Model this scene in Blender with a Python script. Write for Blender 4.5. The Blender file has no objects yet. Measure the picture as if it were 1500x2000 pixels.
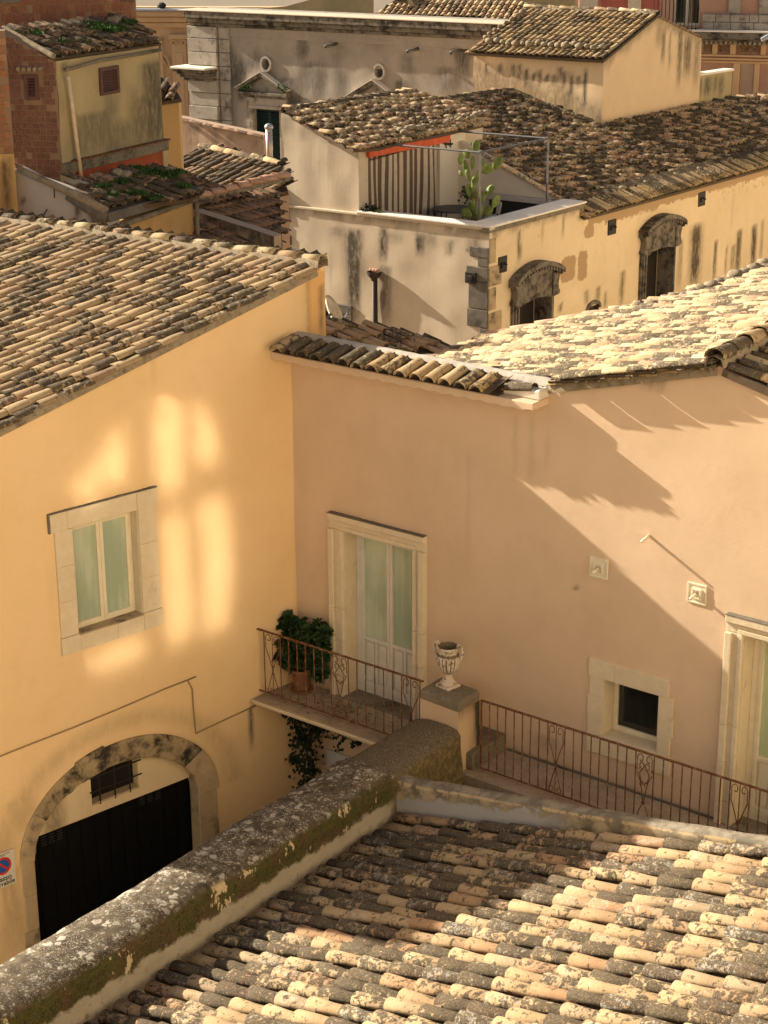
import bpy, math, random
import numpy as np
from mathutils import Vector, Matrix, noise
random.seed(7)
rnd = random.random
def uni(a, b): return a + (b - a) * rnd()
scene = bpy.context.scene
COL = scene.collection

# ---------------------------------------------------------------- camera
H = 16.6                                   # the camera looks down from a tower gallery
PITCH, ROLL, FPX = math.radians(19.33), math.radians(-.38), 3550.
cp, sp, cr, sr = math.cos(PITCH), math.sin(PITCH), math.cos(ROLL), math.sin(ROLL)
_X = Vector((1, 0, 0)); _D = Vector((0, -sp, -cp)); FWD = Vector((0, cp, -sp))
RIGHT = cr * _X - sr * _D; DOWN = sr * _X + cr * _D
CAM = Vector((0, 0, H))
cam = bpy.data.objects.new('camera', bpy.data.cameras.new('camera')); COL.objects.link(cam)
cam.data.sensor_fit = 'HORIZONTAL'; cam.data.sensor_width = 36.; cam.data.lens = FPX / 1500 * 36
cam.data.clip_start = .1; cam.data.clip_end = 6000
m = Matrix.Identity(4)
for i in range(3):
    m[i][0] = RIGHT[i]; m[i][1] = -DOWN[i]; m[i][2] = -FWD[i]; m[i][3] = CAM[i]
cam.matrix_world = m
scene.camera = cam

# ---------------------------------------------------------------- light
SUN_AZ, SUN_EL = math.radians(117.3), math.radians(26.)     # azimuth towards which the light travels
world = bpy.data.worlds.new('World'); scene.world = world; world.use_nodes = True
wn = world.node_tree; bg = wn.nodes['Background']
sky = wn.nodes.new('ShaderNodeTexSky'); sky.sky_type = 'NISHITA'; sky.sun_disc = False
sky.sun_elevation = SUN_EL; sky.sun_rotation = SUN_AZ + math.pi
sky.altitude = 150; sky.air_density = 1.0; sky.dust_density = 4.0; sky.ozone_density = .3
tint = wn.nodes.new('ShaderNodeMix'); tint.data_type = 'RGBA'; tint.blend_type = 'MULTIPLY'; tint.inputs[0].default_value = 1
tint.inputs[7].default_value = (1, .93, .84, 1)          # warm late-afternoon haze over the whole sky
wn.links.new(sky.outputs[0], tint.inputs[6]); wn.links.new(tint.outputs[2], bg.inputs[0]); bg.inputs[1].default_value = .06
sl = bpy.data.lights.new('sun', 'SUN'); sl.energy = 5.0; sl.angle = math.radians(.53); sl.color = (1, .885, .70)
so = bpy.data.objects.new('sun', sl); COL.objects.link(so)
LT = Vector((math.sin(SUN_AZ) * math.cos(SUN_EL), math.cos(SUN_AZ) * math.cos(SUN_EL), -math.sin(SUN_EL)))
so.rotation_euler = LT.to_track_quat('-Z', 'Y').to_euler(); so.location = (-20, 10, 40)
scene.view_settings.view_transform = 'Standard'; scene.view_settings.look = 'None'
scene.view_settings.exposure = 1.15; scene.view_settings.gamma = 1; scene.view_settings.use_curve_mapping = False
scene.render.engine = 'CYCLES'
cy = scene.cycles; cy.max_bounces = 7; cy.diffuse_bounces = 5; cy.glossy_bounces = 3; cy.transmission_bounces = 3
cy.use_denoising = True; cy.sample_clamp_indirect = 0.; cy.caustics_reflective = True; cy.blur_glossy = 0.
cy.use_guiding = True; cy.use_surface_guiding = True; cy.guiding_training_samples = 128   # finds the sun mirrored by the church windows
try: cy.denoiser = 'OPENIMAGEDENOISE'
except Exception: pass

# ---------------------------------------------------------------- geometry tools
UZ = Vector((0, 0, 1))
def az(a): a = math.radians(a); return Vector((math.sin(a), math.cos(a), 0))
def ray(px, py): return FWD + RIGHT * ((px - 750) / FPX) + DOWN * ((py - 1000) / FPX)
def proj(p):
    d = Vector(p) - CAM; z = d.dot(FWD)
    return (750 + FPX * d.dot(RIGHT) / z, 1000 + FPX * d.dot(DOWN) / z, z)
def hitp(px, py, o, n):
    r = ray(px, py); return CAM + r * ((o - CAM).dot(n) / r.dot(n))
def hz(px, py, z): r = ray(px, py); return CAM + r * ((z - H) / r.z)
def at(px, py, D): r = ray(px, py); return CAM + r * (D / math.hypot(r.x, r.y))
class Pl:                                   # a vertical plane: u runs to the right, n faces the viewer
    def __init__(s, o, a):
        s.o = Vector((o[0], o[1], 0)); s.a = a; s.u = az(a); s.n = s.u.cross(UZ)
        if s.n.dot(CAM - s.o) < 0: s.n = -s.n
    def hit(s, px, py): return hitp(px, py, s.o, s.n)
    def uz(s, px, py): p = s.hit(px, py); return ((p - s.o).dot(s.u), p.z)
    def pt(s, u, z, off=0.): v = s.o + s.u * u + s.n * off; return Vector((v.x, v.y, z))
    def off(s, d): return Pl(s.o + s.n * d, s.a)

class MB:
    def __init__(s): s.v = []; s.f = []; s.mi = []; s.cur = 0
    def add(s, vs, fs):
        b = len(s.v); s.v += [tuple(v) for v in vs]; s.f += [tuple(i + b for i in f) for f in fs]; s.mi += [s.cur] * len(fs); return s
    def hexa(s, p): return s.add(p, [(0, 3, 2, 1), (4, 5, 6, 7), (0, 1, 5, 4), (1, 2, 6, 5), (2, 3, 7, 6), (3, 0, 4, 7)])
    def pbox(s, pl, u0, u1, z0, z1, d0, d1):
        return s.hexa([pl.pt(u0, z0, d0), pl.pt(u1, z0, d0), pl.pt(u1, z0, d1), pl.pt(u0, z0, d1), pl.pt(u0, z1, d0), pl.pt(u1, z1, d0), pl.pt(u1, z1, d1), pl.pt(u0, z1, d1)])
    def prism(s, pts, ext):
        n = len(pts); ext = Vector(ext); a = [Vector(p) for p in pts]; b = [p + ext for p in a]
        return s.add(a + b, [tuple(range(n)), tuple(range(2 * n - 1, n - 1, -1))] + [(i, i + n, (i + 1) % n + n, (i + 1) % n) for i in range(n)])
    def tube(s, pts, r, k=8, closed=False):
        pts = [Vector(p) for p in pts]; rings = []; n = len(pts)
        rs = r if isinstance(r, (list, tuple)) else [r] * n
        up = None
        for i, p in enumerate(pts):
            t = (pts[min(i + 1, n - 1)] - pts[max(i - 1, 0)]).normalized()
            if up is None: up = Vector((0, 0, 1)) if abs(t.z) < .9 else Vector((1, 0, 0))
            x = t.cross(up).normalized(); y = x.cross(t).normalized(); up = y
            rings.append([p + (x * math.cos(2 * math.pi * j / k) + y * math.sin(2 * math.pi * j / k)) * rs[i] for j in range(k)])
        vs = [v for rg in rings for v in rg]
        fs = [(i * k + j, i * k + (j + 1) % k, (i + 1) * k + (j + 1) % k, (i + 1) * k + j) for i in range(n - 1) for j in range(k)]
        fs += [tuple(range(k - 1, -1, -1)), tuple((n - 1) * k + j for j in range(k))]
        return s.add(vs, fs)
    def lathe(s, c, prof, k=24, mod=None):
        vs = []; n = len(prof)
        for i, (r, z) in enumerate(prof):
            for j in range(k):
                a = 2 * math.pi * j / k; q = r * (mod(i, a) if mod else 1)
                vs.append((c[0] + q * math.cos(a), c[1] + q * math.sin(a), c[2] + z))
        return s.add(vs, [(i * k + j, i * k + (j + 1) % k, (i + 1) * k + (j + 1) % k, (i + 1) * k + j) for i in range(n - 1) for j in range(k)])

def inherit(o, parent):
    if parent is not None:
        o.parent = parent
        p = parent; M = Matrix.Identity(4); ch = []
        while p is not None: ch.append(p); p = p.parent
        for q in reversed(ch): M = M @ q.matrix_parent_inverse @ q.matrix_basis
        o.matrix_parent_inverse = M.inverted()
def mk(name, mb, mat, parent=None, kind=None, smooth=False, bevel=0, label=None, cat=None, group=None):
    me = bpy.data.meshes.new(name); me.from_pydata(mb.v, [], mb.f)
    for mm in (mat if isinstance(mat, (list, tuple)) else [mat]): me.materials.append(mm)
    if isinstance(mat, (list, tuple)): me.polygons.foreach_set('material_index', mb.mi)
    if smooth: me.polygons.foreach_set('use_smooth', [True] * len(me.polygons))
    me.update()
    o = bpy.data.objects.new(name, me); COL.objects.link(o); inherit(o, parent)
    if kind: o['kind'] = kind
    if label: o['label'] = label
    if cat: o['category'] = cat
    if group: o['group'] = group
    if bevel:
        b = o.modifiers.new('bevel', 'BEVEL'); b.width = bevel; b.segments = 1; b.limit_method = 'ANGLE'; b.angle_limit = .6
    return o
def thing(name, loc, label, cat, group=None):
    o = bpy.data.objects.new(name, None); COL.objects.link(o); o.location = loc; o.empty_display_size = .3
    o['label'] = label; o['category'] = cat
    if group: o['group'] = group
    return o

# ---------------------------------------------------------------- materials
class NT:
    def __init__(s, name):
        s.m = bpy.data.materials.new(name); s.m.use_nodes = True; s.t = s.m.node_tree; s.b = s.t.nodes['Principled BSDF']
        s.b.inputs['Roughness'].default_value = .9; s.b.inputs['Specular IOR Level'].default_value = .25
        s._pos = None
    def n(s, ty, **k):
        x = s.t.nodes.new(ty)
        for a, v in k.items():
            if a.startswith('i_'):
                key = a[2:]; key = int(key) if key.isdigit() else key
                s.set(x.inputs[key], v)
            else: setattr(x, a, v)
        return x
    def set(s, sock, v):
        if isinstance(v, bpy.types.NodeSocket): s.t.links.new(v, sock)
        elif isinstance(v, tuple) and sock.type == 'RGBA' and len(v) == 3: sock.default_value = v + (1,)
        else: sock.default_value = v
    def pos(s, sc=(1, 1, 1)):
        if s._pos is None: s._pos = s.n('ShaderNodeNewGeometry')
        g = s._pos.outputs['Position']
        if sc == (1, 1, 1): return g
        return s.n('ShaderNodeVectorMath', operation='MULTIPLY', i_0=g, i_1=sc).outputs[0]
    def noise(s, scale, detail=4, rough=.55, sc=(1, 1, 1), vec=None, dist=0.):
        return s.n('ShaderNodeTexNoise', i_Vector=vec or s.pos(sc), i_Scale=scale, i_Detail=detail, i_Roughness=rough, i_Distortion=dist).outputs[0]
    def vor(s, scale, feature='F1', vec=None, rnd_=1.):
        return s.n('ShaderNodeTexVoronoi', feature=feature, i_Vector=vec or s.pos(), i_Scale=scale, i_Randomness=rnd_)
    def ramp(s, x, a, b, lo=0., hi=1.):
        return s.n('ShaderNodeMapRange', interpolation_type='SMOOTHSTEP', i_Value=x, i_1=a, i_2=b, i_3=lo, i_4=hi).outputs[0]
    def math(s, op, a, b=0., c=None, clamp=False):
        x = s.n('ShaderNodeMath', operation=op, i_0=a, i_1=b); x.use_clamp = clamp
        if c is not None: s.set(x.inputs[2], c)
        return x.outputs[0]
    def mix(s, f, a, b, blend='MIX'):
        x = s.n('ShaderNodeMix', data_type='RGBA', blend_type=blend); s.set(x.inputs[0], f); s.set(x.inputs[6], a); s.set(x.inputs[7], b); return x.outputs[2]
    def attr(s, name): return s.n('ShaderNodeAttribute', attribute_name=name).outputs['Fac']
    def col(s, c): s.set(s.b.inputs['Base Color'], c)
    def bump(s, h, strength=.5, dist=.01, prev=None):
        x = s.n('ShaderNodeBump', i_Strength=strength, i_Distance=dist, i_Height=h)
        if prev is not None: s.t.links.new(prev, x.inputs['Normal'])
        s.t.links.new(x.outputs[0], s.b.inputs['Normal']); return x.outputs[0]

def plain(name, c, rough=.7, metal=0., var=.15, spec=.3, bump=0):
    t = NT(name)
    nz = t.noise(6, 5); t.col(t.mix(t.ramp(nz, .3, .75), tuple(x * (1 - var) for x in c), tuple(min(1, x * (1 + var)) for x in c)))
    t.b.inputs['Roughness'].default_value = rough; t.b.inputs['Metallic'].default_value = metal; t.b.inputs['Specular IOR Level'].default_value = spec
    if bump: t.bump(t.noise(60, 4), bump, .004)
    return t.m

def plaster(name, c1, c2, dark=(.06, .05, .04), streak=.35, patch=(.5, .25, .1), blotch=.3, bump=.35, sscale=3.0, warm=None):
    t = NT(name)
    big = t.noise(.55, 5, .6); mid = t.noise(3.2, 5, .6); fine = t.noise(40, 4, .65)
    c = t.mix(t.ramp(big, .35, .68), c1, c2)
    c = t.mix(t.math('MULTIPLY', t.ramp(mid, .45, .8), blotch), c, tuple(x * .72 for x in c1))
    c = t.mix(t.math('MULTIPLY', t.ramp(fine, .5, .85), .18), c, tuple(x * .6 for x in c1))
    # free water runs: stretched noise, broken up by a second one
    run = t.noise(sscale, 4, .6, sc=(1, 1, .07)); brk = t.noise(1.1, 4, .6, sc=(1, 1, .6))
    f = t.math('MULTIPLY', t.math('MULTIPLY', t.ramp(run, .52, .78), t.ramp(brk, .45, .7)), streak)
    c = t.mix(f, c, tuple(x * .45 + d * .4 for x, d in zip(c1, dark)))
    # patches of other plaster and stains painted per vertex, edges broken by noise
    pa = t.math('ADD', t.attr('patch'), t.math('MULTIPLY', t.math('SUBTRACT', t.noise(7, 5, .65), .5), .9))
    c = t.mix(t.ramp(t.math('MULTIPLY', t.ramp(t.attr('patch'), .01, .2), pa), .42, .6), c, patch)
    st = t.math('MULTIPLY', t.attr('stain'), t.ramp(t.noise(9, 6, .72, sc=(1, 1, .35)), .25, .62, .45, 1.3))
    c = t.mix(t.math('MINIMUM', st, 1.), c, dark)
    t.col(c)
    h = t.math('ADD', t.math('MULTIPLY', mid, .8), t.math('MULTIPLY', fine, .25))
    t.bump(h, bump, .012)
    return t.m

def stone(name, c1, c2, dark=(.035, .03, .025), dk=.5, scale=5., bump=.6, lich=0.):
    t = NT(name)
    a = t.noise(scale, 6, .65); b = t.noise(scale * .35, 4, .6); rn = t.n('ShaderNodeObjectInfo').outputs['Random']
    c = t.mix(t.math('ADD', t.ramp(a, .35, .7, 0, .7), t.math('MULTIPLY', rn, .3)), c1, c2)
    c = t.mix(t.math('MULTIPLY', t.ramp(t.math('ADD', t.math('MULTIPLY', b, .6), t.math('MULTIPLY', a, .4)), .62 - .25 * dk, .72 - .12 * dk), dk + .3), c, dark)
    if lich:
        v = t.noise(26, 5, .7); c = t.mix(t.math('MULTIPLY', t.ramp(v, .56, .62), lich), c, (.42, .40, .34))
    t.col(c); t.bump(t.math('ADD', a, t.math('MULTIPLY', t.noise(70, 3), .3)), bump, .02)
    return t.m

def tile_mat(name, cols, lichen=.5, white=.25, dark=(.03, .026, .02), bright=1.):
    t = NT(name)
    oi = t.n('ShaderNodeObjectInfo').outputs['Random']; isl = t.n('ShaderNodeNewGeometry').outputs['Random Per Island']
    r = t.math('FRACT', t.math('ADD', oi, isl)); r2 = t.math('FRACT', t.math('MULTIPLY', r, 17.31)); r3 = t.math('FRACT', t.math('MULTIPLY', r, 41.7))
    rp = t.n('ShaderNodeValToRGB', i_0=r); el = rp.color_ramp.elements; rp.color_ramp.interpolation = 'LINEAR'
    while len(el) > 1: el.remove(el[-1])
    for i, cc in enumerate(cols):
        e = el[0] if i == 0 else el.new(i / (len(cols) - 1))
        e.position = i / (len(cols) - 1); e.color = tuple(min(1, x * bright) for x in cc) + (1,)
    ofs = t.n('ShaderNodeVectorMath', operation='ADD', i_0=t.pos(), i_1=t.n('ShaderNodeCombineXYZ', i_0=t.math('MULTIPLY', r2, 9.), i_1=t.math('MULTIPLY', r3, 9.)).outputs[0]).outputs[0]
    a = t.noise(10.5, 6, .66, vec=ofs, dist=.6); fine = t.noise(34, 6, .75, vec=ofs); sp_ = t.noise(75, 3, .6)
    c = t.mix(t.ramp(fine, .3, .8, 0, .55), rp.outputs[0], tuple(x * .55 for x in cols[len(cols) // 2]))
    # lichen and soot: how much differs from tile to tile
    amt = t.ramp(r2, .05, .95, -.09, .085)
    f = t.ramp(t.math('ADD', t.math('ADD', t.math('MULTIPLY', a, .68), t.math('MULTIPLY', fine, .32)), amt), .665 - .28 * lichen, .725 - .28 * lichen)
    c = t.mix(t.math('MULTIPLY', f, .9), c, t.mix(t.ramp(t.noise(48, 5, .75), .44, .62), dark, (.125, .095, .06)))
    g = t.noise(15, 6, .75, vec=ofs)
    wf = t.math('MULTIPLY', t.ramp(t.math('ADD', g, t.math('MULTIPLY', t.math('SUBTRACT', r3, .5), .25)), .62, .68), white)
    wf = t.math('MULTIPLY', wf, t.ramp(sp_, .40, .55))
    c = t.mix(wf, c, (.44, .42, .37))
    t.col(c); t.b.inputs['Roughness'].default_value = .92
    t.bump(t.math('ADD', t.math('MULTIPLY', fine, .6), t.math('MULTIPLY', sp_, .4)), .55, .012)
    return t.m

CREAM, TAN, PINK, ORNG, BRWN, OCHR = (.50, .38, .22), (.40, .28, .16), (.40, .24, .15), (.38, .19, .09), (.20, .13, .08), (.42, .29, .13)
M = {}
M['tile_yellow'] = tile_mat('old coppi of the yellow house', [CREAM, TAN, CREAM, (.38, .25, .15), TAN, (.30, .20, .12), CREAM, TAN], .64, .14, bright=.9)
M['tile_pale'] = tile_mat('sun bleached coppi', [CREAM, (.54, .42, .25), CREAM, TAN, PINK, (.56, .47, .30), TAN], .66, .40, bright=.98)
M['tile_fore'] = tile_mat('lichened coppi', [CREAM, TAN, (.46, .34, .19), CREAM, (.42, .25, .14), TAN, (.36, .28, .18), CREAM, TAN], .76, .60, bright=.88)
M['tile_terr'] = tile_mat('terrace roof coppi', [CREAM, TAN, (.46, .36, .2), PINK, CREAM, TAN, (.40, .30, .18)], .50, .30, bright=1.5)
M['tile_bed'] = tile_mat('channel tiles darkened as gap shade', [TAN, BRWN, (.24, .16, .10), TAN], .95, .1, bright=.7)  # dark colour paints shade into the gaps between cover tiles
M['tile_big'] = tile_mat('long roof coppi, half blackened', [CREAM, TAN, (.46, .36, .2), PINK, TAN, (.34, .25, .15)], .80, .2, bright=1.35)  # darkened all over for soot and for the attic's shadow on this roof
M['tile_dark'] = tile_mat('sooty coppi', [TAN, BRWN, PINK, TAN, (.26, .18, .1), BRWN], .95, .1)
M['tile_red'] = tile_mat('reddish coppi', [(.25, .14, .085), (.29, .175, .11), (.22, .125, .08)], .5, .05)
M['tile_pink'] = tile_mat('new pink ridge coppi', [(.56, .32, .22), (.60, .36, .25), (.52, .29, .19)], .1, .05)
M['tile_eave'] = tile_mat('blackened eave coppi', [CREAM, TAN, OCHR, CREAM, TAN], .74, .25)
M['mortar'] = stone('roof mortar', (.33, .265, .18), (.19, .15, .10), dk=.35, scale=9, bump=.9, lich=.25)
M['deck'] = plain('clay bed under tiles', (.10, .07, .045), .95)
M['yellow'] = plaster('yellow ochre plaster', (.72, .51, .275), (.76, .545, .31), streak=.17, patch=(.66, .40, .17), blotch=.16, dark=(.13, .10, .06), bump=.45)
M['pink'] = plaster('peach plaster', (.59, .435, .295), (.64, .475, .33), streak=.20, patch=(.52, .29, .15), blotch=.18, dark=(.16, .12, .085), bump=.5)
M['terr'] = plaster('weathered cream plaster', (.55, .46, .35), (.61, .51, .385), streak=.5, patch=(.33, .23, .13), blotch=.25, dark=(.085, .072, .055), bump=.45)
M['terr_r'] = plaster('weathered yellow plaster', (.66, .52, .33), (.71, .56, .37), streak=.40, patch=(.40, .27, .15), blotch=.25, dark=(.10, .075, .05), bump=.45)
M['box'] = plaster('stained attic plaster', (.70, .52, .32), (.66, .48, .30), streak=.30, patch=(.3, .2, .1), blotch=.2, dark=(.10, .085, .062), bump=.4)
M['palazzo'] = plaster('grey aged limestone plaster', (.29, .25, .21), (.36, .305, .25), streak=.6, patch=(.46, .36, .26), blotch=.45, dark=(.075, .068, .06), bump=.6, sscale=1.6)
M['church'] = plaster('peach church plaster', (.58, .38, .21), (.62, .42, .245), streak=.08, blotch=.1, bump=.2)
M['redwall'] = plaster('faded red palace plaster', (.42, .24, .17), (.46, .29, .21), streak=.2, patch=(.40, .12, .09), blotch=.3, bump=.4)
M['olive'] = plaster('dirty ochre plaster', (.46, .36, .195), (.36, .29, .165), streak=.5, patch=(.3, .05, .025), blotch=.5, dark=(.09, .08, .055), bump=.5, sscale=1.8)
M['whitish'] = plaster('bluish white plaster', (.46, .415, .385), (.52, .47, .43), streak=.4, patch=(.5, .33, .15), blotch=.3, dark=(.075, .065, .06), bump=.4)
M['ochre'] = plaster('rusty ochre plaster', (.50, .32, .13), (.42, .27, .12), streak=.6, patch=(.42, .2, .07), blotch=.4, dark=(.14, .09, .045), bump=.4, sscale=5)
M['garden'] = plaster('stained garden wall plaster', (.46, .33, .24), (.40, .29, .21), streak=.3, blotch=.6, dark=(.09, .075, .06), bump=.5)
M['white'] = plaster('white limewash', (.62, .56, .48), (.66, .60, .51), streak=.1, blotch=.1, bump=.25)
M['cream_stone'] = stone('cream limestone', (.60, .50, .35), (.67, .57, .41), dark=(.20, .15, .10), dk=.16, scale=8, bump=.4)
M['arch_dark'] = stone('sooty arch stone', (.32, .24, .14), (.44, .34, .20), dk=.8, scale=7, bump=.9)
M['arch_stone'] = stone('worn arch stone', (.40, .30, .18), (.50, .38, .235), dk=.55, scale=4, bump=.8)
M['dark_stone'] = stone('blackened limestone', (.21, .175, .135), (.14, .12, .10), dk=.75, scale=6, bump=.9)
M['lava'] = stone('dark grey quoin stone', (.12, .108, .095), (.20, .175, .14), dk=.5, scale=4, bump=.9)
M['pal_stone'] = stone('palazzo trim stone', (.38, .335, .285), (.28, .245, .205), dk=.45, scale=3, bump=.8)
M['concrete'] = stone('aged concrete', (.16, .135, .095), (.25, .205, .145), dk=.55, scale=4, bump=.9, lich=.35)
M['ledge'] = stone('pale ledge slab', (.80, .73, .64), (.74, .67, .58), dk=.03, scale=4, bump=.3)
M['frame'] = plain('cream window paint', (.70, .63, .47), .45, var=.05, spec=.4)
M['greyframe'] = plain('pale grey door paint', (.60, .57, .50), .5, var=.05, spec=.4)
M['black'] = plain('black steel sheet', (.004, .004, .004), .6, var=.3, spec=.15)
M['dark'] = plain('dark interior', (.012, .010, .008), .8)
M['ventslot'] = plain('dull slot metal', (.03, .03, .03), .6)
M['iron'] = plain('black iron bar', (.02, .017, .014), .6)
M['steel'] = plain('dull grey steel tube', (.13, .125, .125), .5, .3)
M['zinc'] = plain('pale zinc', (.40, .42, .45), .4, .4)
M['brownpipe'] = plain('brown drainpipe', (.045, .028, .022), .6)
M['creampipe'] = plain('cream plastic pipe', (.62, .48, .33), .5)
M['shutter'] = plain('brown shutter', (.11, .055, .045), .7)
M['green'] = plain('dark green shutter', (.012, .035, .028), .6)
M['redbeam'] = plain('red lacquered beam', (.62, .10, .03), .6)
M['plastic'] = plain('white plastic', (.62, .60, .56), .5)
M['table'] = plain('dark table top', (.035, .038, .045), .45)
M['wire'] = plain('painted over conduit', (.30, .21, .12), .9)
M['pot'] = plain('terracotta pot', (.22, .10, .05), .85, bump=.4)
M['dish'] = plain('white dish enamel', (.66, .62, .52), .5)
M['leaf'] = plain('dark succulent leaf', (.022, .05, .012), .55, var=.5)
M['ivy'] = plain('dark ivy leaf', (.012, .022, .008), .6, var=.5)
M['weed'] = plain('roof weed', (.035, .085, .015), .8, var=.5)
M['dry'] = plain('dry twig', (.14, .10, .05), .9)
M['cactus'] = plain('cactus pad', (.17, .22, .055), .6, var=.3)
M['stem'] = plain('woody stem', (.12, .09, .05), .9)
M['soil'] = plain('soil', (.03, .022, .015), .95)
M['ground'] = stone('street paving', (.20, .165, .12), (.26, .21, .155), dk=.2, scale=2)

def rust():
    t = NT('rusty painted iron'); a = t.noise(14, 5, .7)
    t.col(t.mix(t.ramp(a, .48, .64), (.12, .045, .02), (.26, .15, .09))); t.b.inputs['Roughness'].default_value = .8
    t.bump(a, .4, .003); return t.m
M['rust'] = rust()
def glass(name, c, rough=.06, c2=None):
    t = NT(name); t.col(t.mix(t.ramp(t.math('ADD', t.math('MULTIPLY', t.noise(1.6, 3, .5, sc=(1, 1, .6)), .7), t.math('MULTIPLY', t.noise(16, 2, .5, sc=(1, 1, .03)), .3)), .40, .60), c, c2 or tuple(x * 1.5 for x in c)))
    t.b.inputs['Roughness'].default_value = rough; t.b.inputs['Specular IOR Level'].default_value = .6; return t.m
M['pane'] = glass('greenish pane with pale curtain behind', (.34, .41, .31), .05, (.48, .53, .41))
M['pane_dark'] = glass('dark window pane', (.012, .014, .012), .04, (.02, .022, .02))
M['pane_r'] = glass('green pane in sun room', (.44, .50, .31), .05, (.50, .56, .36))
def floor_mat():
    t = NT('littered terrace floor'); a = t.noise(5, 6, .7); b = t.noise(30, 5, .7)
    c = t.mix(t.ramp(a, .35, .7), (.30, .235, .165), (.40, .32, .23)); c = t.mix(t.ramp(b, .56, .66, 0, .8), c, (.10, .06, .035)); t.col(c); t.bump(b, .4, .01); return t.m
M['floor'] = floor_mat()
def parapet_mat(zsplit, o, u):
    t = NT('lichened parapet plaster')
    g = t.n('ShaderNodeNewGeometry'); nz_ = t.n('ShaderNodeSeparateXYZ', i_0=g.outputs['Normal']).outputs[2]
    z = t.n('ShaderNodeSeparateXYZ', i_0=t.pos()).outputs[2]
    a = t.noise(7, 6, .7); b = t.noise(2.2, 5, .6); f = t.noise(45, 4, .7)
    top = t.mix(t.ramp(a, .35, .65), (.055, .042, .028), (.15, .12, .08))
    warp = t.n('ShaderNodeVectorMath', operation='ADD', i_0=t.pos(), i_1=t.n('ShaderNodeVectorMath', operation='SCALE', i_0=t.n('ShaderNodeTexNoise', i_Vector=t.pos(), i_Scale=9., i_Detail=4.).outputs[1], i_Scale=.16).outputs[0]).outputs[0]
    v1 = t.vor(6.5, vec=warp).outputs['Distance']; v2 = t.vor(17, vec=warp).outputs['Distance']; v3 = t.vor(42, vec=warp).outputs['Distance']
    sel = t.noise(1.3, 3, .6)
    l1 = t.math('MULTIPLY', t.ramp(v1, .40, .30), t.ramp(b, .46, .56)); l2 = t.math('MULTIPLY', t.ramp(v2, .42, .30), t.ramp(a, .46, .56)); l3 = t.math('MULTIPLY', t.ramp(v3, .38, .22), t.ramp(sel, .42, .55))
    l = t.math('MAXIMUM', t.math('MAXIMUM', l1, l2), l3)
    top = t.mix(t.math('MULTIPLY', l, .9), top, t.mix(t.ramp(f, .4, .6), (.36, .33, .29), (.52, .48, .41)))
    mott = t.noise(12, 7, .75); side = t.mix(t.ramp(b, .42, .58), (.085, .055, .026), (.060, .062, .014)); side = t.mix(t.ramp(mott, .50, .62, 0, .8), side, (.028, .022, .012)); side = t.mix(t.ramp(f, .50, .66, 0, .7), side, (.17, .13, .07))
    pk = t.math('MULTIPLY', t.ramp(t.noise(2.9, 7, .66, sc=(1, 1, .5)), .585, .60), t.ramp(a, .36, .42))
    side = t.mix(pk, side, (.56, .45, .29))
    lowz = t.math('ADD', z, t.math('MULTIPLY', t.math('SUBTRACT', t.noise(3.5, 6, .7), .5), .42))
    side = t.mix(t.ramp(lowz, zsplit + .05, zsplit - .03), side, t.mix(t.ramp(a, .58, .7), (.40, .35, .27), (.20, .17, .11)))
    dv = t.math('SUBTRACT', t.n('ShaderNodeVectorMath', operation='DOT_PRODUCT', i_0=t.pos(), i_1=tuple(u)).outputs['Value'], o.dot(u))
    far = t.ramp(t.math('ADD', dv, t.math('MULTIPLY', t.math('SUBTRACT', a, .5), .5)), -.25, .05)
    conc = t.mix(t.ramp(f, .42, .62), (.085, .066, .042), (.20, .16, .11)); conc = t.mix(t.ramp(t.vor(60, vec=warp).outputs['Distance'], .22, .12), conc, (.34, .29, .21))
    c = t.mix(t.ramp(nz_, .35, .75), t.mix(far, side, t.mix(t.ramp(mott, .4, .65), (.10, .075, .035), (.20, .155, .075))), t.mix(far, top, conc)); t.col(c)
    t.bump(t.math('ADD', a, t.math('ADD', t.math('MULTIPLY', f, .35), t.math('MULTIPLY', l, .3))), .8, .025); return t.m

# ---------------------------------------------------------------- builders
def sm(x, a, b):
    if a == b: return 1. if x >= b else 0.
    t = min(1, max(0, (x - a) / (b - a))); return t * t * (3 - 2 * t)
def streaks(lst):
    def f(u, z):
        s = 0
        for (c, zt, zb, w, k) in lst:
            d = abs(u - c - .03 * noise.noise((c * 7, z * 2.2, 0)))
            if d < w * 1.6 and zb - .3 < z < zt + .05:
                q = (zt - z) / max(.01, zt - zb)
                s = max(s, k * (1 - sm(d, w * .45, w * 1.4)) * (1 - sm(q, .55, 1.08)) * sm(q, -.05, .04))
        return s
    return f
def spx(pl, lst):                                     # streaks given as picture columns, turned into metres on the wall
    out = []
    for (x, y0, y1, w, k) in lst:
        a = pl.uz(x, y0); b = pl.uz(x, y1); c = pl.uz(x + w, y0)
        out.append((a[0], a[1], b[1], abs(c[0] - a[0]), k))
    return streaks(out)
def rects(lst, soft=.03):
    def f(u, z):
        s = 0
        for (u0, u1, z0, z1, k) in lst:
            s = max(s, k * sm(u, u0 - soft, u0 + soft) * (1 - sm(u, u1 - soft, u1 + soft)) * sm(z, z0 - soft, z0 + soft) * (1 - sm(z, z1 - soft, z1 + soft)))
        return s
    return f
def rpx(pl, lst, soft=.03):
    o = []
    for (x0, y0, x1, y1, k) in lst:
        a = pl.uz(x0, y0); b = pl.uz(x1, y1); o.append((min(a[0], b[0]), max(a[0], b[0]), min(a[1], b[1]), max(a[1], b[1]), k))
    return rects(o, soft)
def both(*fs): return lambda u, z: max(f(u, z) for f in fs)

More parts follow.
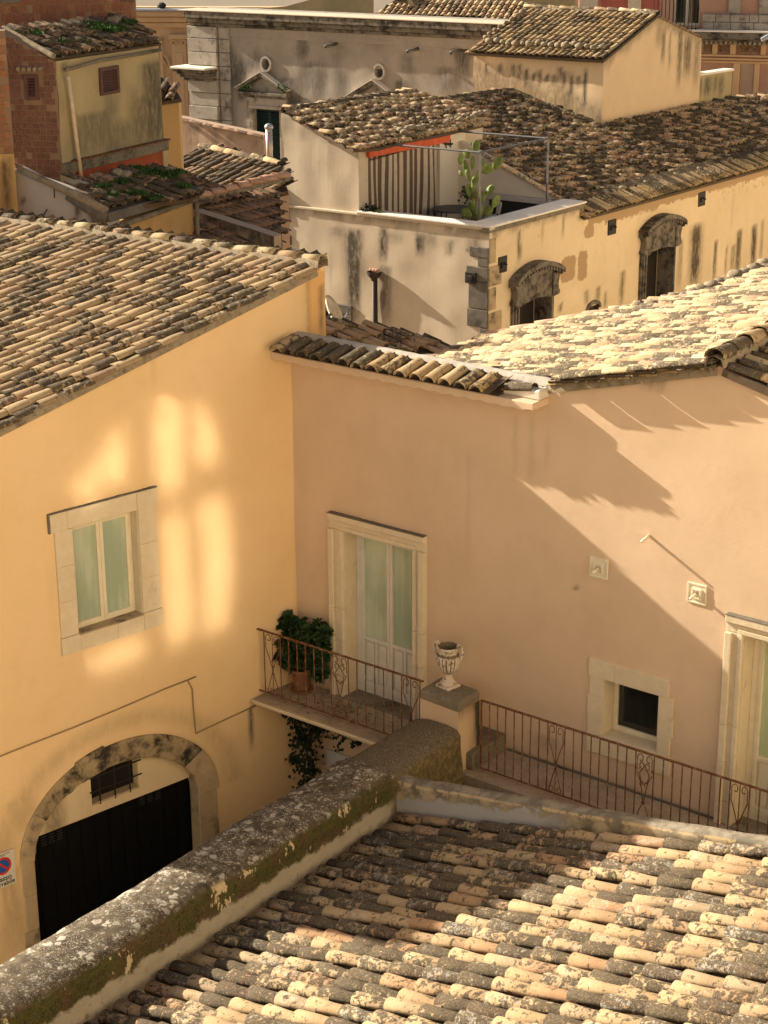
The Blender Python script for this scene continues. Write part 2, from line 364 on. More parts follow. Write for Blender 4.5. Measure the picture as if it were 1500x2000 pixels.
def wall(name, pl, u0, u1, z0, top, mat, parent, holes=(), step=.12, stain=None, patch=None, thick=.4, reveal=.22, wob=.004, skip=None, kind=None):
    if not isinstance(top, (list, tuple)): top = [(u0, top), (u1, top)]
    def tz(u):
        for (a, za), (b, zb) in zip(top, top[1:]):
            if u <= b + 1e-9: return za + (zb - za) * (0 if b == a else max(0, (u - a) / (b - a)))
        return top[-1][1]
    bu = sorted(set([round(u0, 4), round(u1, 4)] + [round(min(u1, max(u0, h[i])), 4) for h in holes for i in (0, 1)] + [round(t[0], 4) for t in top if u0 < t[0] < u1]))
    zm = max(t[1] for t in top)
    bz = sorted(set([round(z0, 4), round(zm, 4)] + [round(min(zm, max(z0, h[i])), 4) for h in holes for i in (2, 3)]))
    def fill(b):
        o = []
        for p, q in zip(b, b[1:]):
            k = max(1, int(math.ceil((q - p) / step))); o += [p + (q - p) * i / k for i in range(k)]
        return o + [b[-1]]
    U, Z = fill(bu), fill(bz); mb = MB(); idx = {}; uv = []
    def V(u, z):
        k = (round(u, 4), round(z, 4))
        if k not in idx:
            d = wob * noise.noise((u * 1.3 + 5, z * 1.3, pl.a)) * 2
            idx[k] = len(mb.v); mb.v.append(tuple(pl.pt(u, z, d))); uv.append((u, z))
        return idx[k]
    steps = [t for t in range(1, len(top)) if abs(top[t][0] - top[t - 1][0]) < 1e-6]
    for a, b in zip(U, U[1:]):
        ta, tb = tz(a + 1e-6), tz(b - 1e-6)
        for c, d in zip(Z, Z[1:]):
            cu, cz = (a + b) / 2, (c + d) / 2
            if any(h[0] < cu < h[1] and h[2] < cz < h[3] for h in holes): continue
            if skip and skip(cu, cz): continue
            if c >= ta - 1e-4 and c >= tb - 1e-4: continue
            q = [V(a, min(c, ta)), V(b, min(c, tb)), V(b, min(d, tb)), V(a, min(d, ta))]
            r = [x for i, x in enumerate(q) if x != q[i - 1]]
            if len(r) > 2: mb.f.append(tuple(r)); mb.mi.append(0)
    nv = len(mb.v)
    for (h0, h1, h2, h3) in holes:
        P = [(h0, h2), (h1, h2), (h1, h3), (h0, h3)]
        for (p, q) in zip(P, P[1:] + P[:1]):
            mb.add([pl.pt(p[0], p[1], .002), pl.pt(q[0], q[1], .002), pl.pt(q[0], q[1], -reveal), pl.pt(p[0], p[1], -reveal)], [(0, 1, 2, 3)])
    edge = [(u0, z0)] + [(t[0], t[1]) for t in top] + [(u1, z0)]
    for (p, q) in zip(edge, edge[1:]):
        mb.add([pl.pt(p[0], p[1]), pl.pt(q[0], q[1]), pl.pt(q[0], q[1], -thick), pl.pt(p[0], p[1], -thick)], [(0, 1, 2, 3)])
    o = mk(name, mb, mat, parent, kind=kind)
    for nm, fn in (('stain', stain), ('patch', patch)):
        if fn:
            at_ = o.data.attributes.new(nm, 'FLOAT', 'POINT'); vals = [0.] * len(mb.v)
            for i in range(nv): vals[i] = fn(*uv[i])
            at_.data.foreach_set('value', vals)
    return o
def backing(name, pl, poly, depth, mat, parent, off=-.5, dirv=None):  # solid body of a building behind its face
    mb = MB(); e = (dirv or -pl.n) * depth
    mb.prism([pl.pt(u, z, off) for u, z in poly], e); return mk(name, mb, mat, parent)

def tile_arr(w0, w1, h0, L, th, segs, seed, flip=False):
    r = random.Random(seed); vs = []; fs = []
    tw = [1 + r.uniform(-.04, .04) for _ in range(3)]; bow = r.uniform(-.008, .008); sk = r.uniform(-.06, .06)
    rows = 3
    for layer in range(2):
        for i in range(rows):
            t = i / (rows - 1); w = (w0 + (w1 - w0) * t) * tw[i]; h = h0 * (1 - .12 * t) * tw[i]
            for j in range(segs + 1):
                a = math.pi * j / segs
                ww, hh = (w - th, h - th) if layer else (w, h)
                x = -ww * math.cos(a) * (1 + .03 * math.sin(3 * a + seed)); z = hh * (math.sin(a) ** .85) * (1 + sk * math.cos(a)) + bow * math.sin(math.pi * t)
                vs.append((x, L * t, z if not flip else -z + h0))
    k = segs + 1; n = rows * k
    for layer in range(2):
        b = layer * n
        for i in range(rows - 1):
            for j in range(segs):
                q = (b + i * k + j, b + i * k + j + 1, b + (i + 1) * k + j + 1, b + (i + 1) * k + j)
                fs.append(q if layer == 0 else q[::-1])
    for j in range(segs): fs.append((j, n + j, n + j + 1, j + 1))
    for i in range(rows - 1):
        fs.append((i * k, (i + 1) * k, n + (i + 1) * k, n + i * k)); fs.append((i * k + segs, n + i * k + segs, n + (i + 1) * k + segs, (i + 1) * k + segs))
    return np.array(vs, float), fs
_tm = {}
def tile_meshes(mat, sp, tl, hh=.30):
    key = (mat.name, round(sp, 3), round(tl, 3), hh)
    if key not in _tm:
        L = []
        for sd in range(5):
            v, f = tile_arr(sp * .425, sp * .335, sp * hh, tl, .014, 7, sd * 3 + 1)
            me = bpy.data.meshes.new('coppo'); me.from_pydata([tuple(x) for x in v], [], f); me.materials.append(mat)
            sm_ = [len(p.vertices) == 4 and i < 28 for i, p in enumerate(me.polygons)]; me.polygons.foreach_set('use_smooth', sm_); me.update()
            L.append((me, v, f))
        _tm[key] = L
    return _tm[key]
def place(name, me, Mx, parent):
    o = bpy.data.objects.new(name, me); COL.objects.link(o); o.parent = parent
    o.matrix_parent_inverse = _inv(parent); o.matrix_basis = Mx; return o
_invc = {}
def _inv(p):
    if p.name not in _invc:
        M_ = Matrix.Identity(4); ch = []; q = p
        while q is not None: ch.append(q); q = q.parent
        for q in reversed(ch): M_ = M_ @ q.matrix_parent_inverse @ q.matrix_basis
        _invc[p.name] = M_.inverted()
    return _invc[p.name]
def frame_m(o, x, y, n): 
    R = Matrix((x, y, n)).transposed().to_4x4(); R.translation = o; return R
class Joiner:
    def __init__(s): s.V = []; s.F = []; s.n = 0
    def add(s, v, f, Mx):
        A = np.array(Mx); s.V.append(v @ A[:3, :3].T + A[:3, 3]); s.F += [tuple(i + s.n for i in q) for q in f]; s.n += len(v)
    def mk(s, name, mat, parent, kind='stuff', smooth=True):
        if not s.n: return
        mb = MB(); mb.v = [tuple(x) for x in np.concatenate(s.V)]; mb.f = s.F; mb.mi = [0] * len(s.F)
        return mk(name, mb, mat, parent, kind=kind, smooth=smooth)
def roof(parent, o, b, a, W, L, mat, sp=.245, expo=.36, tl=.47, inside=None, nobj=300, jit=1., deck=.10, stag=.03, tilt=.030, x0=0., hh=.30, eave_kick=0., missing=0., minpx=9, lift=.0):
    b = b.normalized(); a = a.normalized(); n = b.cross(a).normalized()
    if n.z < 0: n = -n
    X = a.cross(n).normalized()
    if X.dot(b) < 0: X = -X
    if X.cross(a).dot(n) < 0: pass
    ms = tile_meshes(mat, sp, tl, hh); J = Joiner(); Jc = Joiner(); cand = []
    R = random.Random(int(W * 100 + L * 7))
    th = math.atan2(tilt, expo)
    for i in range(int((W - x0) / sp)):
        x = x0 + (i + .5) * sp; colj = R.uniform(-stag, stag) * jit; sag = .012 * math.sin(i * 1.7) * jit
        for j in range(int(math.ceil(L / expo))):
            y = j * expo + (colj if j else colj * .3) + (R.gauss(0, stag * .25) if stag > .05 else 0)
            if not inside and y + tl > L - .06: y = L - .06 - tl
            if inside and not inside(x, y + tl * .4): continue
            if j and R.random() < missing: continue
            v = ms[R.randrange(5)]
            yaw = R.gauss(0, .022) * jit; px = R.gauss(0, .006) * jit; py = R.gauss(0, .014) * jit; rl = R.gauss(0, .04) * jit
            if R.random() < .04 * jit: yaw *= 3; py -= .03
            p = o + b * (x + px) + a * (y + py) + n * (.052 + lift + sag + R.gauss(0, .003) * jit)
            Mx = frame_m(p, X, a, n) @ Matrix.Rotation(yaw, 4, 'Z') @ Matrix.Rotation(rl, 4, 'Y') @ Matrix.Rotation(-th, 4, 'X')
            q = proj(p); cand.append((q[2], -60 < q[0] < 1560 and -60 < q[1] < 2060, v, Mx))
        # channel tiles between this column and the next
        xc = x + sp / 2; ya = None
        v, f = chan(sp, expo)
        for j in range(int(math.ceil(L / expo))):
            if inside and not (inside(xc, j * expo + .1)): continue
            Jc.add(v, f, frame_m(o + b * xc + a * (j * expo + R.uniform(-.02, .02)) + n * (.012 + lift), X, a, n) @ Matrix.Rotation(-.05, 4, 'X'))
    cand.sort(key=lambda c: (not c[1], c[0])); k = 0
    for (dd, vis, v, Mx) in cand:
        if vis and k < nobj and tl * .75 * FPX / dd >= minpx: place('roof_tile', v[0], Mx, parent); k += 1
        else: J.add(v[1], v[2], Mx)
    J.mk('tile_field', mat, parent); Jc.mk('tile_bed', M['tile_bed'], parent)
    if deck:
        mb = MB(); N = 12
        if inside is None:
            P = [o + b * x0, o + b * W, o + b * W + a * L, o + b * x0 + a * L]
            mb.prism([p - n * deck for p in P], n * (deck - .004)); mk('roof_deck', mb, M['deck'], parent)
    return n
_ch = {}
def chan(sp, expo):
    k = (sp, expo)
    if k not in _ch:
        vs = []; w = sp * .5
        for t, ww in ((0, w * .85), (1, w)):
            for j in range(6):
                a = math.pi * j / 5; vs.append((-ww * math.cos(a), t * (expo + .03), .058 - .055 * math.sin(a)))
        _ch[k] = (np.array(vs), [(j, j + 1, 7 + j, 6 + j) for j in range(5)])
    return _ch[k]
def tile_line(parent, p0, p1, mat, sp=.26, expo=.38, tl=.46, name='ridge_tile', lift=.03, mortar=.09, jit=1., hh=.36, bedw=.10):
    d = (p1 - p0); L = d.length; a = d.normalized(); X = a.cross(UZ).normalized(); n = X.cross(a).normalized()
    ms = tile_meshes(mat, sp, tl, hh); R = random.Random(int(L * 1000)); th = math.atan2(.03, expo); k = 0
    nn = max(1, int(round(L / expo)))
    for i in range(nn):
        v = ms[R.randrange(5)]; p = p0 + a * (i * L / nn + R.gauss(0, .008) * jit) + n * (lift + R.gauss(0, .004) * jit)
        Mx = frame_m(p, X, a, n) @ Matrix.Rotation(R.gauss(0, .03) * jit, 4, 'Z') @ Matrix.Rotation(-th, 4, 'X'); place(name, v[0], Mx, parent)
    if mortar:
        mb = MB(); N = int(L / .07) + 2; vs = []; fs = []
        for i in range(N):
            c = p0 + a * (L * i / (N - 1)); 
            for j, (x, z) in enumerate(((-bedw, -.09), (-bedw * .9, .03), (0, .06), (bedw * .9, .03), (bedw, -.09))):
                q = noise.noise((c.x * 6 + j, c.y * 6, c.z * 6)) * .035; vs.append(c + X * (x + (q if j in (1, 3) else 0)) + n * (z + lift - .03 + (q * .5 if j in (1, 3) else 0)))
        for i in range(N - 1):
            for j in range(4): fs.append((i * 5 + j, i * 5 + j + 1, (i + 1) * 5 + j + 1, (i + 1) * 5 + j))
        mb.add(vs, fs); mk('mortar_bed', mb, M['mortar'], parent, smooth=True)
def blocks(parent, pl, lst, d0, d1, mat, name='stone_block', bevel=.004, gap=.0015):
    for (u0, u1, z0, z1) in lst:
        mb = MB(); j = lambda: uni(-.003, .003)
        mb.pbox(pl, u0 + gap, u1 - gap, z0 + gap, z1 - gap, d0, d1 + j() + .002); mk(name, mb, mat, parent, bevel=bevel)
def tri_noise_blob(mb, c, r, k=9, seed=0, flat=.7):
    import math as m_
    vs = []; fs = []; n1 = 5; n2 = k
    for i in range(n1 + 1):
        t = m_.pi * i / n1
        for j in range(n2):
            p = 2 * m_.pi * j / n2; v = Vector((m_.sin(t) * m_.cos(p), m_.sin(t) * m_.sin(p), m_.cos(t) * flat))
            v *= r * (1 + .35 * noise.noise(v * 1.7 + Vector((seed, seed * 2, 0)))); vs.append(Vector(c) + v)
    for i in range(n1):
        for j in range(n2): fs.append((i * n2 + j, (i + 1) * n2 + j, (i + 1) * n2 + (j + 1) % n2, i * n2 + (j + 1) % n2))
    mb.add(vs, fs)
def weeds(mb, c, r, n, h=.16, seed=0):
    R = random.Random(seed)
    for _ in range(n):
        a = R.uniform(0, 6.28); q = r * math.sqrt(R.random()); p = Vector(c) + Vector((q * math.cos(a), q * math.sin(a), 0)) if not callable(c) else c(q * math.cos(a), q * math.sin(a))
        t = Vector((R.gauss(0, .5), R.gauss(0, .5), 1)).normalized() * h * R.uniform(.4, 1.1) * (1 - .5 * q / r); s = t.cross(Vector((R.gauss(0, 1), R.gauss(0, 1), .1))).normalized() * .013
        mb.add([p - s, p + s, p + t * .6 + s * 1.6, p + t, p + t * .6 - s * 1.6], [(0, 1, 2, 3, 4)])
def window(parent, pl, u0, u1, z0, z1, d, leaves=2, mat=None, pane=None, fw=.05, bot=None, mid=.04, panel_z=None, t=.05):
    """frame on the recessed plane (offset d), sashes with panes"""
    mat = mat or M['frame']; pane = pane or M['pane']; mb = MB()
    mb.pbox(pl, u0, u0 + fw, z0, z1, d, d + t); mb.pbox(pl, u1 - fw, u1, z0, z1, d, d + t); mb.pbox(pl, u0 + fw, u1 - fw, z1 - fw, z1, d, d + t); mb.pbox(pl, u0 + fw, u1 - fw, z0, z0 + fw, d, d + t)
    f = mk('window_frame', mb, mat, parent, bevel=.004)
    w = (u1 - u0 - 2 * fw) / leaves; s = .055
    for i in range(leaves):
        a = u0 + fw + i * w + .002; b = a + w - .004; zb = z0 + fw + .002; zt = z1 - fw - .002; gz = panel_z if panel_z else zb + s
        mb = MB(); e = t * .45
        mb.pbox(pl, a, a + s, zb, zt, d + .004, d + t + .012); mb.pbox(pl, b - s, b, zb, zt, d + .004, d + t + .012)
        mb.pbox(pl, a + s, b - s, zt - s, zt, d + .004, d + t + .011)
        if panel_z:
            mb.pbox(pl, a + s, b - s, gz - s, gz, d + .004, d + t + .011); mb.pbox(pl, a + s, b - s, zb, zb + .11, d + .004, d + t + .011)
            h2 = (zb + .11 + gz - s) / 2
            mb.pbox(pl, a + s, b - s, zb + .11, gz - s, d + .002, d + .028)
            c0, c1 = a + s + .03, b - s - .03
            mb.pbox(pl, (c0 + c1) / 2 - .025, (c0 + c1) / 2 + .025, zb + .11, gz - s, d + .028, d + t)
            for (x0_, x1_) in ((c0, (c0 + c1) / 2 - .05), ((c0 + c1) / 2 + .05, c1)): mb.pbox(pl, x0_, x1_, zb + .15, gz - s - .04, d + .028, d + t * .8)
        else: mb.pbox(pl, a + s, b - s, zb, zb + s, d + .004, d + t + .011)
        mk('sash', mb, mat, f, bevel=.003)
        mb = MB(); mb.pbox(pl, a + s, b - s, gz, zt - s, d + .018, d + .026); mk('pane', mb, pane, f)
    return f

def lining(parent, pl, u0, u1, z0, z1, dep, mat, t=.012, sill=False):
    for nm, b in (('reveal_stone', (u0, u0 + t, z0, z1)), ('reveal_stone', (u1 - t, u1, z0, z1)), ('reveal_stone', (u0 + t, u1 - t, z1 - t, z1))):
        mb = MB(); mb.pbox(pl, *b, -dep, .012); mk(nm, mb, mat, parent)

# ================================================================ SETTING
mb = MB(); G = 400
mb.add([(-G, -40, 0), (G, -40, 0), (G, 900, 0), (-G, 900, 0)], [(0, 1, 2, 3)])
mk('ground', mb, M['ground'], kind='structure')

AL, AR = 48.1, 128.3
C0 = at(579.5, 1176, 27.)
L_ = Pl(C0, AL); R_ = Pl(C0, AR)
ZF = H - 12.34                                        # balcony and terrace floor level

# ================================================================ YELLOW HOUSE (left)
yh = thing('yellow_house', (C0.x - 3, C0.y - 3, 0), 'ochre yellow house with tiled lean-to roof, stone framed window and arched garage', 'house')
uA, zA = L_.uz(634, 519); uB, zB = L_.uz(0, 838); UL = -7.45
slope = (zA - zB) / (uA - uB); zL = zA - slope * (uA - UL)
# window opening
w0, wz1 = L_.uz(137.7, 1029); w1, wz1b = L_.uz(266.8, 995.3); _, wz0 = L_.uz(153.3, 1240); _, wz0b = L_.uz(280, 1196)
wz1 = (wz1 + wz1b) / 2; wz0 = (wz0 + wz0b) / 2
# garage arch
def z2(x, y): return L_.uz(x / 2.679, y / 2.679 + 1300)
go0, _ = z2(100, 1000); go1, _ = z2(1150, 860); gi0, gs0 = z2(172, 940); gi1, gs1 = z2(1032, 600)
_, gtop_o = z2(800, 330); _, gtop_i = z2(760, 455); gspring = (gs0 + gs1) / 2 - .25
gc = (go0 + go1) / 2; gro = (go1 - go0) / 2; gho = gtop_o - gspring; ghi = gtop_i - gspring; gri = (gi1 - gi0) / 2; gci = (gi0 + gi1) / 2
gdoor_top = (z2(220, 915)[1] + z2(1025, 592)[1]) / 2
def in_arch(u, z, k=1.04):
    return abs(u - gci) < gri + .05 and z < gspring or (z >= gspring and ((u - gci) / (gri * k)) ** 2 + ((z - gspring) / (ghi * k)) ** 2 < 1)
stainL = both(spx(L_, [(489, 1380, 1470, 5, .75), (300, 700, 760, 3, .1), (600, 540, 680, 7, .25), (626, 560, 670, 4, .6), (40, 1560, 1640, 30, .25), (18, 1700, 1850, 20, .3)]),
              lambda u, z: .22 * (1 - sm(abs(math.hypot((u - gc) / (gro + .3), max(0, z - gspring) / (gho + .3)) - 1.0), 0, .14)) if z > gspring else 0,
              lambda u, z: .85 * max(0, noise.noise((u * 1.1, z * .7, 3.))) * (1 - sm(z, .2, 3.3)))
patchL = rpx(L_, [(598, 535, 640, 690, 1.), (612, 520, 640, 560, .6), (40, 1560, 90, 1640, .25)], .12)
wall('plaster_wall', L_, UL, uA, 0, [(UL, zL), (uA, zA)], M['yellow'], yh, holes=[(w0, w1, wz0, wz1)], step=.085, stain=stainL, patch=patchL, skip=in_arch)
pass_end = -az(AR)
backing('house_body', L_, [(UL + .02, 0), (uA - .02, 0), (uA - .02, zA - .1), (UL + .02, zL - .1)], 9, M['yellow'], yh, off=-.48, dirv=pass_end)
for (uu, z_) in ((UL, zL), (uA, zA)):
    mb = MB(); p = L_.pt(uu, 0, 0); q = p + pass_end * .6; mb.add([p, q, q + UZ * (z_ - .02), p + UZ * (z_ - .02)], [(0, 1, 2, 3)]); mk('return_wall', mb, M['yellow'], yh)
# roof
o = L_.pt(UL - .25, zL - slope * .25 + .03, .05); a = (L_.pt(uA, zA) - L_.pt(uB, zB)).normalized()
LY = (uA + .05 - UL + .25) * math.hypot(1, slope)
nY = roof(yh, o, az(AR + 180 - 3.), a, 10.5, LY - .1, M['tile_yellow'], sp=.247, expo=.372, tl=.48, nobj=300, x0=.12)
rtop = o + a * (LY - .12) + nY * .03
tile_line(yh, rtop + az(AR) * .0, rtop + az(AR + 180 - 3.) * 10.4, M['tile_pale'], sp=.28, expo=.44, tl=.50, lift=.065, hh=.32, jit=.5, bedw=.13)
tile_line(yh, o + nY * .0 + az(AR + 177) * .07 + a * 0, o + a * (LY - .25) + az(AR + 177) * .07, M['tile_yellow'], sp=.25, expo=.42, tl=.46, name='verge_tile', lift=.012, hh=.26, jit=1.8, bedw=.085)
mb = MB(); mb.prism([rtop - nY * .02, rtop + az(AR + 177) * 10.4 - nY * .02, rtop + az(AR + 177) * 10.4 - az(AR + 177 - 90) * -.3 - UZ * .3, rtop - az(AR + 177 - 90) * -.3 - UZ * .3], UZ * -.1)
# window with its stone surround
window(yh, L_, w0 + .012, w1 - .012, wz0, wz1 - .012, -.20, leaves=2, fw=.045); lining(yh, L_, w0, w1, wz0, wz1, .15, M['cream_stone'])
def z1_(x, y): return L_.uz(60 + x / 3.409, 900 + y / 3.409)
s0, st = z1_(115, 358); s1, _ = z1_(822, 172); _, sb = z1_(195, 1300); j0 = z1_(150, 480)[0]; j1 = z1_(828, 300)[0]; b1 = z1_(872, 1085)[0]
zl = (z1_(130, 480)[1] + z1_(825, 295)[1]) / 2; zs = (z1_(200, 1165)[1] + z1_(870, 985)[1]) / 2
blocks(yh, L_, [(s0, s0 + .28, zl, st), (s0 + .28, w1 - .02, wz1, st), (w1 - .02, s1 + .02, zl, st)], -.02, .045, M['cream_stone'], 'lintel_stone')
hj = (zl - zs) / 3
blocks(yh, L_, [(j0, w0, zs + i * hj, zs + (i + 1) * hj) for i in range(3)] + [(w1, j1, zs + i * hj, zs + (i + 1) * hj) for i in range(3)] + [(w0 - .001, w0 + .001, zl, zl + .01)][:0], -.02, .035, M['cream_stone'], 'jamb_stone')
blocks(yh, L_, [(s0 + .05, w0 + .02, sb, zs), (w0 + .02, (w0 + w1) / 2 + .1, sb, wz0), ((w0 + w1) / 2 + .1, w1, sb, wz0), (w1, b1, sb, zs)], -.02, .05, M['cream_stone'], 'sill_stone')
mb = MB(); mb.pbox(L_, w0 - .0, w1, wz0 - .01, wz0 + .012, -.2, .055); mk('sill_top', mb, M['arch_stone'], yh, bevel=.004)
mb = MB()
for k in range(40):
    t_ = k / 40; u = s0 - .02 + (s1 + .04 - s0) * t_; mb.pbox(L_, u, u + (s1 - s0) / 38, st - .004, st + .012 + .012 * abs(noise.noise((u * 9, 0, 0))), -.01, .05 + .01 * noise.noise((u * 11, 2, 0)))
mb.pbox(L_, s0 - .025, s0 - .003, zl, st, -.01, .04); mk('black_crust', mb, M['lava'], yh)
# conduit on the wall
def cable(pts, r=.011, mat=M['wire']):
    mb = MB(); mb.tube([L_.pt(*L_.uz(x, y), .022) for x, y in pts], r, 6); mk('conduit', mb, mat, yh, smooth=True)
cable([(-20, 1484), (60, 1452), (140, 1421), (230, 1384), (320, 1345), (381, 1321)])
cable([(366, 1330), (374, 1345), (376, 1380), (381, 1432), (440, 1404), (498, 1377)])
# arch: ring of voussoirs, imposts, lunette, garage door
nvs = 11; an = [math.radians(180 - 180 * i / nvs) for i in range(nvs + 1)]
for i in range(nvs):
    P = []
    for k in range(5): t_ = an[i] + .008 + (an[i + 1] - an[i] - .008) * k / 4; P.append((gc + (gro + (.03 if i in (4,) else 0)) * math.cos(t_), gspring + (gho + (.04 if i == 4 else 0)) * math.sin(t_)))
    for k in range(5): t_ = an[i + 1] - .008 - (an[i + 1] - an[i] - .008) * k / 4; P.append((gci + gri * math.cos(t_), gspring + ghi * math.sin(t_)))
    mb = MB(); mb.prism([L_.pt(u, z, .035 + (.03 if i == 4 else uni(0, .012))) for u, z in P], -L_.n * .26); mk('arch_stone', mb, M['arch_dark'] if i in (2, 3, 4, 5, 6, 7, 8) else M['arch_stone'], yh, bevel=.014)
zz = gspring; k = 0
while zz > .0:
    h = uni(.42, .62); zb_ = max(0, zz - h); blocks(yh, L_, [(go0 + uni(-.02, .04), gi0 + .0, zb_, zz), (gi1, go1 + uni(-.04, .03), zb_, zz)], -.22, .02, M['arch_stone'], 'pier_stone', bevel=.012); zz = zb_
bz0, bz1 = z2(505, 748)[1], z2(735, 462)[1]; bu0, bu1 = z2(497, 600)[0], z2(746, 560)[0]
Lr = L_.off(-.13)
wall('lunette_wall', Lr, gci - gri - .05, gci + gri + .05, gdoor_top, gspring + ghi + .1, M['terr_r'], yh, holes=[(bu0, bu1, bz0, bz1)], step=.1, reveal=.14,
     stain=rpx(Lr, [(80, 1560, 130, 1650, .5), (190, 1600, 220, 1610, .4)], .05))
mb = MB(); mb.pbox(L_, bu0 - .02, bu1 + .02, bz0 - .02, bz1 + .02, -.30, -.275); mk('dark_opening', mb, M['dark'], yh)
mb = MB(); mb.pbox(L_, bu0, bu1, bz0, bz0 + .03, -.27, -.11); mk('grille_sill', mb, M['arch_stone'], yh)
for k in range(3):
    mb = MB(); u = bu0 + (bu1 - bu0) * (.17 + .32 * k); mb.tube([L_.pt(u, bz0 - .02, -.12), L_.pt(u, bz1 + .0, -.12)], .014, 6); mk('grille_bar', mb, M['iron'], yh)
for k in range(2):
    mb = MB(); z = bz0 + (bz1 - bz0) * (.35 + .38 * k); mb.tube([L_.pt(bu0 - .03, z, -.12), L_.pt(bu1 + .06, z, -.12)], .012, 6); mk('grille_bar', mb, M['iron'], yh)
mb = MB(); npan = 12; dw = (gi1 + .04 - gi0 - .0) / npan
for k in range(npan): mb.pbox(L_, gi0 - .02 + k * dw + .006, gi0 - .02 + (k + 1) * dw - .006, .02, gdoor_top + .02, -.30, -.262)
mb.pbox(L_, gi0 - .05, gi1 + .05, 0, gdoor_top + .05, -.34, -.295)
gd = mk('garage_door', mb, M['black'], yh)
for (cx, cz_) in ((320, 930), (835, 715)):
    for q in (-1, 0, 1):
        mb = MB()
        for r in range(5):
            u, z = z2(cx + q * 42, cz_ - q * 16); z += .09 - r * .045; mb.pbox(L_, u - .045, u + .045, z, z + .016, -.262, -.254)
        mk('vent_louvre', mb, M['ventslot'], gd)

# parking sign on the yellow wall
sg = thing('parking_sign', L_.pt(*L_.uz(8, 1697), .03), 'white no-parking sign with blue and red disc, left of the arched garage', 'sign')
su1, sz1 = L_.uz(25.5, 1656); _, sz0 = L_.uz(28, 1716); su0 = su1 - .40; sz0 = sz1 - .56
mb = MB(); mb.pbox(L_, su0, su1, sz0, sz1, .012, .02); t = plain('white sign enamel', (.60, .56, .48), .5, var=.03); mk('sign_plate', mb, t, sg)
sc_ = ((su0 + su1) / 2, sz1 - .215)
def disc(name, r0, r1, d, mat, par):
    mb = MB(); n = 40; A = []; B = []
    for k in range(n): a_ = 2 * math.pi * k / n; A.append(L_.pt(sc_[0] + r1 * math.cos(a_), sc_[1] + r1 * math.sin(a_), d)); B.append(L_.pt(sc_[0] + r0 * math.cos(a_), sc_[1] + r0 * math.sin(a_), d))
    if r0 > 0: mb.add(A + B, [(k, (k + 1) % n, n + (k + 1) % n, n + k) for k in range(n)])
    else: mb.add(A, [tuple(range(n))])
    return mk(name, mb, mat, par)
red = plain('sign red', (.55, .03, .02), .5, var=.03); blu = plain('sign blue', (.02, .09, .35), .5, var=.03); blk = plain('sign lettering black', (.01, .01, .01), .6, var=.02)
disc('blue_disc', 0, .108, .0215, blu, sg); disc('red_ring', .104, .140, .0225, red, sg)
mb = MB(); d_ = .7071; w_ = .016; P = []
for (a_, b_) in ((-.107, -w_), (.107, -w_), (.107, w_), (-.107, w_)): P.append(L_.pt(sc_[0] + a_ * d_ - b_ * d_ * 1, sc_[1] - a_ * d_ - b_ * d_, .0232))
mb.add(P, [(0, 1, 2, 3)]); mk('red_bar', mb, red, sg)
def text(s, pl, u, z, size, d, mat, parent, align='CENTER', name='lettering', bold=.0):
    cu = bpy.data.curves.new(name, 'FONT'); cu.body = s; cu.size = size; cu.align_x = align; cu.extrude = .0004; cu.offset = bold; cu.materials.append(mat)
    ob = bpy.data.objects.new(name, cu); COL.objects.link(ob)
    dg = bpy.context.evaluated_depsgraph_get(); me = bpy.data.meshes.new_from_object(ob.evaluated_get(dg)); bpy.data.objects.remove(ob)
    o2 = bpy.data.objects.new(name, me); COL.objects.link(o2); o2.parent = parent; o2.matrix_parent_inverse = _inv(parent)
    Mx = Matrix((pl.u, UZ, pl.n)).transposed().to_4x4(); Mx.translation = pl.pt(u, z, d); o2.matrix_basis = Mx; return o2
text('passo', L_, sc_[0], sz1 - .455, .115, .0215, blk, sg, bold=.002); text('carrabile', L_, sc_[0], sz1 - .535, .1, .0215, blk, sg, bold=.002)
mb = MB()
for (w_q, z_q) in ((.13, .035), (.05, .058)): mb.pbox(L_, sc_[0] - w_q, sc_[0] + w_q, sz1 - z_q, sz1 - z_q + .008, .0205, .0215)
mk('small_print', mb, blk, sg)

# ================================================================ PEACH HOUSE (right wing)
ph = thing('peach_house', (R_.pt(4, 0).x, R_.pt(4, 0).y, 0), 'peach plastered house with two French doors onto a terrace and bleached tile roof', 'house')
u70, zb70 = R_.uz(1071, 812); _, zt70 = R_.uz(1071, 752); uP, zP = R_.uz(1402, 714); uQ, zQ = R_.uz(1500, 757); mQ = (zQ - zP) / (uQ - uP)
zE = R_.off(.40).uz(815, 758)[1]
d1 = dict(o=(R_.uz(673, 1037), R_.uz(809.8, 1070)), f=(R_.uz(646.4, 999), R_.uz(834.3, 1045.3)))
du0, du1, dz1 = d1['o'][0][0], d1['o'][1][0], (d1['o'][0][1] + d1['o'][1][1]) / 2
ff0, ff1, ft = d1['f'][0][0], d1['f'][1][0], (d1['f'][0][1] + d1['f'][1][1]) / 2
sw0, _z = R_.uz(1180, 1326); sw1, _z2 = R_.uz(1288.8, 1357); swt = (_z + _z2) / 2; swb = R_.uz(1283, 1471)[1]
rd_f0, rd_ft = R_.uz(1424, 1196); rd0 = R_.uz(1455, 1238)[0]; rdt = R_.uz(1455, 1238)[1]; rd1 = rd0 + (du1 - du0)
UE = rd1 + 2.5
topR = [(-.02, zE + .12), (u70, zE + .12), (u70 + .002, zt70), (uP, zP), (UE, zP + mQ * (UE - uP))]
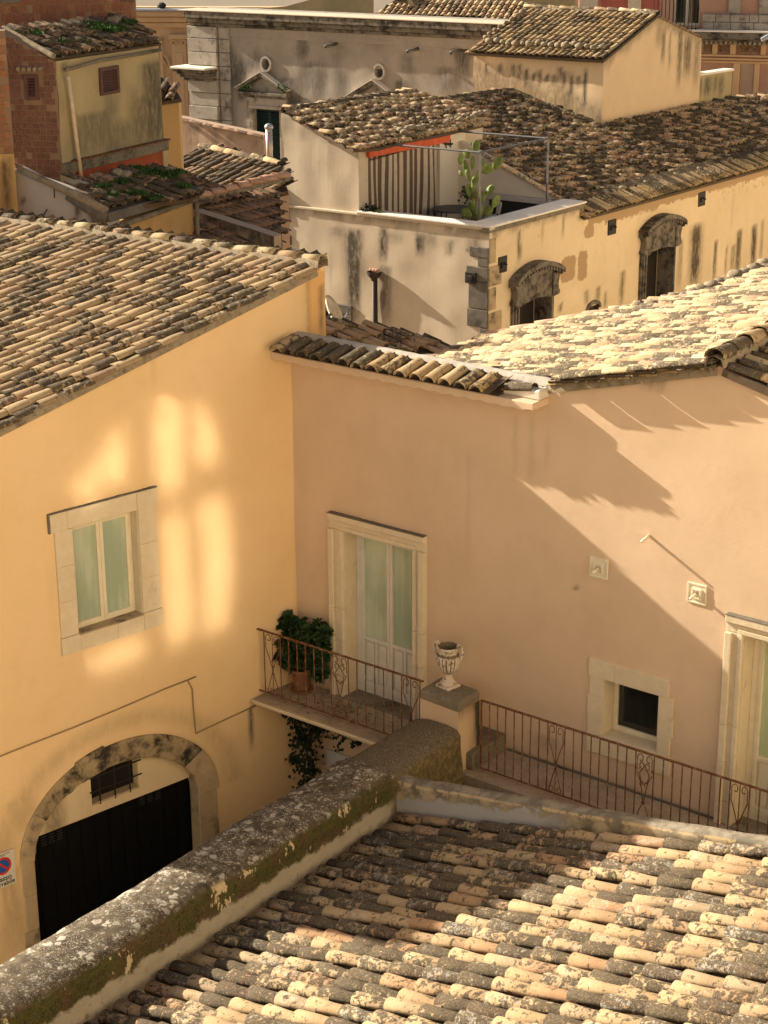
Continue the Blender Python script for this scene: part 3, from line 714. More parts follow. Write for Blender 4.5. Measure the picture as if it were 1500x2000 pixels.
stR = both(spx(R_, [(917, 880, 1150, 5, .10), (1010, 812, 960, 4, .13), (1040, 812, 960, 4, .13), (1068, 815, 960, 3, .13), (1262, 732, 762, 5, .7), (1275, 730, 772, 5, .55), (1290, 728, 770, 8, .5), (692, 818, 822, 2, .9), (1122, 1147, 1152, 2, .9), (1066, 1440, 1470, 30, .25)]),
           lambda u, z: .5 * (1 - sm(z, ZF, ZF + .10 + .1 * noise.noise((u * 3, 0, 1)))) if z > ZF - .1 else .3 * max(0, noise.noise((u, z, 1.))))
wall('plaster_wall', R_, -.02, UE, 0, topR, M['pink'], ph, holes=[(du0, du1, ZF, dz1), (sw0, sw1, swb, swt), (rd0, rd1, ZF, rdt)], step=.09, stain=stR, reveal=.34, thick=.3)
backing('house_body', R_, [(.1, 0), (UE - .02, 0), (UE - .02, topR[-1][1] - .15), (uP, zP - .15), (u70, zt70 - .15), (u70 - .5, zE - .9), (.1, zE - 1.3)], 3.2, M['pink'], ph, off=-.5)
# French doors: surround mouldings, frame, leaves
def french(u0, u1, zt, f0, f1, ftop, pane, fmat):
    for (d0, d1_, ins) in ((0, .06, 0.), (.06, .09, .0)):
        pass
    for nm, (a0, a1, b0, b1) in (('jamb_stone', (f0, u0, ZF, zt)), ('jamb_stone', (u1, f1, ZF, zt)), ('lintel_stone', (f0, f1, zt, ftop))):
        if nm == 'jamb_stone':
            z = ZF; cuts = [ZF, ZF + .35, ZF + .95, ZF + 1.5, zt]
            for c, d in zip(cuts, cuts[1:]):
                mb = MB(); mb.pbox(R_, a0, a1, c + .002, d - .002, -.02, .05)
                if a0 == f0: mb.pbox(R_, a0, a0 + .10, c + .002, d - .002, .052, .10); mb.pbox(R_, a1 - .07, a1, c + .002, d - .002, .052, .072)
                else: mb.pbox(R_, a1 - .10, a1, c + .002, d - .002, .052, .10); mb.pbox(R_, a0, a0 + .07, c + .002, d - .002, .052, .072)
                mk(nm, mb, M['cream_stone'], ph, bevel=.008)
        else:
            mb = MB(); mb.pbox(R_, a0, a1, b0 + .002, b1, -.02, .05); mb.pbox(R_, a0, a1, b1 - .10, b1 - .001, .052, .10); mb.pbox(R_, u0 - .07, u1 + .07, b0 + .002, b0 + .07, .052, .072); mk(nm, mb, M['cream_stone'], ph, bevel=.008)
            mb = MB()
            for k in range(30): uu = f0 + (f1 - f0) * k / 30; mb.pbox(R_, uu, uu + (f1 - f0) / 29, b1, b1 + .008 + .012 * abs(noise.noise((uu * 8, 1, 1))), -.01, .105)
            mk('weather_crust', mb, M['lava'], ph)
    lining(ph, R_, u0, u1, ZF, zt, .26, M['cream_stone']); window(ph, R_, u0 + .012, u1 - .012, ZF + .02, zt - .012, -.32, leaves=2, mat=fmat, pane=pane, fw=.10, panel_z=ZF + 1.0, t=.06)
    mb = MB(); mb.pbox(R_, u0, u1, ZF - .02, ZF + .035, -.3, .10); mk('door_step', mb, M['concrete'], ph, bevel=.01)
french(du0, du1, dz1, ff0, ff1, ft, M['pane'], M['greyframe'])
french(rd0, rd1, rdt, rd_f0, rd1 + (du0 - ff0), rd_ft, M['pane_r'], M['frame'])
# small window
so0, sot = R_.uz(1153.2, 1283.2); so1 = R_.uz(1316, 1372)[0]; sbb = R_.uz(1146, 1456)[1] + .0
lz = R_.uz(1152, 1318)[1]
blocks(ph, R_, [(so0, so0 + .42, swt, sot), (so0 + .42, so1 - .07, swt, sot)], -.02, .035, M['cream_stone'], 'lintel_stone')
hz_ = (swt - swb) / 3
for k in range(3): blocks(ph, R_, [(so0 + uni(-.02, .02), sw0, swb + k * hz_, swb + (k + 1) * hz_), (sw1, so1 + uni(-.02, .02), swb + k * hz_, swb + (k + 1) * hz_)], -.02, .03, M['cream_stone'], 'jamb_stone')
blocks(ph, R_, [(so0, sw0 + .3, swb - .28, swb), (sw0 + .3, sw1 - .1, swb - .28, swb), (sw1 - .1, so1, swb - .28, swb)], -.02, .04, M['cream_stone'], 'sill_stone')
mb = MB(); mb.pbox(R_, sw0, sw1, swb, swb + .02, -.33, .035); mk('sill_top', mb, M['cream_stone'], ph, bevel=.004)
lining(ph, R_, sw0, sw1, swb, swt, .25, M['cream_stone']); f = window(ph, R_, sw0 + .012, sw1 - .012, swb + .02, swt - .012, -.30, leaves=1, mat=M['frame'], pane=M['pane_dark'], fw=.025)
# wall vents and spout
for (x0, y0, x1, y1) in ((1153, 1094, 1187, 1133), (1344, 1143, 1379, 1183)):
    a0, b1 = R_.uz(x0, y0); a1, b0 = R_.uz(x1, y1); b1 = b0 + (a1 - a0)
    mb = MB()
    for k, (i_, d_) in enumerate(((0, .022), (.07, .04))):
        u0_, u1_, zb_, zt_ = a0 + i_, a1 - i_, b0 + i_, b1 - i_; e = .022
        mb.pbox(R_, u0_, u0_ + e, zb_, zt_, -.01, d_); mb.pbox(R_, u1_ - e, u1_, zb_, zt_, -.01, d_); mb.pbox(R_, u0_ + e, u1_ - e, zt_ - e, zt_, -.01, d_); mb.pbox(R_, u0_ + e, u1_ - e, zb_, zb_ + e, -.01, d_)
    mb.pbox(R_, a0 + .01, a1 - .01, b0 + .01, b1 - .01, -.01, .012); v = mk('flue_plate', mb, M['frame'], ph, bevel=.003)
    c_ = R_.pt((a0 + a1) / 2, (b0 + b1) / 2, .01); mb = MB(); mb.tube([c_, c_ + R_.n * .17 - UZ * .02], .022, 10); mk('flue_pipe', mb, M['frame'], v, smooth=True)
c_ = R_.pt(*R_.uz(1268, 1046), 0); mb = MB(); mb.tube([c_, c_ + R_.n * .19 - UZ * .03], .022, 10); mb.tube([c_ + R_.n * .188 - UZ * .0298, c_ + R_.n * .192 - UZ * .0305], .015, 10); mk('drain_spout', mb, M['frame'], ph, smooth=True)
# coping eave: one course of big tiles over a scalloped plaster cornice
o = R_.pt(.03, zE + .135, .50); upc = (-R_.n + UZ * .30).normalized()
def insc(x, y): return True
roof(ph, o, R_.u, upc, u70 - .62 - .02, .50, M['tile_eave'], sp=.262, expo=.50, tl=.47, deck=.0, nobj=60, jit=.8, hh=.36)
mb = MB(); n = int((u70 + .15) / .131); P = []
ub = -.12
for k in range(n + 1): P.append((ub + k * .131, zE - (.032 if k % 2 else .0)))
P = [(ub, zE + .10)] + P + [(u70 - .001, zE), (u70 - .001, zE + .10)]
mb.prism([R_.pt(u, z, .385) for u, z in P], -R_.n * .385); mk('scalloped_cornice', mb, M['pink'], ph, bevel=.01)
mb = MB(); mb.prism([R_.pt(-.12, zE + .1, .36), R_.pt(-.12, zE + .1, -.1), R_.pt(-.12, zE + .22, -.1)], R_.u * (u70 - .6 + .12)); mk('eave_fill', mb, M['deck'], ph)
mb = MB(); vs = []; fs = []; N = 90
for i in range(N + 1):
    u = -.25 + (u70 - .05 + .25) * i / N
    for j, (d, z) in enumerate(((-.02, .24), (-.06, .315), (-.14, .33), (-.22, .31), (-.28, .1))): vs.append(R_.pt(u, zE + z + .02 * noise.noise((u * 5, j, 0)), d + .015 * noise.noise((u * 4, j, 3))))
for i in range(N):
    for j in range(4): fs.append((i * 5 + j, (i + 1) * 5 + j, (i + 1) * 5 + j + 1, i * 5 + j + 1))
mb.add(vs, fs); mk('mortar_fillet', mb, stone('whitish mortar fillet', (.46, .42, .36), (.38, .34, .29), dk=.15, scale=9, bump=.8), ph, smooth=True)
mb = MB(); ub0 = u70 - .62
mb.prism([R_.pt(ub0, zE + .10, .22), R_.pt(u70 - .001, zE + .10, .22), R_.pt(u70 - .001, zt70 - .02, .22), R_.pt(u70 - .10, zt70 - .05, .22), R_.pt(ub0, zE + .26, .22)], -R_.n * .5); mk('eave_end_block', mb, M['white'], ph, bevel=.02)
ms = tile_meshes(M['tile_pale'], .30, .5, .36); X_ = R_.u; Mx = frame_m(R_.pt(ub0 - .02, zt70 - .12, .13), X_.cross(UZ), X_, UZ) @ Matrix.Rotation(math.radians(7), 4, 'X'); place('end_tile', ms[1][0], Mx, ph)
mb = MB()
# bleached slope: courses parallel to the gable verge
g0 = R_.pt(u70, zt70); g1 = R_.pt(uP, zP); aP = (g1 - g0).normalized(); r0 = hz(1410, 705, zP); r1_ = hz(1500, 650, zP)
bdir = (hitp(1500, 649, g1, aP.cross(az(33)).normalized()) - g1); bdir.z = 0; bdir = az(34)
nP = bdir.cross(aP).normalized(); nP = nP if nP.z > 0 else -nP
Lp = 7.7; oP = g1 - aP * Lp + nP * .02
def onP(px, py): return hitp(px, py, g1, nP)
def uvP(p):                                            # skew coordinates (x along the ridge direction, y up the slope)
    d = p - oP; A = Matrix(((bdir.dot(bdir), bdir.dot(aP)), (bdir.dot(aP), 1.))); v = A.inverted() @ Vector((d.dot(bdir), d.dot(aP))); return v.x, v.y
F = [uvP(onP(x, y)) for x, y in ((866, 694), (952, 664), (1240, 606), (1515, 556))]
def insP(x, y):
    fx = F[-1][0] + (y - F[-1][1]) * (F[-1][0] - F[-2][0]) / (F[-1][1] - F[-2][1]) if y > F[-1][1] else None
    if fx is None:
        for p, q in zip(F, F[1:]):
            if y <= q[1]: fx = p[0] + (q[0] - p[0]) * (y - p[1]) / (q[1] - p[1]); break
    if x > fx: return False
    u = (oP + bdir * x + aP * y - R_.o).dot(R_.u); d = -(oP + bdir * x + aP * y - R_.o).dot(R_.n)
    return (d > .42 or u > u70 - .05) and d > -.13 and y < Lp - .05
roof(ph, oP, bdir, aP, max(f[0] for f in F) + 1.5, Lp, M['tile_pale'], sp=.245, expo=.40, tl=.50, inside=insP, nobj=300, x0=-.35, deck=0)
mb = MB(); Q = [oP + bdir * (-.05) + aP * 3.8 - nP * .06, g1 - nP * .06, g1 + bdir * 8 - nP * .06] + [oP + bdir * f[0] + aP * f[1] - nP * .06 for f in F[::-1]]
mb.prism([oP + bdir * .0 + aP * 3.75 - nP * .03, g1 - nP * .03] + [oP + bdir * f[0] + aP * min(f[1], Lp) - nP * .03 for f in F[::-1]] + [oP + bdir * .42 - nP * .03, oP + bdir * .42 + aP * 3.75 - nP * .03], -nP * .12); mk('roof_deck', mb, M['deck'], ph)
fe = [oP + bdir * f[0] + aP * f[1] for f in F]
for p, q in zip(fe[1:], fe[2:]): tile_line(ph, p, q, M['tile_pink'], sp=.26, expo=.46, tl=.50, name='verge_tile', lift=.05, mortar=0, jit=.4)
tile_line(ph, g0 + aP * .0 + bdir * .02 + nP * .01, g1 + bdir * .02, M['tile_eave'], sp=.22, expo=.42, tl=.46, name='verge_tile', lift=.0, hh=.22, bedw=.07)
# darker slope to the right of the ridge
aR_ = (R_.pt(uP, zP) - R_.pt(UE, topR[-1][1])).normalized(); oR = R_.pt(UE, topR[-1][1], .07) + UZ * .02
roof(ph, oR, bdir, aR_, 8., (R_.pt(uP, zP) - R_.pt(UE, topR[-1][1])).length - .12, M['tile_eave'], sp=.25, expo=.38, tl=.48, nobj=80)
tile_line(ph, g1 + UZ * .06 + bdir * -.12, g1 + bdir * 8 + UZ * .06, M['tile_eave'], sp=.34, expo=.48, tl=.56, name='ridge_tile', lift=.06, hh=.42, bedw=.13)

# ================================================================ BALCONY SLAB AND TERRACE
pu0 = 3.16; pu1 = pu0 + .76; pd0, pd1 = .56, 1.08       # pillar footprint along and out from the wall
mb = MB(); du = .98
mb.pbox(R_, -.12, pu0 + .2, ZF - .06, ZF, .0, du); mb.pbox(R_, -.12, pu0 + .2, ZF - .12, ZF - .062, 0, du - .05); mb.pbox(R_, -.10, pu0 + .2, ZF - .17, ZF - .122, 0, du - .12)
bs = mk('balcony_slab', mb, [M['floor']], ph, bevel=.012)
mb = MB(); mb.pbox(R_, -.12, pu0 + .2, ZF - .055, ZF - .015, du, du + .03); mb.pbox(R_, -.12, pu0 + .2, ZF - .10, ZF - .06, du - .05, du - .01); mk('slab_moulding', mb, M['cream_stone'], bs, bevel=.008)
mb = MB(); mb.pbox(R_, pu1 - .3, UE, ZF - .16, ZF, 0, 1.02); mk('terrace_floor', mb, M['floor'], ph, bevel=.01)
mb = MB(); mb.pbox(R_, pu1 + .1, UE, 0, ZF - .161, 0, .96); mk('terrace_base', mb, M['yellow'], ph)
mb = MB(); mb.pbox(R_, pu0 + .1, R_.uz(990, 1450)[0], ZF + .002, ZF + .27, 0.003, .88); mk('raised_step', mb, M['concrete'], ph, bevel=.015)
mb = MB()
for k in range(60): u = R_.uz(992, 1465)[0] + (rd0 - R_.uz(992, 1465)[0] - .05) * k / 60; mb.pbox(R_, u, u + .13, ZF, ZF + .03 + .03 * abs(noise.noise((u * 5, 0, 2))), .004, .02 + .012 * noise.noise((u * 7, 1, 2)))
mk('dirty_skirting', mb, M['lava'], ph)
# pale board under the balcony
bd = thing('notice_board', R_.pt(1.45, ZF - 1.4, .03), 'pale grey blank board fixed under the balcony, beside the ivy', 'board')
a0, zt_ = R_.uz(640, 1462); mb = MB(); mb.pbox(R_, a0, a0 + .62, zt_ - .75, zt_, .005, .03); mk('board_face', mb, plain('pale board', (.50, .49, .49), .6, var=.04), bd, bevel=.004)
mb = MB(); q = plain('board ink', (.05, .05, .06), .6)
mb.pbox(R_, a0 + .40, a0 + .44, zt_ - .16, zt_ - .03, .031, .033); mb.pbox(R_, a0 + .441, a0 + .50, zt_ - .05, zt_ - .03, .031, .033); mb.pbox(R_, a0 + .441, a0 + .48, zt_ - .105, zt_ - .09, .031, .033); mk('board_mark', mb, q, bd)

# ================================================================ RAILINGS
def scroll(c0, c1, n=14, turns=1.1, r=.05, sgn=1):
    pass
def railing(u0, n, sp, panels, d, zt, zb, lab, group, endpost=True, hearts=()):
    th = thing('balcony_railing', R_.pt(u0, zb, d), lab, 'railing', group)
    u1 = u0 + (n - 1) * sp
    mb = MB(); mb.pbox(R_, u0 - .01, u1 + .06, zt - .012, zt + .006, d - .02, d + .02); mk('top_rail', mb, M['rust'], th)
    mb = MB(); mb.pbox(R_, u0 - .01, u1 + .06, zb, zb + .012, d - .012, d + .012); mk('bottom_rail', mb, M['rust'], th)
    for k in range(n):
        if any(k == p + 1 for p in panels): continue
        mb = MB(); r = .0105 if k else .016; e = uni(-.006, .006)
        mb.tube([R_.pt(u0 + k * sp, zb, d), R_.pt(u0 + k * sp + e, (zb + zt) / 2, d + uni(-.004, .004)), R_.pt(u0 + k * sp, zt - .01, d)], r, 6); mk('baluster', mb, M['rust'], th)
    for pi_, p in enumerate(panels):
        uc = u0 + (p + 1) * sp; h = zt - zb; w = sp * .86; mb = MB(); heart = p in hearts
        P = lambda x, z: R_.pt(uc + x * w, zb + z * h, d)
        zc = .40 if not heart else .30
        for s in (-1, 1):
            # crossing bars
            mb.tube([P(s * .95, .74 if not heart else .70), P(s * .45, .58), P(0, zc), P(-s * .45, .2), P(-s * .85, .03)], .0075, 6)
            # curl at the top
            R0 = .30
            pts = [P(s * .97, .02 + .72)] + [P(s * (.97 - .02 * q), .74 + .035 * q) for q in range(1, 4)]
            c = (s * .52, .90)
            for q in range(15):
                a = (0 if s > 0 else math.pi) + s * (q / 14) * math.pi * 1.75; rr = .43 * (1 - .62 * q / 14); pts.append(P(c[0] + rr * math.cos(a), c[1] + rr * .17 * math.sin(a) * 1.0))
            mb.tube(pts, .007, 6)
            # curls at the foot
            pts = []
            for q in range(12):
                a = (0 if s > 0 else math.pi) - s * (q / 11) * math.pi * 1.5; rr = .36 * (1 - .6 * q / 11); pts.append(P(s * .5 + rr * math.cos(a), .075 + rr * .17 * math.sin(a)))
            mb.tube(pts, .006, 6)
            if heart:
                pts = []
                for q in range(14):
                    a = -math.pi / 2 * 0 + s * 0 + (math.pi if s > 0 else 0) - s * (q / 13) * math.pi * 1.4; rr = .34 * (1 - .5 * q / 13)
                    pts.append(P(s * .40 - 0 + rr * math.cos(a), .80 + rr * .17 * math.sin(a)))
                mb.tube(pts + [], .0075, 6)
                mb.tube([P(s * .06, .80), P(s * .62, .70), P(s * .42, .60), P(s * .05, .545)], .0075, 6)
                pts = [P(s * .30 + .22 * math.cos(t_), .555 + .035 * math.sin(t_)) for t_ in [i * .6 for i in range(9)]]; mb.tube(pts, .006, 5)
        if not heart: mb.tube([P(0, .02), P(0, .98)], .008, 6)
        tri_noise_blob(mb, P(0, zc), .030 if heart else .02, seed=p)
        mk('scroll_panel', mb, M['rust'], th)
    return th
bl0, _ = R_.off(.80).uz(499.4, 1280)
s_ = .1553
def useq(x): return R_.off(.80).uz(470 + x / 3.061, 1220 + x * .1)[0]
ua, ub = useq(90), R_.off(.80).uz(820.2, 1370)[0]
sL = (ub - ua) / 19
railing(ua, 20, sL, [1, 9, 17], .80, H - 11.20, ZF + .075, 'rusty iron balcony railing with scroll panels in front of the potted bush', 'rusty wrought iron railings', hearts=(9,))
uc, ud = R_.off(.84).uz(939.5, 1440)[0], R_.off(.84).uz(900 + 1460 / 2.5, 1620)[0]
sR = (ud - uc) / 32 if 0 else (R_.off(.84).uz(900 + 1305 / 2.5, 1600)[0] - uc) / 28
railing(uc, 44, sR, [8, 18, 28, 38], .84, H - 11.18, ZF + .075, 'long rusty iron railing along the terrace, right of the urn pillar', 'rusty wrought iron railings', hearts=(18, 38))

# ================================================================ PARAPET WALL, PILLAR, URN
AZP = 37.
pa = hz(897, 1423, H - 11.6); pb = hz(815, 1390, H - 11.6)
Pp = Pl((.15, 22.35, 0), AZP)                          # inner face plane of the parapet
ZT = H - 11.58
uF = (Vector((pa.x, pa.y, 0)) - Pp.o).dot(Pp.u); wF = .80
oA = hz(0, 1900, ZT); wN = -(Vector((oA.x, oA.y, 0)) - Pp.o).dot(Pp.n)
pw = thing('parapet_wall', Pp.pt(-2.5, 0, -.4), 'thick old parapet wall covered with white lichen and green moss, running diagonally', 'wall')
mb = MB(); U0 = -9.; N = 210; rows = []
def prof(u):
    w = .84
    return [(-w, -12), (-w, -.10), (-w + .05, -.02), (-w * .66, .02), (-w * .33, .015), (-.09, -.015), (-.03, -.06), (0, -.14), (0, -.30), (0, -.46), (0.01, -.62), (.012, -.78), (0.012, -3)]
vs = []; fs = []; K = len(prof(0))
for i in range(N + 1):
    u = U0 + (uF - U0) * i / N
    far = sm(u, -.55, .25)                             # the stretch next to the pillar is smoother and a little lower
    for j, (d, z) in enumerate(prof(u)):
        q = noise.noise((u * 1.1, j * .35, 1.)) * .035 + noise.noise((u * 5, j * .9, 4.)) * .014
        if j in (0, K - 1): q = 0
        dz = q if 1 <= j <= 6 else 0; dd = q if j >= 6 or j <= 1 else 0
        dz += -.05 * far * (1 if 2 <= j <= 6 else 0) + .04 * math.exp(-((u + .35) / .25) ** 2) * (1 if 2 <= j <= 6 else 0)
        vs.append(Pp.pt(u, max(0., ZT + z + dz) if j not in (0,) else 0, d + dd))
for i in range(N):
    for j in range(K - 1): fs.append((i * K + j, (i + 1) * K + j, (i + 1) * K + j + 1, i * K + j + 1))
mb.add(vs, fs); pf = parapet_mat(H - 12.02, Pp.o, Pp.u); mk('parapet_body', mb, pf, pw, smooth=True)
# pillar standing on the end of the parapet
pl_ = thing('pillar', hz(865, 1440, ZF), 'square plastered pillar with dark mossy cap carrying the stone urn', 'pillar')
a_ = hz(896, 1373, H - 11.2); b_ = hz(937, 1348, H - 11.2); c_ = hz(812, 1350, H - 11.2)
e1 = (b_ - a_); e1.z = 0; e2 = (c_ - a_); e2.z = 0; e1 = az(37) * e1.length; e2 = az(AR + 180 + 4) * e2.length
def colbox(mb, o, e1, e2, z0, z1, g=0.):
    p = [o - e1.normalized() * g - e2.normalized() * g, o + e1 + e1.normalized() * g - e2.normalized() * g, o + e1 + e2 + e1.normalized() * g + e2.normalized() * g, o + e2 - e1.normalized() * g + e2.normalized() * g]
    mb.hexa([Vector((q.x, q.y, z0)) for q in p] + [Vector((q.x, q.y, z1)) for q in p])
zcap = H - 11.2
def gridbox(name, o, e1, e2, z0, z1, mat, parent, stain=None, n=14):
    mb = MB(); at_v = []
    for (p, d) in ((o, e1), (o, e2), (o + e1, e2), (o + e2, e1)):
        b = len(mb.v)
        for i in range(n + 1):
            for j in range(n + 1): q = p + d * (i / n); z = z0 + (z1 - z0) * j / n; mb.v.append((q.x, q.y, z)); at_v.append(stain(i / n, j / n, d is e1) if stain else 0)
        for i in range(n):
            for j in range(n): k = b + i * (n + 1) + j; mb.f.append((k, k + 1, k + n + 2, k + n + 1)); mb.mi.append(0)
    b = len(mb.v); mb.v += [tuple(Vector((q.x, q.y, z1))) for q in (o, o + e1, o + e1 + e2, o + e2)]; mb.f.append((b, b + 1, b + 2, b + 3)); mb.mi.append(0); at_v += [0] * 4
    ob = mk(name, mb, mat, parent); t = ob.data.attributes.new('stain', 'FLOAT', 'POINT'); t.data.foreach_set('value', at_v); return ob
gridbox('pillar_shaft', a_, e1, e2, ZF - 1.2, zcap - .155, plaster('pillar plaster', (.56, .40, .26), (.60, .44, .29), streak=.05, blotch=.1, dark=(.05, .045, .03), patch=(.5, .3, .14)), pl_,
        stain=lambda s, t, side: (sm(s, .62, .95) * sm(t, .25, .95) + sm(s, .85, 1.) * .6 + sm(t, .90, 1.) * .5) if side else 0)
mb = MB(); colbox(mb, a_, e1, e2, zcap - .155, zcap - .015, .004); mb2 = mk('pillar_cap', mb, M['concrete'], pl_, bevel=.02)
mb = MB(); colbox(mb, a_ + e1 * .02 + e2 * .02, e1 * .96, e2 * .96, zcap - .0149, zcap, 0); mk('cap_skin', mb, M['concrete'], mb2, bevel=.01)
uc_ = a_ + e1 * .5 + e2 * .5 + (e2.normalized() * .05)
uc_ = Vector((uc_.x, uc_.y, zcap)); pc = hz(875, 1341, zcap); uc_ = Vector((pc.x, pc.y, zcap))
um = NT('urn plaster with worn brown grime'); q_ = um.noise(14, 6, .7); q2 = um.noise(5, 5, .6); q3 = um.noise(50, 4, .6)
c_q = um.mix(um.ramp(q2, .35, .65), (.60, .52, .42), (.50, .42, .33)); c_q = um.mix(um.math('MULTIPLY', um.ramp(um.math('ADD', q_, um.math('MULTIPLY', um.attr('groove'), .22)), .53, .62), .9), c_q, um.mix(um.ramp(q3, .4, .6), (.16, .10, .05), (.07, .055, .03)))
um.col(c_q); um.bump(q_, .6, .008); um = um.m
ur = thing('stone_urn', uc_, 'weathered white fluted urn with two scroll handles on the pillar', 'urn')
def urn():
    mb = MB(); S = .2
    prof = [(.0, .045), (.118, .045), (.122, .06), (.118, .075), (.10, .09), (.082, .115), (.066, .15), (.058, .19), (.062, .215), (.074, .228), (.082, .238), (.10, .25), (.128, .275), (.152, .315), (.170, .365), (.180, .415), (.183, .46), (.178, .49), (.170, .505), (.158, .512), (.150, .53), (.146, .56), (.150, .59), (.160, .612), (.166, .622), (.166, .64), (.158, .648), (.140, .645), (.132, .62), (.130, .58), (.135, .52), (.12, .40), (.0, .36)]
    k = 96
    def mod(i, a):
        z = prof[i][1]
        if .25 < z < .50 and i < 19: return 1 - .075 * (abs(math.sin(a * 9)) < .32) * sm(z, .25, .29) * (1 - sm(z, .47, .505)) + .012 * abs(math.sin(a * 9))
        if .11 < z < .2 and i < 9: return 1 - .05 * (.5 + .5 * math.cos(a * 16))
        return 1
    mb.lathe(uc_, prof, k, mod); return mb, prof
mbu, prof_u = urn(); ub_ = mk('urn_body', mbu, um, ur, smooth=True)
gr = ub_.data.attributes.new('groove', 'FLOAT', 'POINT'); vals = []
for i, (r, z) in enumerate(prof_u):
    for j in range(96): a = 2 * math.pi * j / 96; vals.append(1. if (.25 < z < .5 and i < 19 and abs(math.sin(a * 9)) < .34) or i > 26 or i in (19, 20, 10) else 0.)
gr.data.foreach_set('value', vals)
mb = MB(); ex = az(48); ey = az(48 + 90)
Pq = [uc_ + ex * sx * .135 + ey * sy * .135 for sx, sy in ((-1, -1), (1, -1), (1, 1), (-1, 1))]
mb.prism([Vector((p.x, p.y, zcap + .001)) for p in Pq], (0, 0, .045)); mk('urn_plinth', mb, um, ur, bevel=.01)
for s in (-1, 1):
    d = az(118) * s; mb = MB(); pts = []
    for q in range(11): a = math.radians(150 - q * 36); rr = .034 * (.45 + .055 * q); pts.append(uc_ + d * (.172 + rr * math.cos(a)) + UZ * (.672 + rr * math.sin(a)))
    pts += [uc_ + d * (.215) + UZ * .66, uc_ + d * .228 + UZ * .61, uc_ + d * .226 + UZ * .55, uc_ + d * .208 + UZ * .50, uc_ + d * .190 + UZ * .455, uc_ + d * .188 + UZ * .43]
    mb.tube(pts, [.013] * 11 + [.018, .022, .022, .02, .02, .012], 10); mk('urn_handle', mb, um, ur, smooth=True)

# ================================================================ POTTED BUSH AND IVY
pp = hz(590, 1349, ZF); pp.z = ZF
bu = thing('potted_plant', pp, 'bushy dark green succulent shrub in a terracotta pot on the balcony', 'plant')
mb = MB(); mb.lathe(pp, [(0, .01), (.17, .01), (.185, .03), (.18, .035), (.10, .035)], 28); mk('saucer', mb, M['pot'], bu, smooth=True)
mb = MB(); mb.lathe(pp, [(0, .04), (.115, .04), (.125, .06), (.155, .30), (.158, .33), (.172, .335), (.175, .395), (.160, .40), (.148, .39), (.145, .36)], 32); pt_ = mk('pot', mb, M['pot'], bu, smooth=True)
mb = MB(); mb.lathe(pp, [(.0, .37), (.147, .365)], 20); mk('soil', mb, M['soil'], pt_)
R0 = random.Random(4); st_ = MB(); lf = MB()
def rosette(mb, c, ax, r, n=16, R=R0):
    ax = ax.normalized(); s = ax.cross(Vector((.3, .5, .8))).normalized(); t = ax.cross(s)
    for k in range(n):
        a = k * 2.4; tilt = .25 + .95 * k / n; d = (s * math.cos(a) + t * math.sin(a)) * math.sin(tilt) + ax * math.cos(tilt); L = r * (.55 + .5 * k / n) * R.uniform(.8, 1.15)
        w = d.cross(ax); w = (w.normalized() if w.length > .01 else s) * L * .20; nn = d.cross(w).normalized() * L * .06
        mb.add([c, c + d * L * .45 - w * .8 + nn, c + d * L * .8 - w, c + d * L + nn, c + d * L * .8 + w, c + d * L * .45 + w * .8 + nn, c + d * L * .6 - nn * .8], [(0, 1, 6, 5), (1, 2, 3, 6), (6, 3, 4, 5)])
blobs = [((-.28, .62), .27), ((.10, .98), .25), ((.36, 1.05), .20), ((-.18, .98), .24), ((.0, .78), .25), ((.42, .80), .16), ((-.36, .84), .18), ((-.10, .56), .22), ((.18, .62), .18), ((.40, .44), .12), ((-.22, 1.14), .14), ((.33, .55), .08), ((-.52, .80), .16), ((-.46, .52), .18), ((-.40, 1.08), .17), ((.40, 1.14), .14), ((-.56, .62), .12)]
for (bx, bz), br in blobs:
    for k in range(int(26 * br / .2)):
        v = Vector((R0.gauss(0, 1), R0.gauss(0, 1), R0.gauss(0, 1))).normalized() * br * R0.uniform(.55, 1.05)
        c = pp + R_.u * (bx + v.x) + R_.n * (.0 + v.y * .8) + UZ * (bz + v.z)
        ax = Vector((0, 0, .7)) + (R_.u * v.x + R_.n * v.y + UZ * v.z) / br
        rosette(lf, c, ax, R0.uniform(.09, .135))
    b0 = pp + UZ * .36; b1_ = pp + R_.u * bx + UZ * bz; md = (b0 + b1_) / 2 + UZ * -.05 + R_.n * .03
    st_.tube([b0, md, b1_], [.02, .014, .008], 6)
mk('foliage', lf, M['leaf'], bu); mk('stem', st_, M['stem'], bu)
def leafcloud(mb, pts, n, size, R):
    for _ in range(n):
        c, rad = R.choice(pts); v = Vector((R.gauss(0, .5), R.gauss(0, .5), R.gauss(0, .5))); c = c + Vector((v.x * rad, v.y * rad, v.z * rad))
        d = Vector((R.gauss(0, .6), R.gauss(0, .6), -1)).normalized(); w = d.cross(Vector((R.gauss(0, 1), R.gauss(0, 1), 0))).normalized(); s = size * R.uniform(.6, 1.2); nn = d.cross(w) * s * .15
        mb.add([c, c + d * s * .35 - w * s * .45, c + d * s, c + d * s * .35 + w * s * .45, c + d * s * .45 + nn], [(0, 1, 4), (1, 2, 4), (2, 3, 4), (3, 0, 4)])
iv = thing('hanging_ivy', R_.pt(.6, ZF - 1.8, .25), 'dark ivy hanging in the corner under the balcony', 'ivy')
R1 = random.Random(9); mb = MB(); Rv = R_.off(.35)
def ivp(x, y, r): return (Rv.pt(*Rv.uz(x, y)), r)
leafcloud(mb, [ivp(*q) for q in ((575, 1400, .12), (590, 1420, .18), (605, 1440, .2), (600, 1470, .2), (590, 1495, .17), (608, 1500, .15), (598, 1530, .14), (590, 1555, .13), (585, 1440, .15), (620, 1420, .15), (575, 1480, .08), (585, 1580, .1), (570, 1610, .08))], 1100, .075, R1)
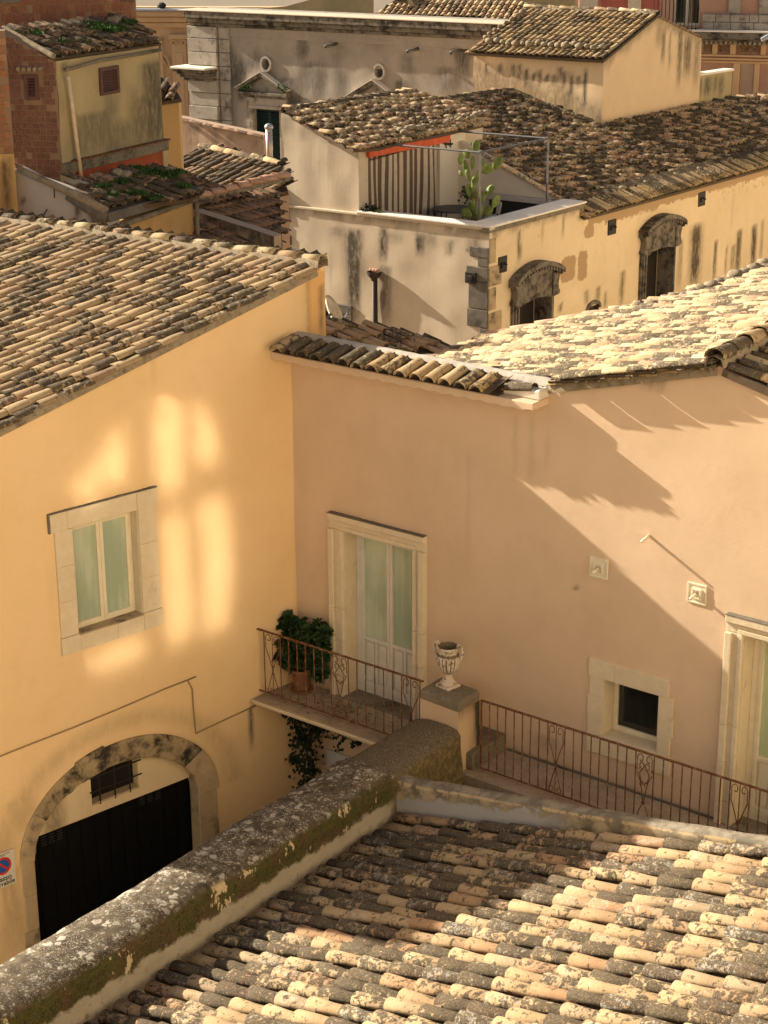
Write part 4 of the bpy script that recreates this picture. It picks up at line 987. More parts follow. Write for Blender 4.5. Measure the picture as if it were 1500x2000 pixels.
leafcloud(mb, [ivp(*q) for q in ((640, 1425, .08), (655, 1432, .08), (670, 1440, .07), (690, 1450, .05), (700, 1448, .04), (660, 1460, .04), (545, 1388, .05), (560, 1392, .06))], 110, .07, R1)
mk('foliage', mb, M['ivy'], iv)
mb = MB(); mb.tube([Rv.pt(*Rv.uz(x, y)) for x, y in ((600, 1395), (604, 1440), (598, 1480), (594, 1530), (585, 1600))], .012, 6); mb.tube([Rv.pt(*Rv.uz(x, y), .02) for x, y in ((600, 1400), (640, 1420), (672, 1438), (700, 1450))], .006, 5); mk('stem', mb, M['stem'], iv)
lt = thing('fallen_leaves', R_.pt(1.6, ZF, .5), 'dead leaves and dry twigs strewn on the balcony floor beside the pot', 'dead leaves'); lt['kind'] = 'stuff'
mb = MB(); R2 = random.Random(3)
for k in range(240):
    cu, cd = (R2.gauss(1.35, .28), R2.gauss(.5, .2)) if k < 130 else (R2.uniform(.2, 3.2), R2.uniform(.1, .9))
    cd = min(.92, max(.06, cd)); c = R_.pt(cu, ZF + .008 + R2.random() * .03, cd); a = R2.uniform(0, 6.28); d = Vector((math.cos(a), math.sin(a), R2.uniform(-.1, .3))); w = Vector((-d.y, d.x, .1)); s = R2.uniform(.03, .07)
    mb.add([c, c + d * s * .5 - w * s * .3, c + d * s, c + d * s * .5 + w * s * .3], [(0, 1, 2, 3)])
bpy.data.objects.remove(lt); lt = mk('fallen_leaves', mb, M['stem'], None, kind='stuff', label='dead leaves strewn on the balcony floor beside the pot', cat='dead leaves')

# ================================================================ FOREGROUND HOUSE: RAKED WALL AND TILED ROOF
fh = thing('foreground_house', (5, 17, 0), 'foreground house with large lichened clay tile roof behind a plastered raking wall', 'house')
Wp = Pl((.15, 22.35, 0), AR)
cw0 = Wp.uz(787, 1528); cw1 = Wp.uz(1240, 1600); cw2 = Wp.uz(1500, 1650)
ms_ = (cw2[1] - cw0[1]) / (cw2[0] - cw0[0]); UW = 10.
base0 = Wp.uz(776, 1606); base1 = Wp.uz(1240, 1650)
mb = MB(); vs = []; fs = []; N = 130
rk = [(-.26, -2.6), (-.26, -.05), (-.2, 0), (-.03, .004), (0, -.03), (0, -.12), (.0, -.25), (0.01, -.4), (0.01, -1.2)]
for i in range(N + 1):
    u = -.02 + UW * i / N; z = cw0[1] + ms_ * (u - cw0[0]) + .03 * math.exp(-u * 3)
    for j, (d, dz) in enumerate(rk):
        q = noise.noise((u * 1.6, j * .5, 9.)) * .02 + noise.noise((u * 7, j, 5.)) * .007
        vs.append(Wp.pt(u, z + dz + (q if 1 <= j <= 4 else 0), d + (q if j >= 4 else 0)))
for i in range(N):
    for j in range(len(rk) - 1): fs.append((i * len(rk) + j, (i + 1) * len(rk) + j, (i + 1) * len(rk) + j + 1, i * len(rk) + j + 1))
mb.add(vs, fs)
rkm = NT('raking wall plaster, bluish repair at its foot'); g = rkm.n('ShaderNodeNewGeometry'); nz_ = rkm.n('ShaderNodeSeparateXYZ', i_0=g.outputs['Normal']).outputs[2]
A_ = rkm.noise(4, 6, .68); B_ = rkm.noise(1.6, 5, .6); C_ = rkm.noise(35, 4, .7)
body = rkm.mix(rkm.ramp(A_, .40, .60), (.15, .12, .08), (.42, .33, .21)); body = rkm.mix(rkm.ramp(B_, .42, .6, 0, .6), body, (.24, .20, .14))
dv = rkm.n('ShaderNodeVectorMath', operation='DOT_PRODUCT', i_0=rkm.pos(), i_1=tuple(Wp.u)).outputs['Value']; du_ = rkm.math('SUBTRACT', dv, Wp.o.dot(Wp.u))
zz_ = rkm.n('ShaderNodeSeparateXYZ', i_0=rkm.pos()).outputs[2]
rel = rkm.math('SUBTRACT', zz_, rkm.math('ADD', rkm.math('MULTIPLY', du_, ms_), cw0[1]))
low = rkm.ramp(rkm.math('ADD', rel, rkm.math('ADD', rkm.math('MULTIPLY', du_, -.055), rkm.math('MULTIPLY', rkm.math('SUBTRACT', A_, .5), .5))), -.22, -.30)
body = rkm.mix(rkm.math('MULTIPLY', low, rkm.ramp(du_, 3.0, 2.2)), body, (.37, .355, .34))
ed = rkm.ramp(rkm.math('ADD', rel, rkm.math('MULTIPLY', rkm.math('SUBTRACT', C_, .5), .12)), -.085, -.06); body = rkm.mix(rkm.math('MULTIPLY', ed, rkm.ramp(A_, .4, .5)), body, (.50, .38, .22))
rkm.col(rkm.mix(rkm.ramp(nz_, .3, .7), body, rkm.mix(rkm.ramp(A_, .4, .6), (.15, .13, .10), (.27, .235, .18)))); rkm.bump(rkm.math('ADD', A_, rkm.math('MULTIPLY', C_, .3)), .7, .02)
mk('raking_wall', mb, rkm.m, fh, smooth=True)
# roof plane through the eave along the parapet and the foot of the raking wall
e0 = Pp.pt(0.02, H - 12.33, .05); w1p = Wp.pt(*base1); aF = w1p - Wp.pt(*base0); aF.normalize()
bF = -az(AZP)                                          # across, towards the viewer
o = e0 + aF * .12 - bF * .18
def insF(x, y):
    p = o + bF * x + aF * y; return (p - Wp.o).dot(Wp.n) > .09
roof(fh, o, bF, aF, 13.5, 10.5, M['tile_fore'], sp=.246, expo=.475, tl=.60, inside=insF, nobj=300, jit=1.3, hh=.40, x0=0)
mb = MB(); nF = bF.cross(aF).normalized(); nF = nF if nF.z > 0 else -nF; mb.prism([o - bF * .3 - nF * .005, o + bF * 13.5 - nF * .005, o + bF * 13.5 + aF * 10.5 - nF * .005, o - bF * .3 + aF * 10.5 - nF * .005], -nF * .1); mk('roof_deck', mb, M['deck'], fh)
# flashing tiles laid along the raking wall
tile_line(fh, o + aF * .9 + bF * -.02 + nF * .02, o + aF * 10 + bF * -.02 + nF * .02, M['tile_pink'], sp=.22, expo=.5, tl=.54, name='flashing_tile', lift=-.02, mortar=0, jit=.6, hh=.2)

# ================================================================ helpers for the houses behind
def inpoly(x, y, P):
    c = False; n = len(P)
    for i in range(n):
        (x1, y1), (x2, y2) = P[i], P[i - 1]
        if (y1 > y) != (y2 > y) and x < (x2 - x1) * (y - y1) / (y2 - y1) + x1: c = not c
    return c
def up(azi, m): return (az(azi) + UZ * m).normalized()
def roofpoly(parent, p0, b, a, poly, mat, W=8, L=8, deckm=True, **k):
    """roof plane through p0; poly = outline of the roof as measured in the picture, carried onto that plane"""
    b = b.normalized(); a = a.normalized(); n = b.cross(a).normalized(); n = n if n.z > 0 else -n
    pts = [hitp(x, y, p0, n) for x, y in poly]
    A = Matrix(((b.dot(b), b.dot(a)), (b.dot(a), 1.))).inverted()
    uv = [A @ Vector(((p - p0).dot(b), (p - p0).dot(a))) for p in pts]
    u0 = min(q[0] for q in uv); v0 = min(q[1] for q in uv); o = p0 + b * u0 + a * v0; P2 = [(q[0] - u0, q[1] - v0) for q in uv]
    Wd = max(q[0] for q in P2); Ld = max(q[1] for q in P2)
    roof(parent, o, b, a, Wd, Ld, mat, inside=lambda x, y: inpoly(x, y, P2), deck=0, **k)
    if deckm:
        mb = MB(); mb.prism([p - n * .015 for p in pts], -n * .09); mk('roof_deck', mb, M['deck'], parent)
    return pts, n
def wpoly(name, pl, poly, mat, parent, thick=.4, off=0, bevel=0, kind=None, noisy=True, step=.22, stain=None, patch=None, wob=.004, holes=()):
    """wall whose top follows poly (list of picture points, left to right), going down to the ground"""
    t = [pl.uz(x, y) for x, y in poly]
    return wall(name, pl, t[0][0], t[-1][0], 0 if not isinstance(thick, tuple) else thick[1], t, mat, parent, step=step, stain=stain, patch=patch, thick=thick if not isinstance(thick, tuple) else thick[0], wob=wob, holes=holes)

# ================================================================ LOW HOUSE BETWEEN
lw = thing('low_house', at(760, 665, 33).xy.to_3d(), 'low house with a reddish tile roof squeezed between the peach house and the terrace house', 'house')
p0 = at(760, 668, 33); p0.z = p0.z
pts, nl = roofpoly(lw, p0, az(36), up(AR + 180, .26), [(618, 632), (690, 637), (760, 648), (830, 663), (905, 686), (880, 692), (760, 696), (700, 706), (618, 700)], M['tile_red'] if 0 else tile_mat('mixed low roof coppi', [(.50, .36, .2), (.46, .28, .16), CREAM, (.40, .24, .14), OCHR, (.3, .2, .12)], .52, .2), sp=.25, expo=.42, tl=.5)
mb = MB(); mb.prism([p - nl * .12 for p in pts], (0, 0, -3)); mk('house_body', mb, M['whitish'], lw)
mb = MB(); a_ = hitp(755, 700, p0, nl); b_ = hitp(884, 694, p0, nl); mb.tube([a_ - UZ * .1, (a_ + b_) / 2 - UZ * .16, b_ - UZ * .06], .07, 8); mk('gutter', mb, M['ledge'], lw, smooth=True)
mb = MB(); a_ = at(903, 690, 33.5); b_ = at(950, 664, 36); mb.tube([a_, b_], .05, 8); mk('valley_gutter', mb, M['zinc'], lw, smooth=True)

# ================================================================ TERRACE HOUSE
T = at(956, 441, 50); TF = Pl(T, 124.7); TR = Pl(T, 37.5); ZL = T.z
th = thing('terrace_house', (T.x, T.y, 0), 'large weathered house with roof terrace, baroque window hoods and long mottled tile roof', 'house')
uLe, _ = TF.uz(549, 400)
stTF = both(spx(TF, [(690, 452, 640, 13, .95), (690, 452, 560, 22, .5), (748, 448, 520, 9, .8), (752, 520, 640, 12, .6), (819, 458, 505, 7, .9), (880, 470, 505, 8, .6), (702, 450, 500, 5, .8), (660, 440, 470, 18, .35), (840, 460, 485, 12, .4), (925, 470, 500, 14, .5), (770, 455, 475, 20, .3)]),
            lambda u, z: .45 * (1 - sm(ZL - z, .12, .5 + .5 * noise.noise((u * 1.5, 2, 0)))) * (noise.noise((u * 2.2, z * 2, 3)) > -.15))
wall('front_wall', TF, uLe, .0, 0, ZL - .06, M['terr'], th, step=.14, stain=stTF, patch=rpx(TF, [(905, 480, 950, 500, .6), (730, 560, 760, 640, .3)], .15), wob=.01, thick=.5)
w1 = dict(x0=1008, x1=1068, top=585, sill=690); 
uo0, _ = TR.uz(1007, 600); uo1, _ = TR.uz(1069, 600); zo1 = TR.uz(1035, 585)[1]
up0, _ = TR.uz(1256, 520); up1, _ = TR.uz(1308, 520); zp1 = TR.uz(1280, 487)[1]
us0, _ = TR.uz(1146, 600); us1, _ = TR.uz(1169, 600); zs1 = TR.uz(1158, 597)[1]
uE0, zE0 = TR.uz(1140, 400); zEv = (TR.uz(1145, 424)[1] + TR.uz(1500, 330)[1]) / 2; uEnd = TR.uz(1500, 330)[0] + 3
stTR = both(spx(TR, [(1015, 448, 520, 4, .75), (1100, 420, 470, 3, .5), (1060, 430, 475, 3, .35), (1216, 530, 605, 4, .7), (1183, 570, 605, 3, .6), (1168, 560, 595, 5, .6), (1146, 565, 600, 4, .5), (1361, 440, 575, 9, 1.), (1361, 440, 580, 14, .5), (1330, 470, 575, 5, .45), (1398, 470, 560, 3, .8), (1420, 480, 550, 2, .5), (1444, 450, 545, 5, .85), (1474, 440, 540, 5, .9), (1432, 480, 540, 3, .5), (1490, 430, 520, 3, .4), (1094, 590, 612, 3, .8), (1020, 590, 660, 3, .2)]),
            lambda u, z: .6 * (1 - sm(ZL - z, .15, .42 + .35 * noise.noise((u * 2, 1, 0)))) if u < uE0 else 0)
ptTR = both(rpx(TR, [(1096, 505, 1123, 545, 1.), (1130, 492, 1146, 545, 1.), (1141, 442, 1160, 462, 1.), (1046, 448, 1060, 470, .4), (1180, 395, 1290, 412, .6), (1380, 360, 1500, 372, .4)], .16), lambda u, z: .9 * (1 - sm(zEv - z, .1, .45 + .3 * noise.noise((u * 2, 5, 0)))) if u > uE0 + .3 else 0)
wall('side_wall', TR, 0, uEnd, 0, [(0, ZL - .06), (uE0, ZL - .06), (uE0 + .002, zEv), (uEnd, zEv)], M['terr_r'], th, step=.13, stain=stTR, patch=ptTR, holes=[(uo0, uo1, zo1 - 2.4, zo1), (up0, up1, zp1 - 2.6, zp1), (us0, us1, zs1 - .8, zs1)], reveal=.5, wob=.01, thick=.5)
backing('house_body', TR, [(.2, 0), (uEnd, 0), (uEnd, zEv - .1), (uE0, zEv - .1), (uE0 - .01, ZL - 1.3), (.2, ZL - 1.3)], 3.6, M['terr_r'], th, off=-.6)
for (a0, a1, zt_, zb_) in ((uo0, uo1, zo1, zo1 - 2.4), (up0, up1, zp1, zp1 - 2.6), (us0, us1, zs1, zs1 - .8)):
    mb = MB(); mb.pbox(TR, a0 - .05, a1 + .05, zb_, zt_ + .05, -.58, -.52); w_ = mk('dark_opening', mb, M['dark'], th)
    lining(th, TR, a0, a1, zb_, zt_, .44, M['dark_stone'])
    mb = MB(); w3 = (a1 - a0) * .5; mb.pbox(TR, a0 + .03, a0 + w3, zb_, zt_ - .03, -.50, -.46); mb.pbox(TR, a0 + w3 + .02, a1 - .03, zb_, zt_ - .03, -.50, -.46); mk('shutter_leaf', mb, plain('old dark door leaf', (.02, .014, .010), .8), th, bevel=.01)
def hood(u0, u1, zt, H_):
    uc = (u0 + u1) / 2; hw = (u1 - u0) / 2
    for s in (-1, 1):
        for k in range(3):
            mb = MB(); ua = uc + s * (hw + .0 + k * .085); ub = ua + s * .075; mb.pbox(TR, min(ua, ub), max(ua, ub), zt - H_, zt - .02, -.03, .16 - k * .04); mk('fluted_jamb', mb, M['dark_stone'], th, bevel=.015)
        # scrolled console at the shoulder
        mb = MB(); P = [(hw - .02, zt - .05), (hw + .30, zt - .02), (hw + .34, zt + .10), (hw + .27, zt + .16), (hw + .24, zt + .35), (hw + .30, zt + .50), (hw + .38, zt + .56), (hw + .38, zt + .62), (hw - .05, zt + .66)]
        mb.prism([TR.pt(uc + s * a, z, .0) for a, z in P], TR.n * .24); mk('console_scroll', mb, M['dark_stone'], th, bevel=.03)
    mb = MB(); n = 14; vs = []
    for i in range(n + 1):                              # carved frieze: lumpy relief between the consoles
        u = uc - hw - .1 + (2 * hw + .2) * i / n
        for j in range(7):
            z0q = zt - .08 + .12 * (1 - ((u - uc) / hw) ** 2); z = z0q + (zt + .60 + .34 * max(0, math.cos((u - uc) / (hw + .40) * math.pi / 2)) ** .8 - z0q) * j / 6; vs.append(TR.pt(u, z, .17 + .10 * noise.noise((u * 5.5, z * 6, 1)) + .04 * noise.noise((u * 14, z * 14, 4))))
    mb.add(vs, [(i * 7 + j, (i + 1) * 7 + j, (i + 1) * 7 + j + 1, i * 7 + j + 1) for i in range(n) for j in range(6)]); mk('carved_frieze', mb, M['dark_stone'], th, smooth=True)
    def arc(x): return zt + .62 + .36 * max(0, math.cos(x / (hw + .40) * math.pi / 2)) ** .8
    top = []; bot = []; X = [(-1 + 2 * i / 18) * (hw + .40) for i in range(19)]
    for x in X: top.append((uc + x, arc(x) + .14)); bot.append((uc + x, arc(x)))
    mb = MB()
    for i in range(18): mb.prism([TR.pt(*bot[i]), TR.pt(*bot[i + 1]), TR.pt(*top[i + 1]), TR.pt(*top[i])], TR.n * .36)
    for i in range(18): mb.prism([TR.pt(bot[i][0], bot[i][1] - .07, 0), TR.pt(bot[i + 1][0], bot[i + 1][1] - .07, 0), TR.pt(bot[i + 1][0], bot[i + 1][1] - .002, 0), TR.pt(bot[i][0], bot[i][1] - .002, 0)], TR.n * .26)
    mk('hood_cornice', mb, M['dark_stone'], th)
    for i in range(16):
        x = (-1 + 2 * (i + .5) / 16) * (hw + .34); mb = MB(); mb.pbox(TR, uc + x - .03, uc + x + .03, arc(x) - .11, arc(x) - .003, .261, .33); mk('dentil', mb, M['dark_stone'], th)
hood(uo0, uo1, zo1, 2.2); hood(up0, up1, zp1, 2.4)
mb = MB(); uc = (us0 + us1) / 2; hw = (us1 - us0) / 2 + .06; P = [(uc + (hw + .02) * math.cos(t), zs1 - .1 + (.28) * math.sin(t)) for t in [math.pi * i / 10 for i in range(11)]]; Q = [(uc + (hw - .08) * math.cos(t), zs1 - .1 + .17 * math.sin(t)) for t in [math.pi * i / 10 for i in range(11)]]
mb.prism([TR.pt(u, z, -.02) for u, z in P + Q[::-1]], TR.n * .09); mk('small_arch', mb, M['dark_stone'], th)
for (x0, y0, x1, y1) in ((973, 503, 989, 535), (1188, 431, 1202, 459), (1364, 377, 1376, 402)):
    a0, b1 = TR.uz(x0, y0); a1, b0 = TR.uz(x1, (y0 + y1) / 2 + (y1 - y0) * .38); mb = MB(); mb.pbox(TR, a0, a1, b1 - .46, b1, -.02, .03); mb.pbox(TR, a0 + .12, a1 - .12, b1 - .32, b1 - .16, .031, .07); mb.tube([TR.pt((a0 + a1) / 2, b1 - .2, .07), TR.pt((a0 + a1) / 2, b1 - .22, .17)], .03, 6); mk('anchor_plate', mb, M['iron'], th, bevel=.01)
mb = MB(); a0, b1 = TF.uz(903, 528); mb.pbox(TF, a0 + .15, a0 + .50, b1 - .32, b1, -.0, .11); mb.pbox(TF, a0 + .24, a0 + .41, b1 - .23, b1 - .09, .111, .16); mk('anchor_plate', mb, M['iron'], th, bevel=.015)
# quoins
ys = [482, 503, 521, 550, 604, 640, 668]; xs = [918, 934, 912, 916, 913, 938, 915]
for (y0, y1, x) in zip(ys, ys[1:] + [700], xs):
    zt_, zb_ = TF.uz(940, y0)[1], TF.uz(940, y1)[1]; mb = MB(); mb.pbox(TF, TF.uz(x, y0)[0], -.002, zb_ + .008, zt_ - .008, -.03, .035 + uni(0, .02)); mk('quoin_stone', mb, M['lava'], th, bevel=.02)
for (y0, y1, x) in ((466, 515, 968), (520, 560, 979), (562, 606, 968), (610, 658, 979)):
    zt_, zb_ = TR.uz(960, y0)[1], TR.uz(960, y1)[1]; mb = MB(); mb.pbox(TR, .003, TR.uz(x, y0)[0], zb_ + .01, zt_ - .01, -.03, .03); mk('quoin_stone', mb, stone('tan quoin', (.42, .29, .15), (.48, .34, .18), dk=.25, scale=3) if 0 else M['arch_stone'], th, bevel=.02)
for (y0, y1, x) in ((400, 432, 566), (434, 455, 560), (458, 478, 569), (482, 492, 589)):
    zt_, zb_ = TF.uz(556, y0)[1], TF.uz(556, y1)[1]; mb = MB(); mb.pbox(TF, uLe - .05, TF.uz(x, y0)[0], zb_ + .01, zt_ - .01, -.03, .04); mk('quoin_stone', mb, M['lava'], th, bevel=.02)
mb = MB(); zt_ = TF.uz(552, 366)[1]; zb_ = TF.uz(552, 398)[1]; mb.pbox(TF, uLe - .12, uLe + .18, zb_, zt_, -.1, .12); mk('corner_block', mb, M['concrete'], th, bevel=.02)
# coping ledge
uRm = TF.uz(700, 405)[0]
mb = MB(); mb.pbox(TF, uLe, .06, ZL - .13, ZL - .055, -.3, .07); mk('coping_band', mb, M['terr'], th, bevel=.015)
mb = MB(); mb.pbox(TF, uRm - .02, .09, ZL - .053, ZL, -.42, .10); mk('ledge_slab', mb, M['ledge'], th, bevel=.008)
mb = MB(); mb.pbox(TR, .10, uE0 + .02, ZL - .053, ZL - .001, -.72, .10); mk('ledge_slab', mb, M['ledge'], th, bevel=.008)
mb = MB(); mb.pbox(TR, -.08, uE0, ZL - .20, ZL - .056, -.3, .05); mk('coping_band', mb, M['concrete'], th, bevel=.015)
ZT2 = ZL - 1.1
mb = MB(); mb.prism([TF.pt(uRm, ZT2, -.4), TF.pt(-.3, ZT2, -.4), TR.pt(uE0, ZT2, -.6), TR.pt(uE0, ZT2, -8), TF.pt(uRm - 1, ZT2, -6)], (0, 0, -.1)); mk('terrace_floor', mb, M['white'], th)
mb = MB(); mb.pbox(TR, .15, uE0, ZT2, ZL - .056, -.70, -.6); mb.pbox(TF, uRm, -.3, ZT2, ZL - .056, -.5, -.4); mk('parapet_inside', mb, M['whitish'], th)
# big roof
eA = TR.pt(uE0 - .02, zEv + .10, .28)
TBo = TR.pt(uE0 + .05, 0, 0); TB = Pl(TBo, 124.7)      # wall closing the terrace at the back
rb = TB.uz(1092, 388); ra = TB.uz(948, 305); mT = (ra[1] - rb[1]) / (rb[0] - ra[0])
mT = min(.31, max(.22, mT))
aT = up(124.7 + 180, mT)
ptsT, nT = roofpoly(th, eA, az(37.5), aT, [(1143, 424), (1500, 326), (1640, 285), (1640, 175), (1440, 193), (1365, 205), (1175, 246), (1000, 177), (975, 178), (858, 196), (905, 235), (940, 300), (1095, 392)], M['tile_big'], sp=.32, expo=.40, tl=.52, jit=1.7, hh=.38, nobj=300, minpx=7, tilt=.085, stag=.11)
roof(th, eA + nT * .05 - aT * .0 + az(37.5) * .0, az(37.5), up(124.7 + 180, mT + .12), uEnd - uE0, .75, M['tile_eave'], sp=.245, expo=.5, tl=.75, nobj=70, jit=.8, deck=0, minpx=6, lift=.02)
mb = MB(); 
for i in range(int((uEnd - uE0) / .6)):
    if rnd() < .55: tri_noise_blob(mb, eA + az(37.5) * (i * .6 + rnd() * .4) + aT * uni(.70, .82) + nT * .16, uni(.08, .17), seed=i, flat=.6)
mk('roof_stones', mb, M['mortar'], th, kind='stuff', smooth=True)
z_, za_ = TB.uz(940, 300), TB.uz(1100, 392)
wall('terrace_back_wall', TB, TB.uz(890, 330)[0], za_[0] + .1, ZT2, [(TB.uz(890, 330)[0], TB.uz(890, 272)[1]), (TB.uz(945, 300)[0], TB.uz(945, 301)[1]), (za_[0], za_[1] + .0), (za_[0] + .1, za_[1])], M['white'], th, step=.3, thick=.2)
tile_line(th, TB.pt(za_[0], za_[1] + .02, .05), TB.pt(*TB.uz(948, 303), .05), M['tile_terr'], sp=.26, expo=.42, tl=.5, name='verge_tile', lift=.02, hh=.25, mortar=0)
mb = MB(); mb.pbox(TB, TB.uz(955, 375)[0], za_[0] - .3, ZT2 + .9, ZT2 + 1.05, .0, .25); mk('low_shelf', mb, M['whitish'], th, bevel=.01)
mb = MB(); mb.pbox(TB, TB.uz(960, 390)[0], TB.uz(1060, 395)[0], ZT2, ZT2 + .85, .02, .12); mk('dark_railing_panel', mb, M['ventslot'], th)
# upper room
uR0 = uLe + .05; zr0 = TF.uz(550, 221)[1]; zr1 = TF.uz(700, 279)[1]; zr2 = TF.uz(720, 287)[1]
mS = (zr0 - TF.uz(720, 286)[1]) / (TF.uz(720, 286)[0] - uR0)
TU = TF.off(-.03)
wall('room_wall', TU, uR0, uRm, ZL - .06, [(uR0, zr0), (uRm, zr1)], M['terr'], th, step=.14, stain=spx(TF, [(560, 230, 268, 14, .3), (590, 245, 280, 10, .3), (700, 290, 310, 6, .25), (640, 262, 285, 12, .2), (620, 250, 270, 10, .2)]), wob=.012, thick=.4)
UR = Pl(TF.pt(uRm, 0, -.03), 37.5)
uc0 = UR.uz(720, 400)[0]; uc1 = UR.uz(859, 400)[0]; uc2 = UR.uz(897, 400)[0]
mb = MB(); mb.pbox(UR, 0, uc0, ZT2, zr1 - .02, -.4, -.001); mk('room_pier', mb, M['terr'], th, bevel=.01)
zb_ = UR.uz(790, 275)[1]
mb = MB(); mb.pbox(UR, uc1, uc2 + .3, ZT2, zb_ + .35, -.4, .0); mk('room_side_wall', mb, M['white'], th, bevel=.01)
mb = MB(); mb.pbox(UR, uc0 - .1, uc1 + .35, zb_ - .26, zb_ + .02, .02, .14); mk('red_beam', mb, M['redbeam'], th, bevel=.01)
mb = MB(); mb.pbox(UR, 0, uc2, ZT2, zb_ + .1, -2.2, -2.1); mk('room_back', mb, M['dark'], th)
mb = MB(); mb.prism([TU.pt(uR0, ZL, -.45), TU.pt(uRm - .42, ZL, -.45), TU.pt(uRm - .42, zr1 - .1, -.45), TU.pt(uR0, zr0 - .1, -.45)], az(37.5) * 6.5); mk('room_body', mb, M['terr'], th)
ct = thing('striped_curtain', UR.pt((uc0 + uc1) / 2, ZT2, .0), 'brown and cream striped curtain hanging under the terrace roof', 'curtain')
nst = 24; t = plain('curtain brown', (.13, .085, .065), .9, var=.1); t2 = plain('curtain cream', (.50, .43, .33), .9, var=.08)
mb = MB(); K = 5; NN = nst * K; vs = []
zc0, zc1 = ZT2 + .02, zb_ - .16; rows = 9
for r in range(rows):
    q = r / (rows - 1)
    for i in range(NN + 1):
        s = i / NN; u = uc0 + .02 + (uc1 - uc0 - .04) * s + .05 * math.sin(s * 14 + q * 2.2) * (1 - q) + .03 * math.sin(q * 5 + s * 6) * (1 - q)
        vs.append(UR.pt(u, zc0 + (zc1 - zc0) * q, -.07 + .022 * math.sin(s * 62 + .8 * math.sin(q * 3)) * (.6 + .4 * (1 - q)) + .03 * math.sin(s * 23 + q)))
mb.v = [tuple(v) for v in vs]
for r in range(rows - 1):
    for i in range(NN): mb.f.append((r * (NN + 1) + i, r * (NN + 1) + i + 1, (r + 1) * (NN + 1) + i + 1, (r + 1) * (NN + 1) + i)); mb.mi.append((i // K) % 2)
mk('curtain_cloth', mb, [t, t2], ct, smooth=True)
mb = MB(); mb.tube([UR.pt(uc0, zc1 + .02, -.05), UR.pt(uc1, zc1 + .02, -.05)], .02, 6); mb.tube([UR.pt(uc0 + .1, zc1 - .2, .03), UR.pt(uc1, zc1 - .02, .03)], .018, 6); mk('curtain_rod', mb, M['brownpipe'], ct)
ge = thing('lizard_ornament', UR.pt(*UR.uz(873, 275), .02), 'small black lizard ornament on the white terrace wall', 'wall ornament')
mb = MB(); c = UR.uz(873, 281); mb.tube([UR.pt(c[0] - .32, c[1] + .08, .03), UR.pt(c[0] - .1, c[1] + .02, .03), UR.pt(c[0] + .1, c[1] - .02, .03), UR.pt(c[0] + .25, c[1] - .02, .03)], [.012, .04, .045, .03], 6)
for s in (-.12, .12):
    for q in (-1, 1): mb.tube([UR.pt(c[0] + s, c[1], .03), UR.pt(c[0] + s + .05, c[1] + q * .12, .03)], .016, 5)
mk('lizard_body', mb, M['iron'], ge, smooth=True)
# room roof
eo = UR.pt(-.12, zr1 + .10 - .08, .28); aU = up(124.7 + 180, mS)
ptsU, nU = roofpoly(th, UR.pt(0, zr1 + .06, 0), az(37.5), aU, [(552, 216), (690, 291), (740, 288), (800, 272), (860, 262), (955, 240), (905, 205), (858, 196), (806, 178)], M['tile_terr'], sp=.30, expo=.42, tl=.54, jit=1.5, hh=.38, nobj=300, minpx=7, tilt=.08, stag=.11)
tile_line(th, hitp(553, 219, UR.pt(0, zr1 + .06, 0), nU), hitp(808, 182, UR.pt(0, zr1 + .06, 0), nU), M['tile_dark'], sp=.30, expo=.42, tl=.52, lift=.06, bedw=.14)
tile_line(th, hitp(862, 199, eA, nT) + nT * .02, hitp(998, 180, eA, nT) + nT * .02, M['tile_dark'], sp=.32, expo=.42, tl=.52, lift=.06, bedw=.14)
mb = MB()
for i in range(22):
    q = i / 21; tri_noise_blob(mb, hitp(780 + 165 * q, 268 - 40 * q + uni(-5, 5), UR.pt(0, zr1 + .06, 0), nU) + nU * .15, uni(.08, .16), seed=i + 40, flat=.6)
mk('roof_stones', mb, M['mortar'], th, kind='stuff', smooth=True)
# drainpipe with hopper head on the front wall
dp = thing('drainpipe', TF.pt(*TF.uz(736, 640), .1), 'dark brown drainpipe with funnel head on the weathered terrace wall', 'drainpipe')
c = TF.uz(736, 528); mb = MB(); mb.tube([TF.pt(c[0], c[1] - .2, .11), TF.pt(c[0], 1, .11)], .085, 10); mk('pipe', mb, M['brownpipe'], dp, smooth=True)
mb = MB(); mb.lathe(TF.pt(c[0], c[1] - .28, .14), [(.085, 0), (.10, .06), (.20, .17), (.215, .27), (.19, .27)], 14); mk('hopper_head', mb, M['brownpipe'], dp)
mb = MB()
for k in range(3): tri_noise_blob(mb, TF.pt(c[0] - .1 + .1 * k, c[1] + .03, .12), .085, seed=k, flat=.6)
mk('tile_shards', mb, M['tile_pink'], dp)
# dark stone doorway low on the front wall, dish before it
a0, z0_ = TF.uz(640, 588); a1, z1_q = TF.uz(688, 597)
mb = MB(); mb.pbox(TF, a0 - 1, a1, z1_q - .28, z1_q, -.02, .05); mb.pbox(TF, a1 - .3, a1, 1, z1_q - .282, -.02, .05); mk('doorway_stone', mb, M['lava'], th, bevel=.02)
mb = MB(); mb.pbox(TF, a0 - .7, a1 - .302, 1, z1_q - .283, -.01, .012); mk('doorway_dark', mb, M['dark'], th)
ds_p = at(648, 612, 42); dsn = thing('satellite_dish', ds_p, 'cream satellite dish seen edge-on beside the yellow house corner', 'satellite dish')
mb = MB(); axd = az(62).normalized() * 1 + UZ * .35; axd.normalize(); X = axd.cross(UZ).normalized(); Y = X.cross(axd); rings = 7; seg = 24; vs = []
for lay in (0, 1):
    for i in range(rings):
        r = .44 * i / (rings - 1)
        for j in range(seg): t_ = 2 * math.pi * j / seg; vs.append(ds_p + X * r * math.cos(t_) * .92 + Y * r * math.sin(t_) + axd * (.32 * r * r * 1.4 - (.012 if lay else 0)))
fs = []
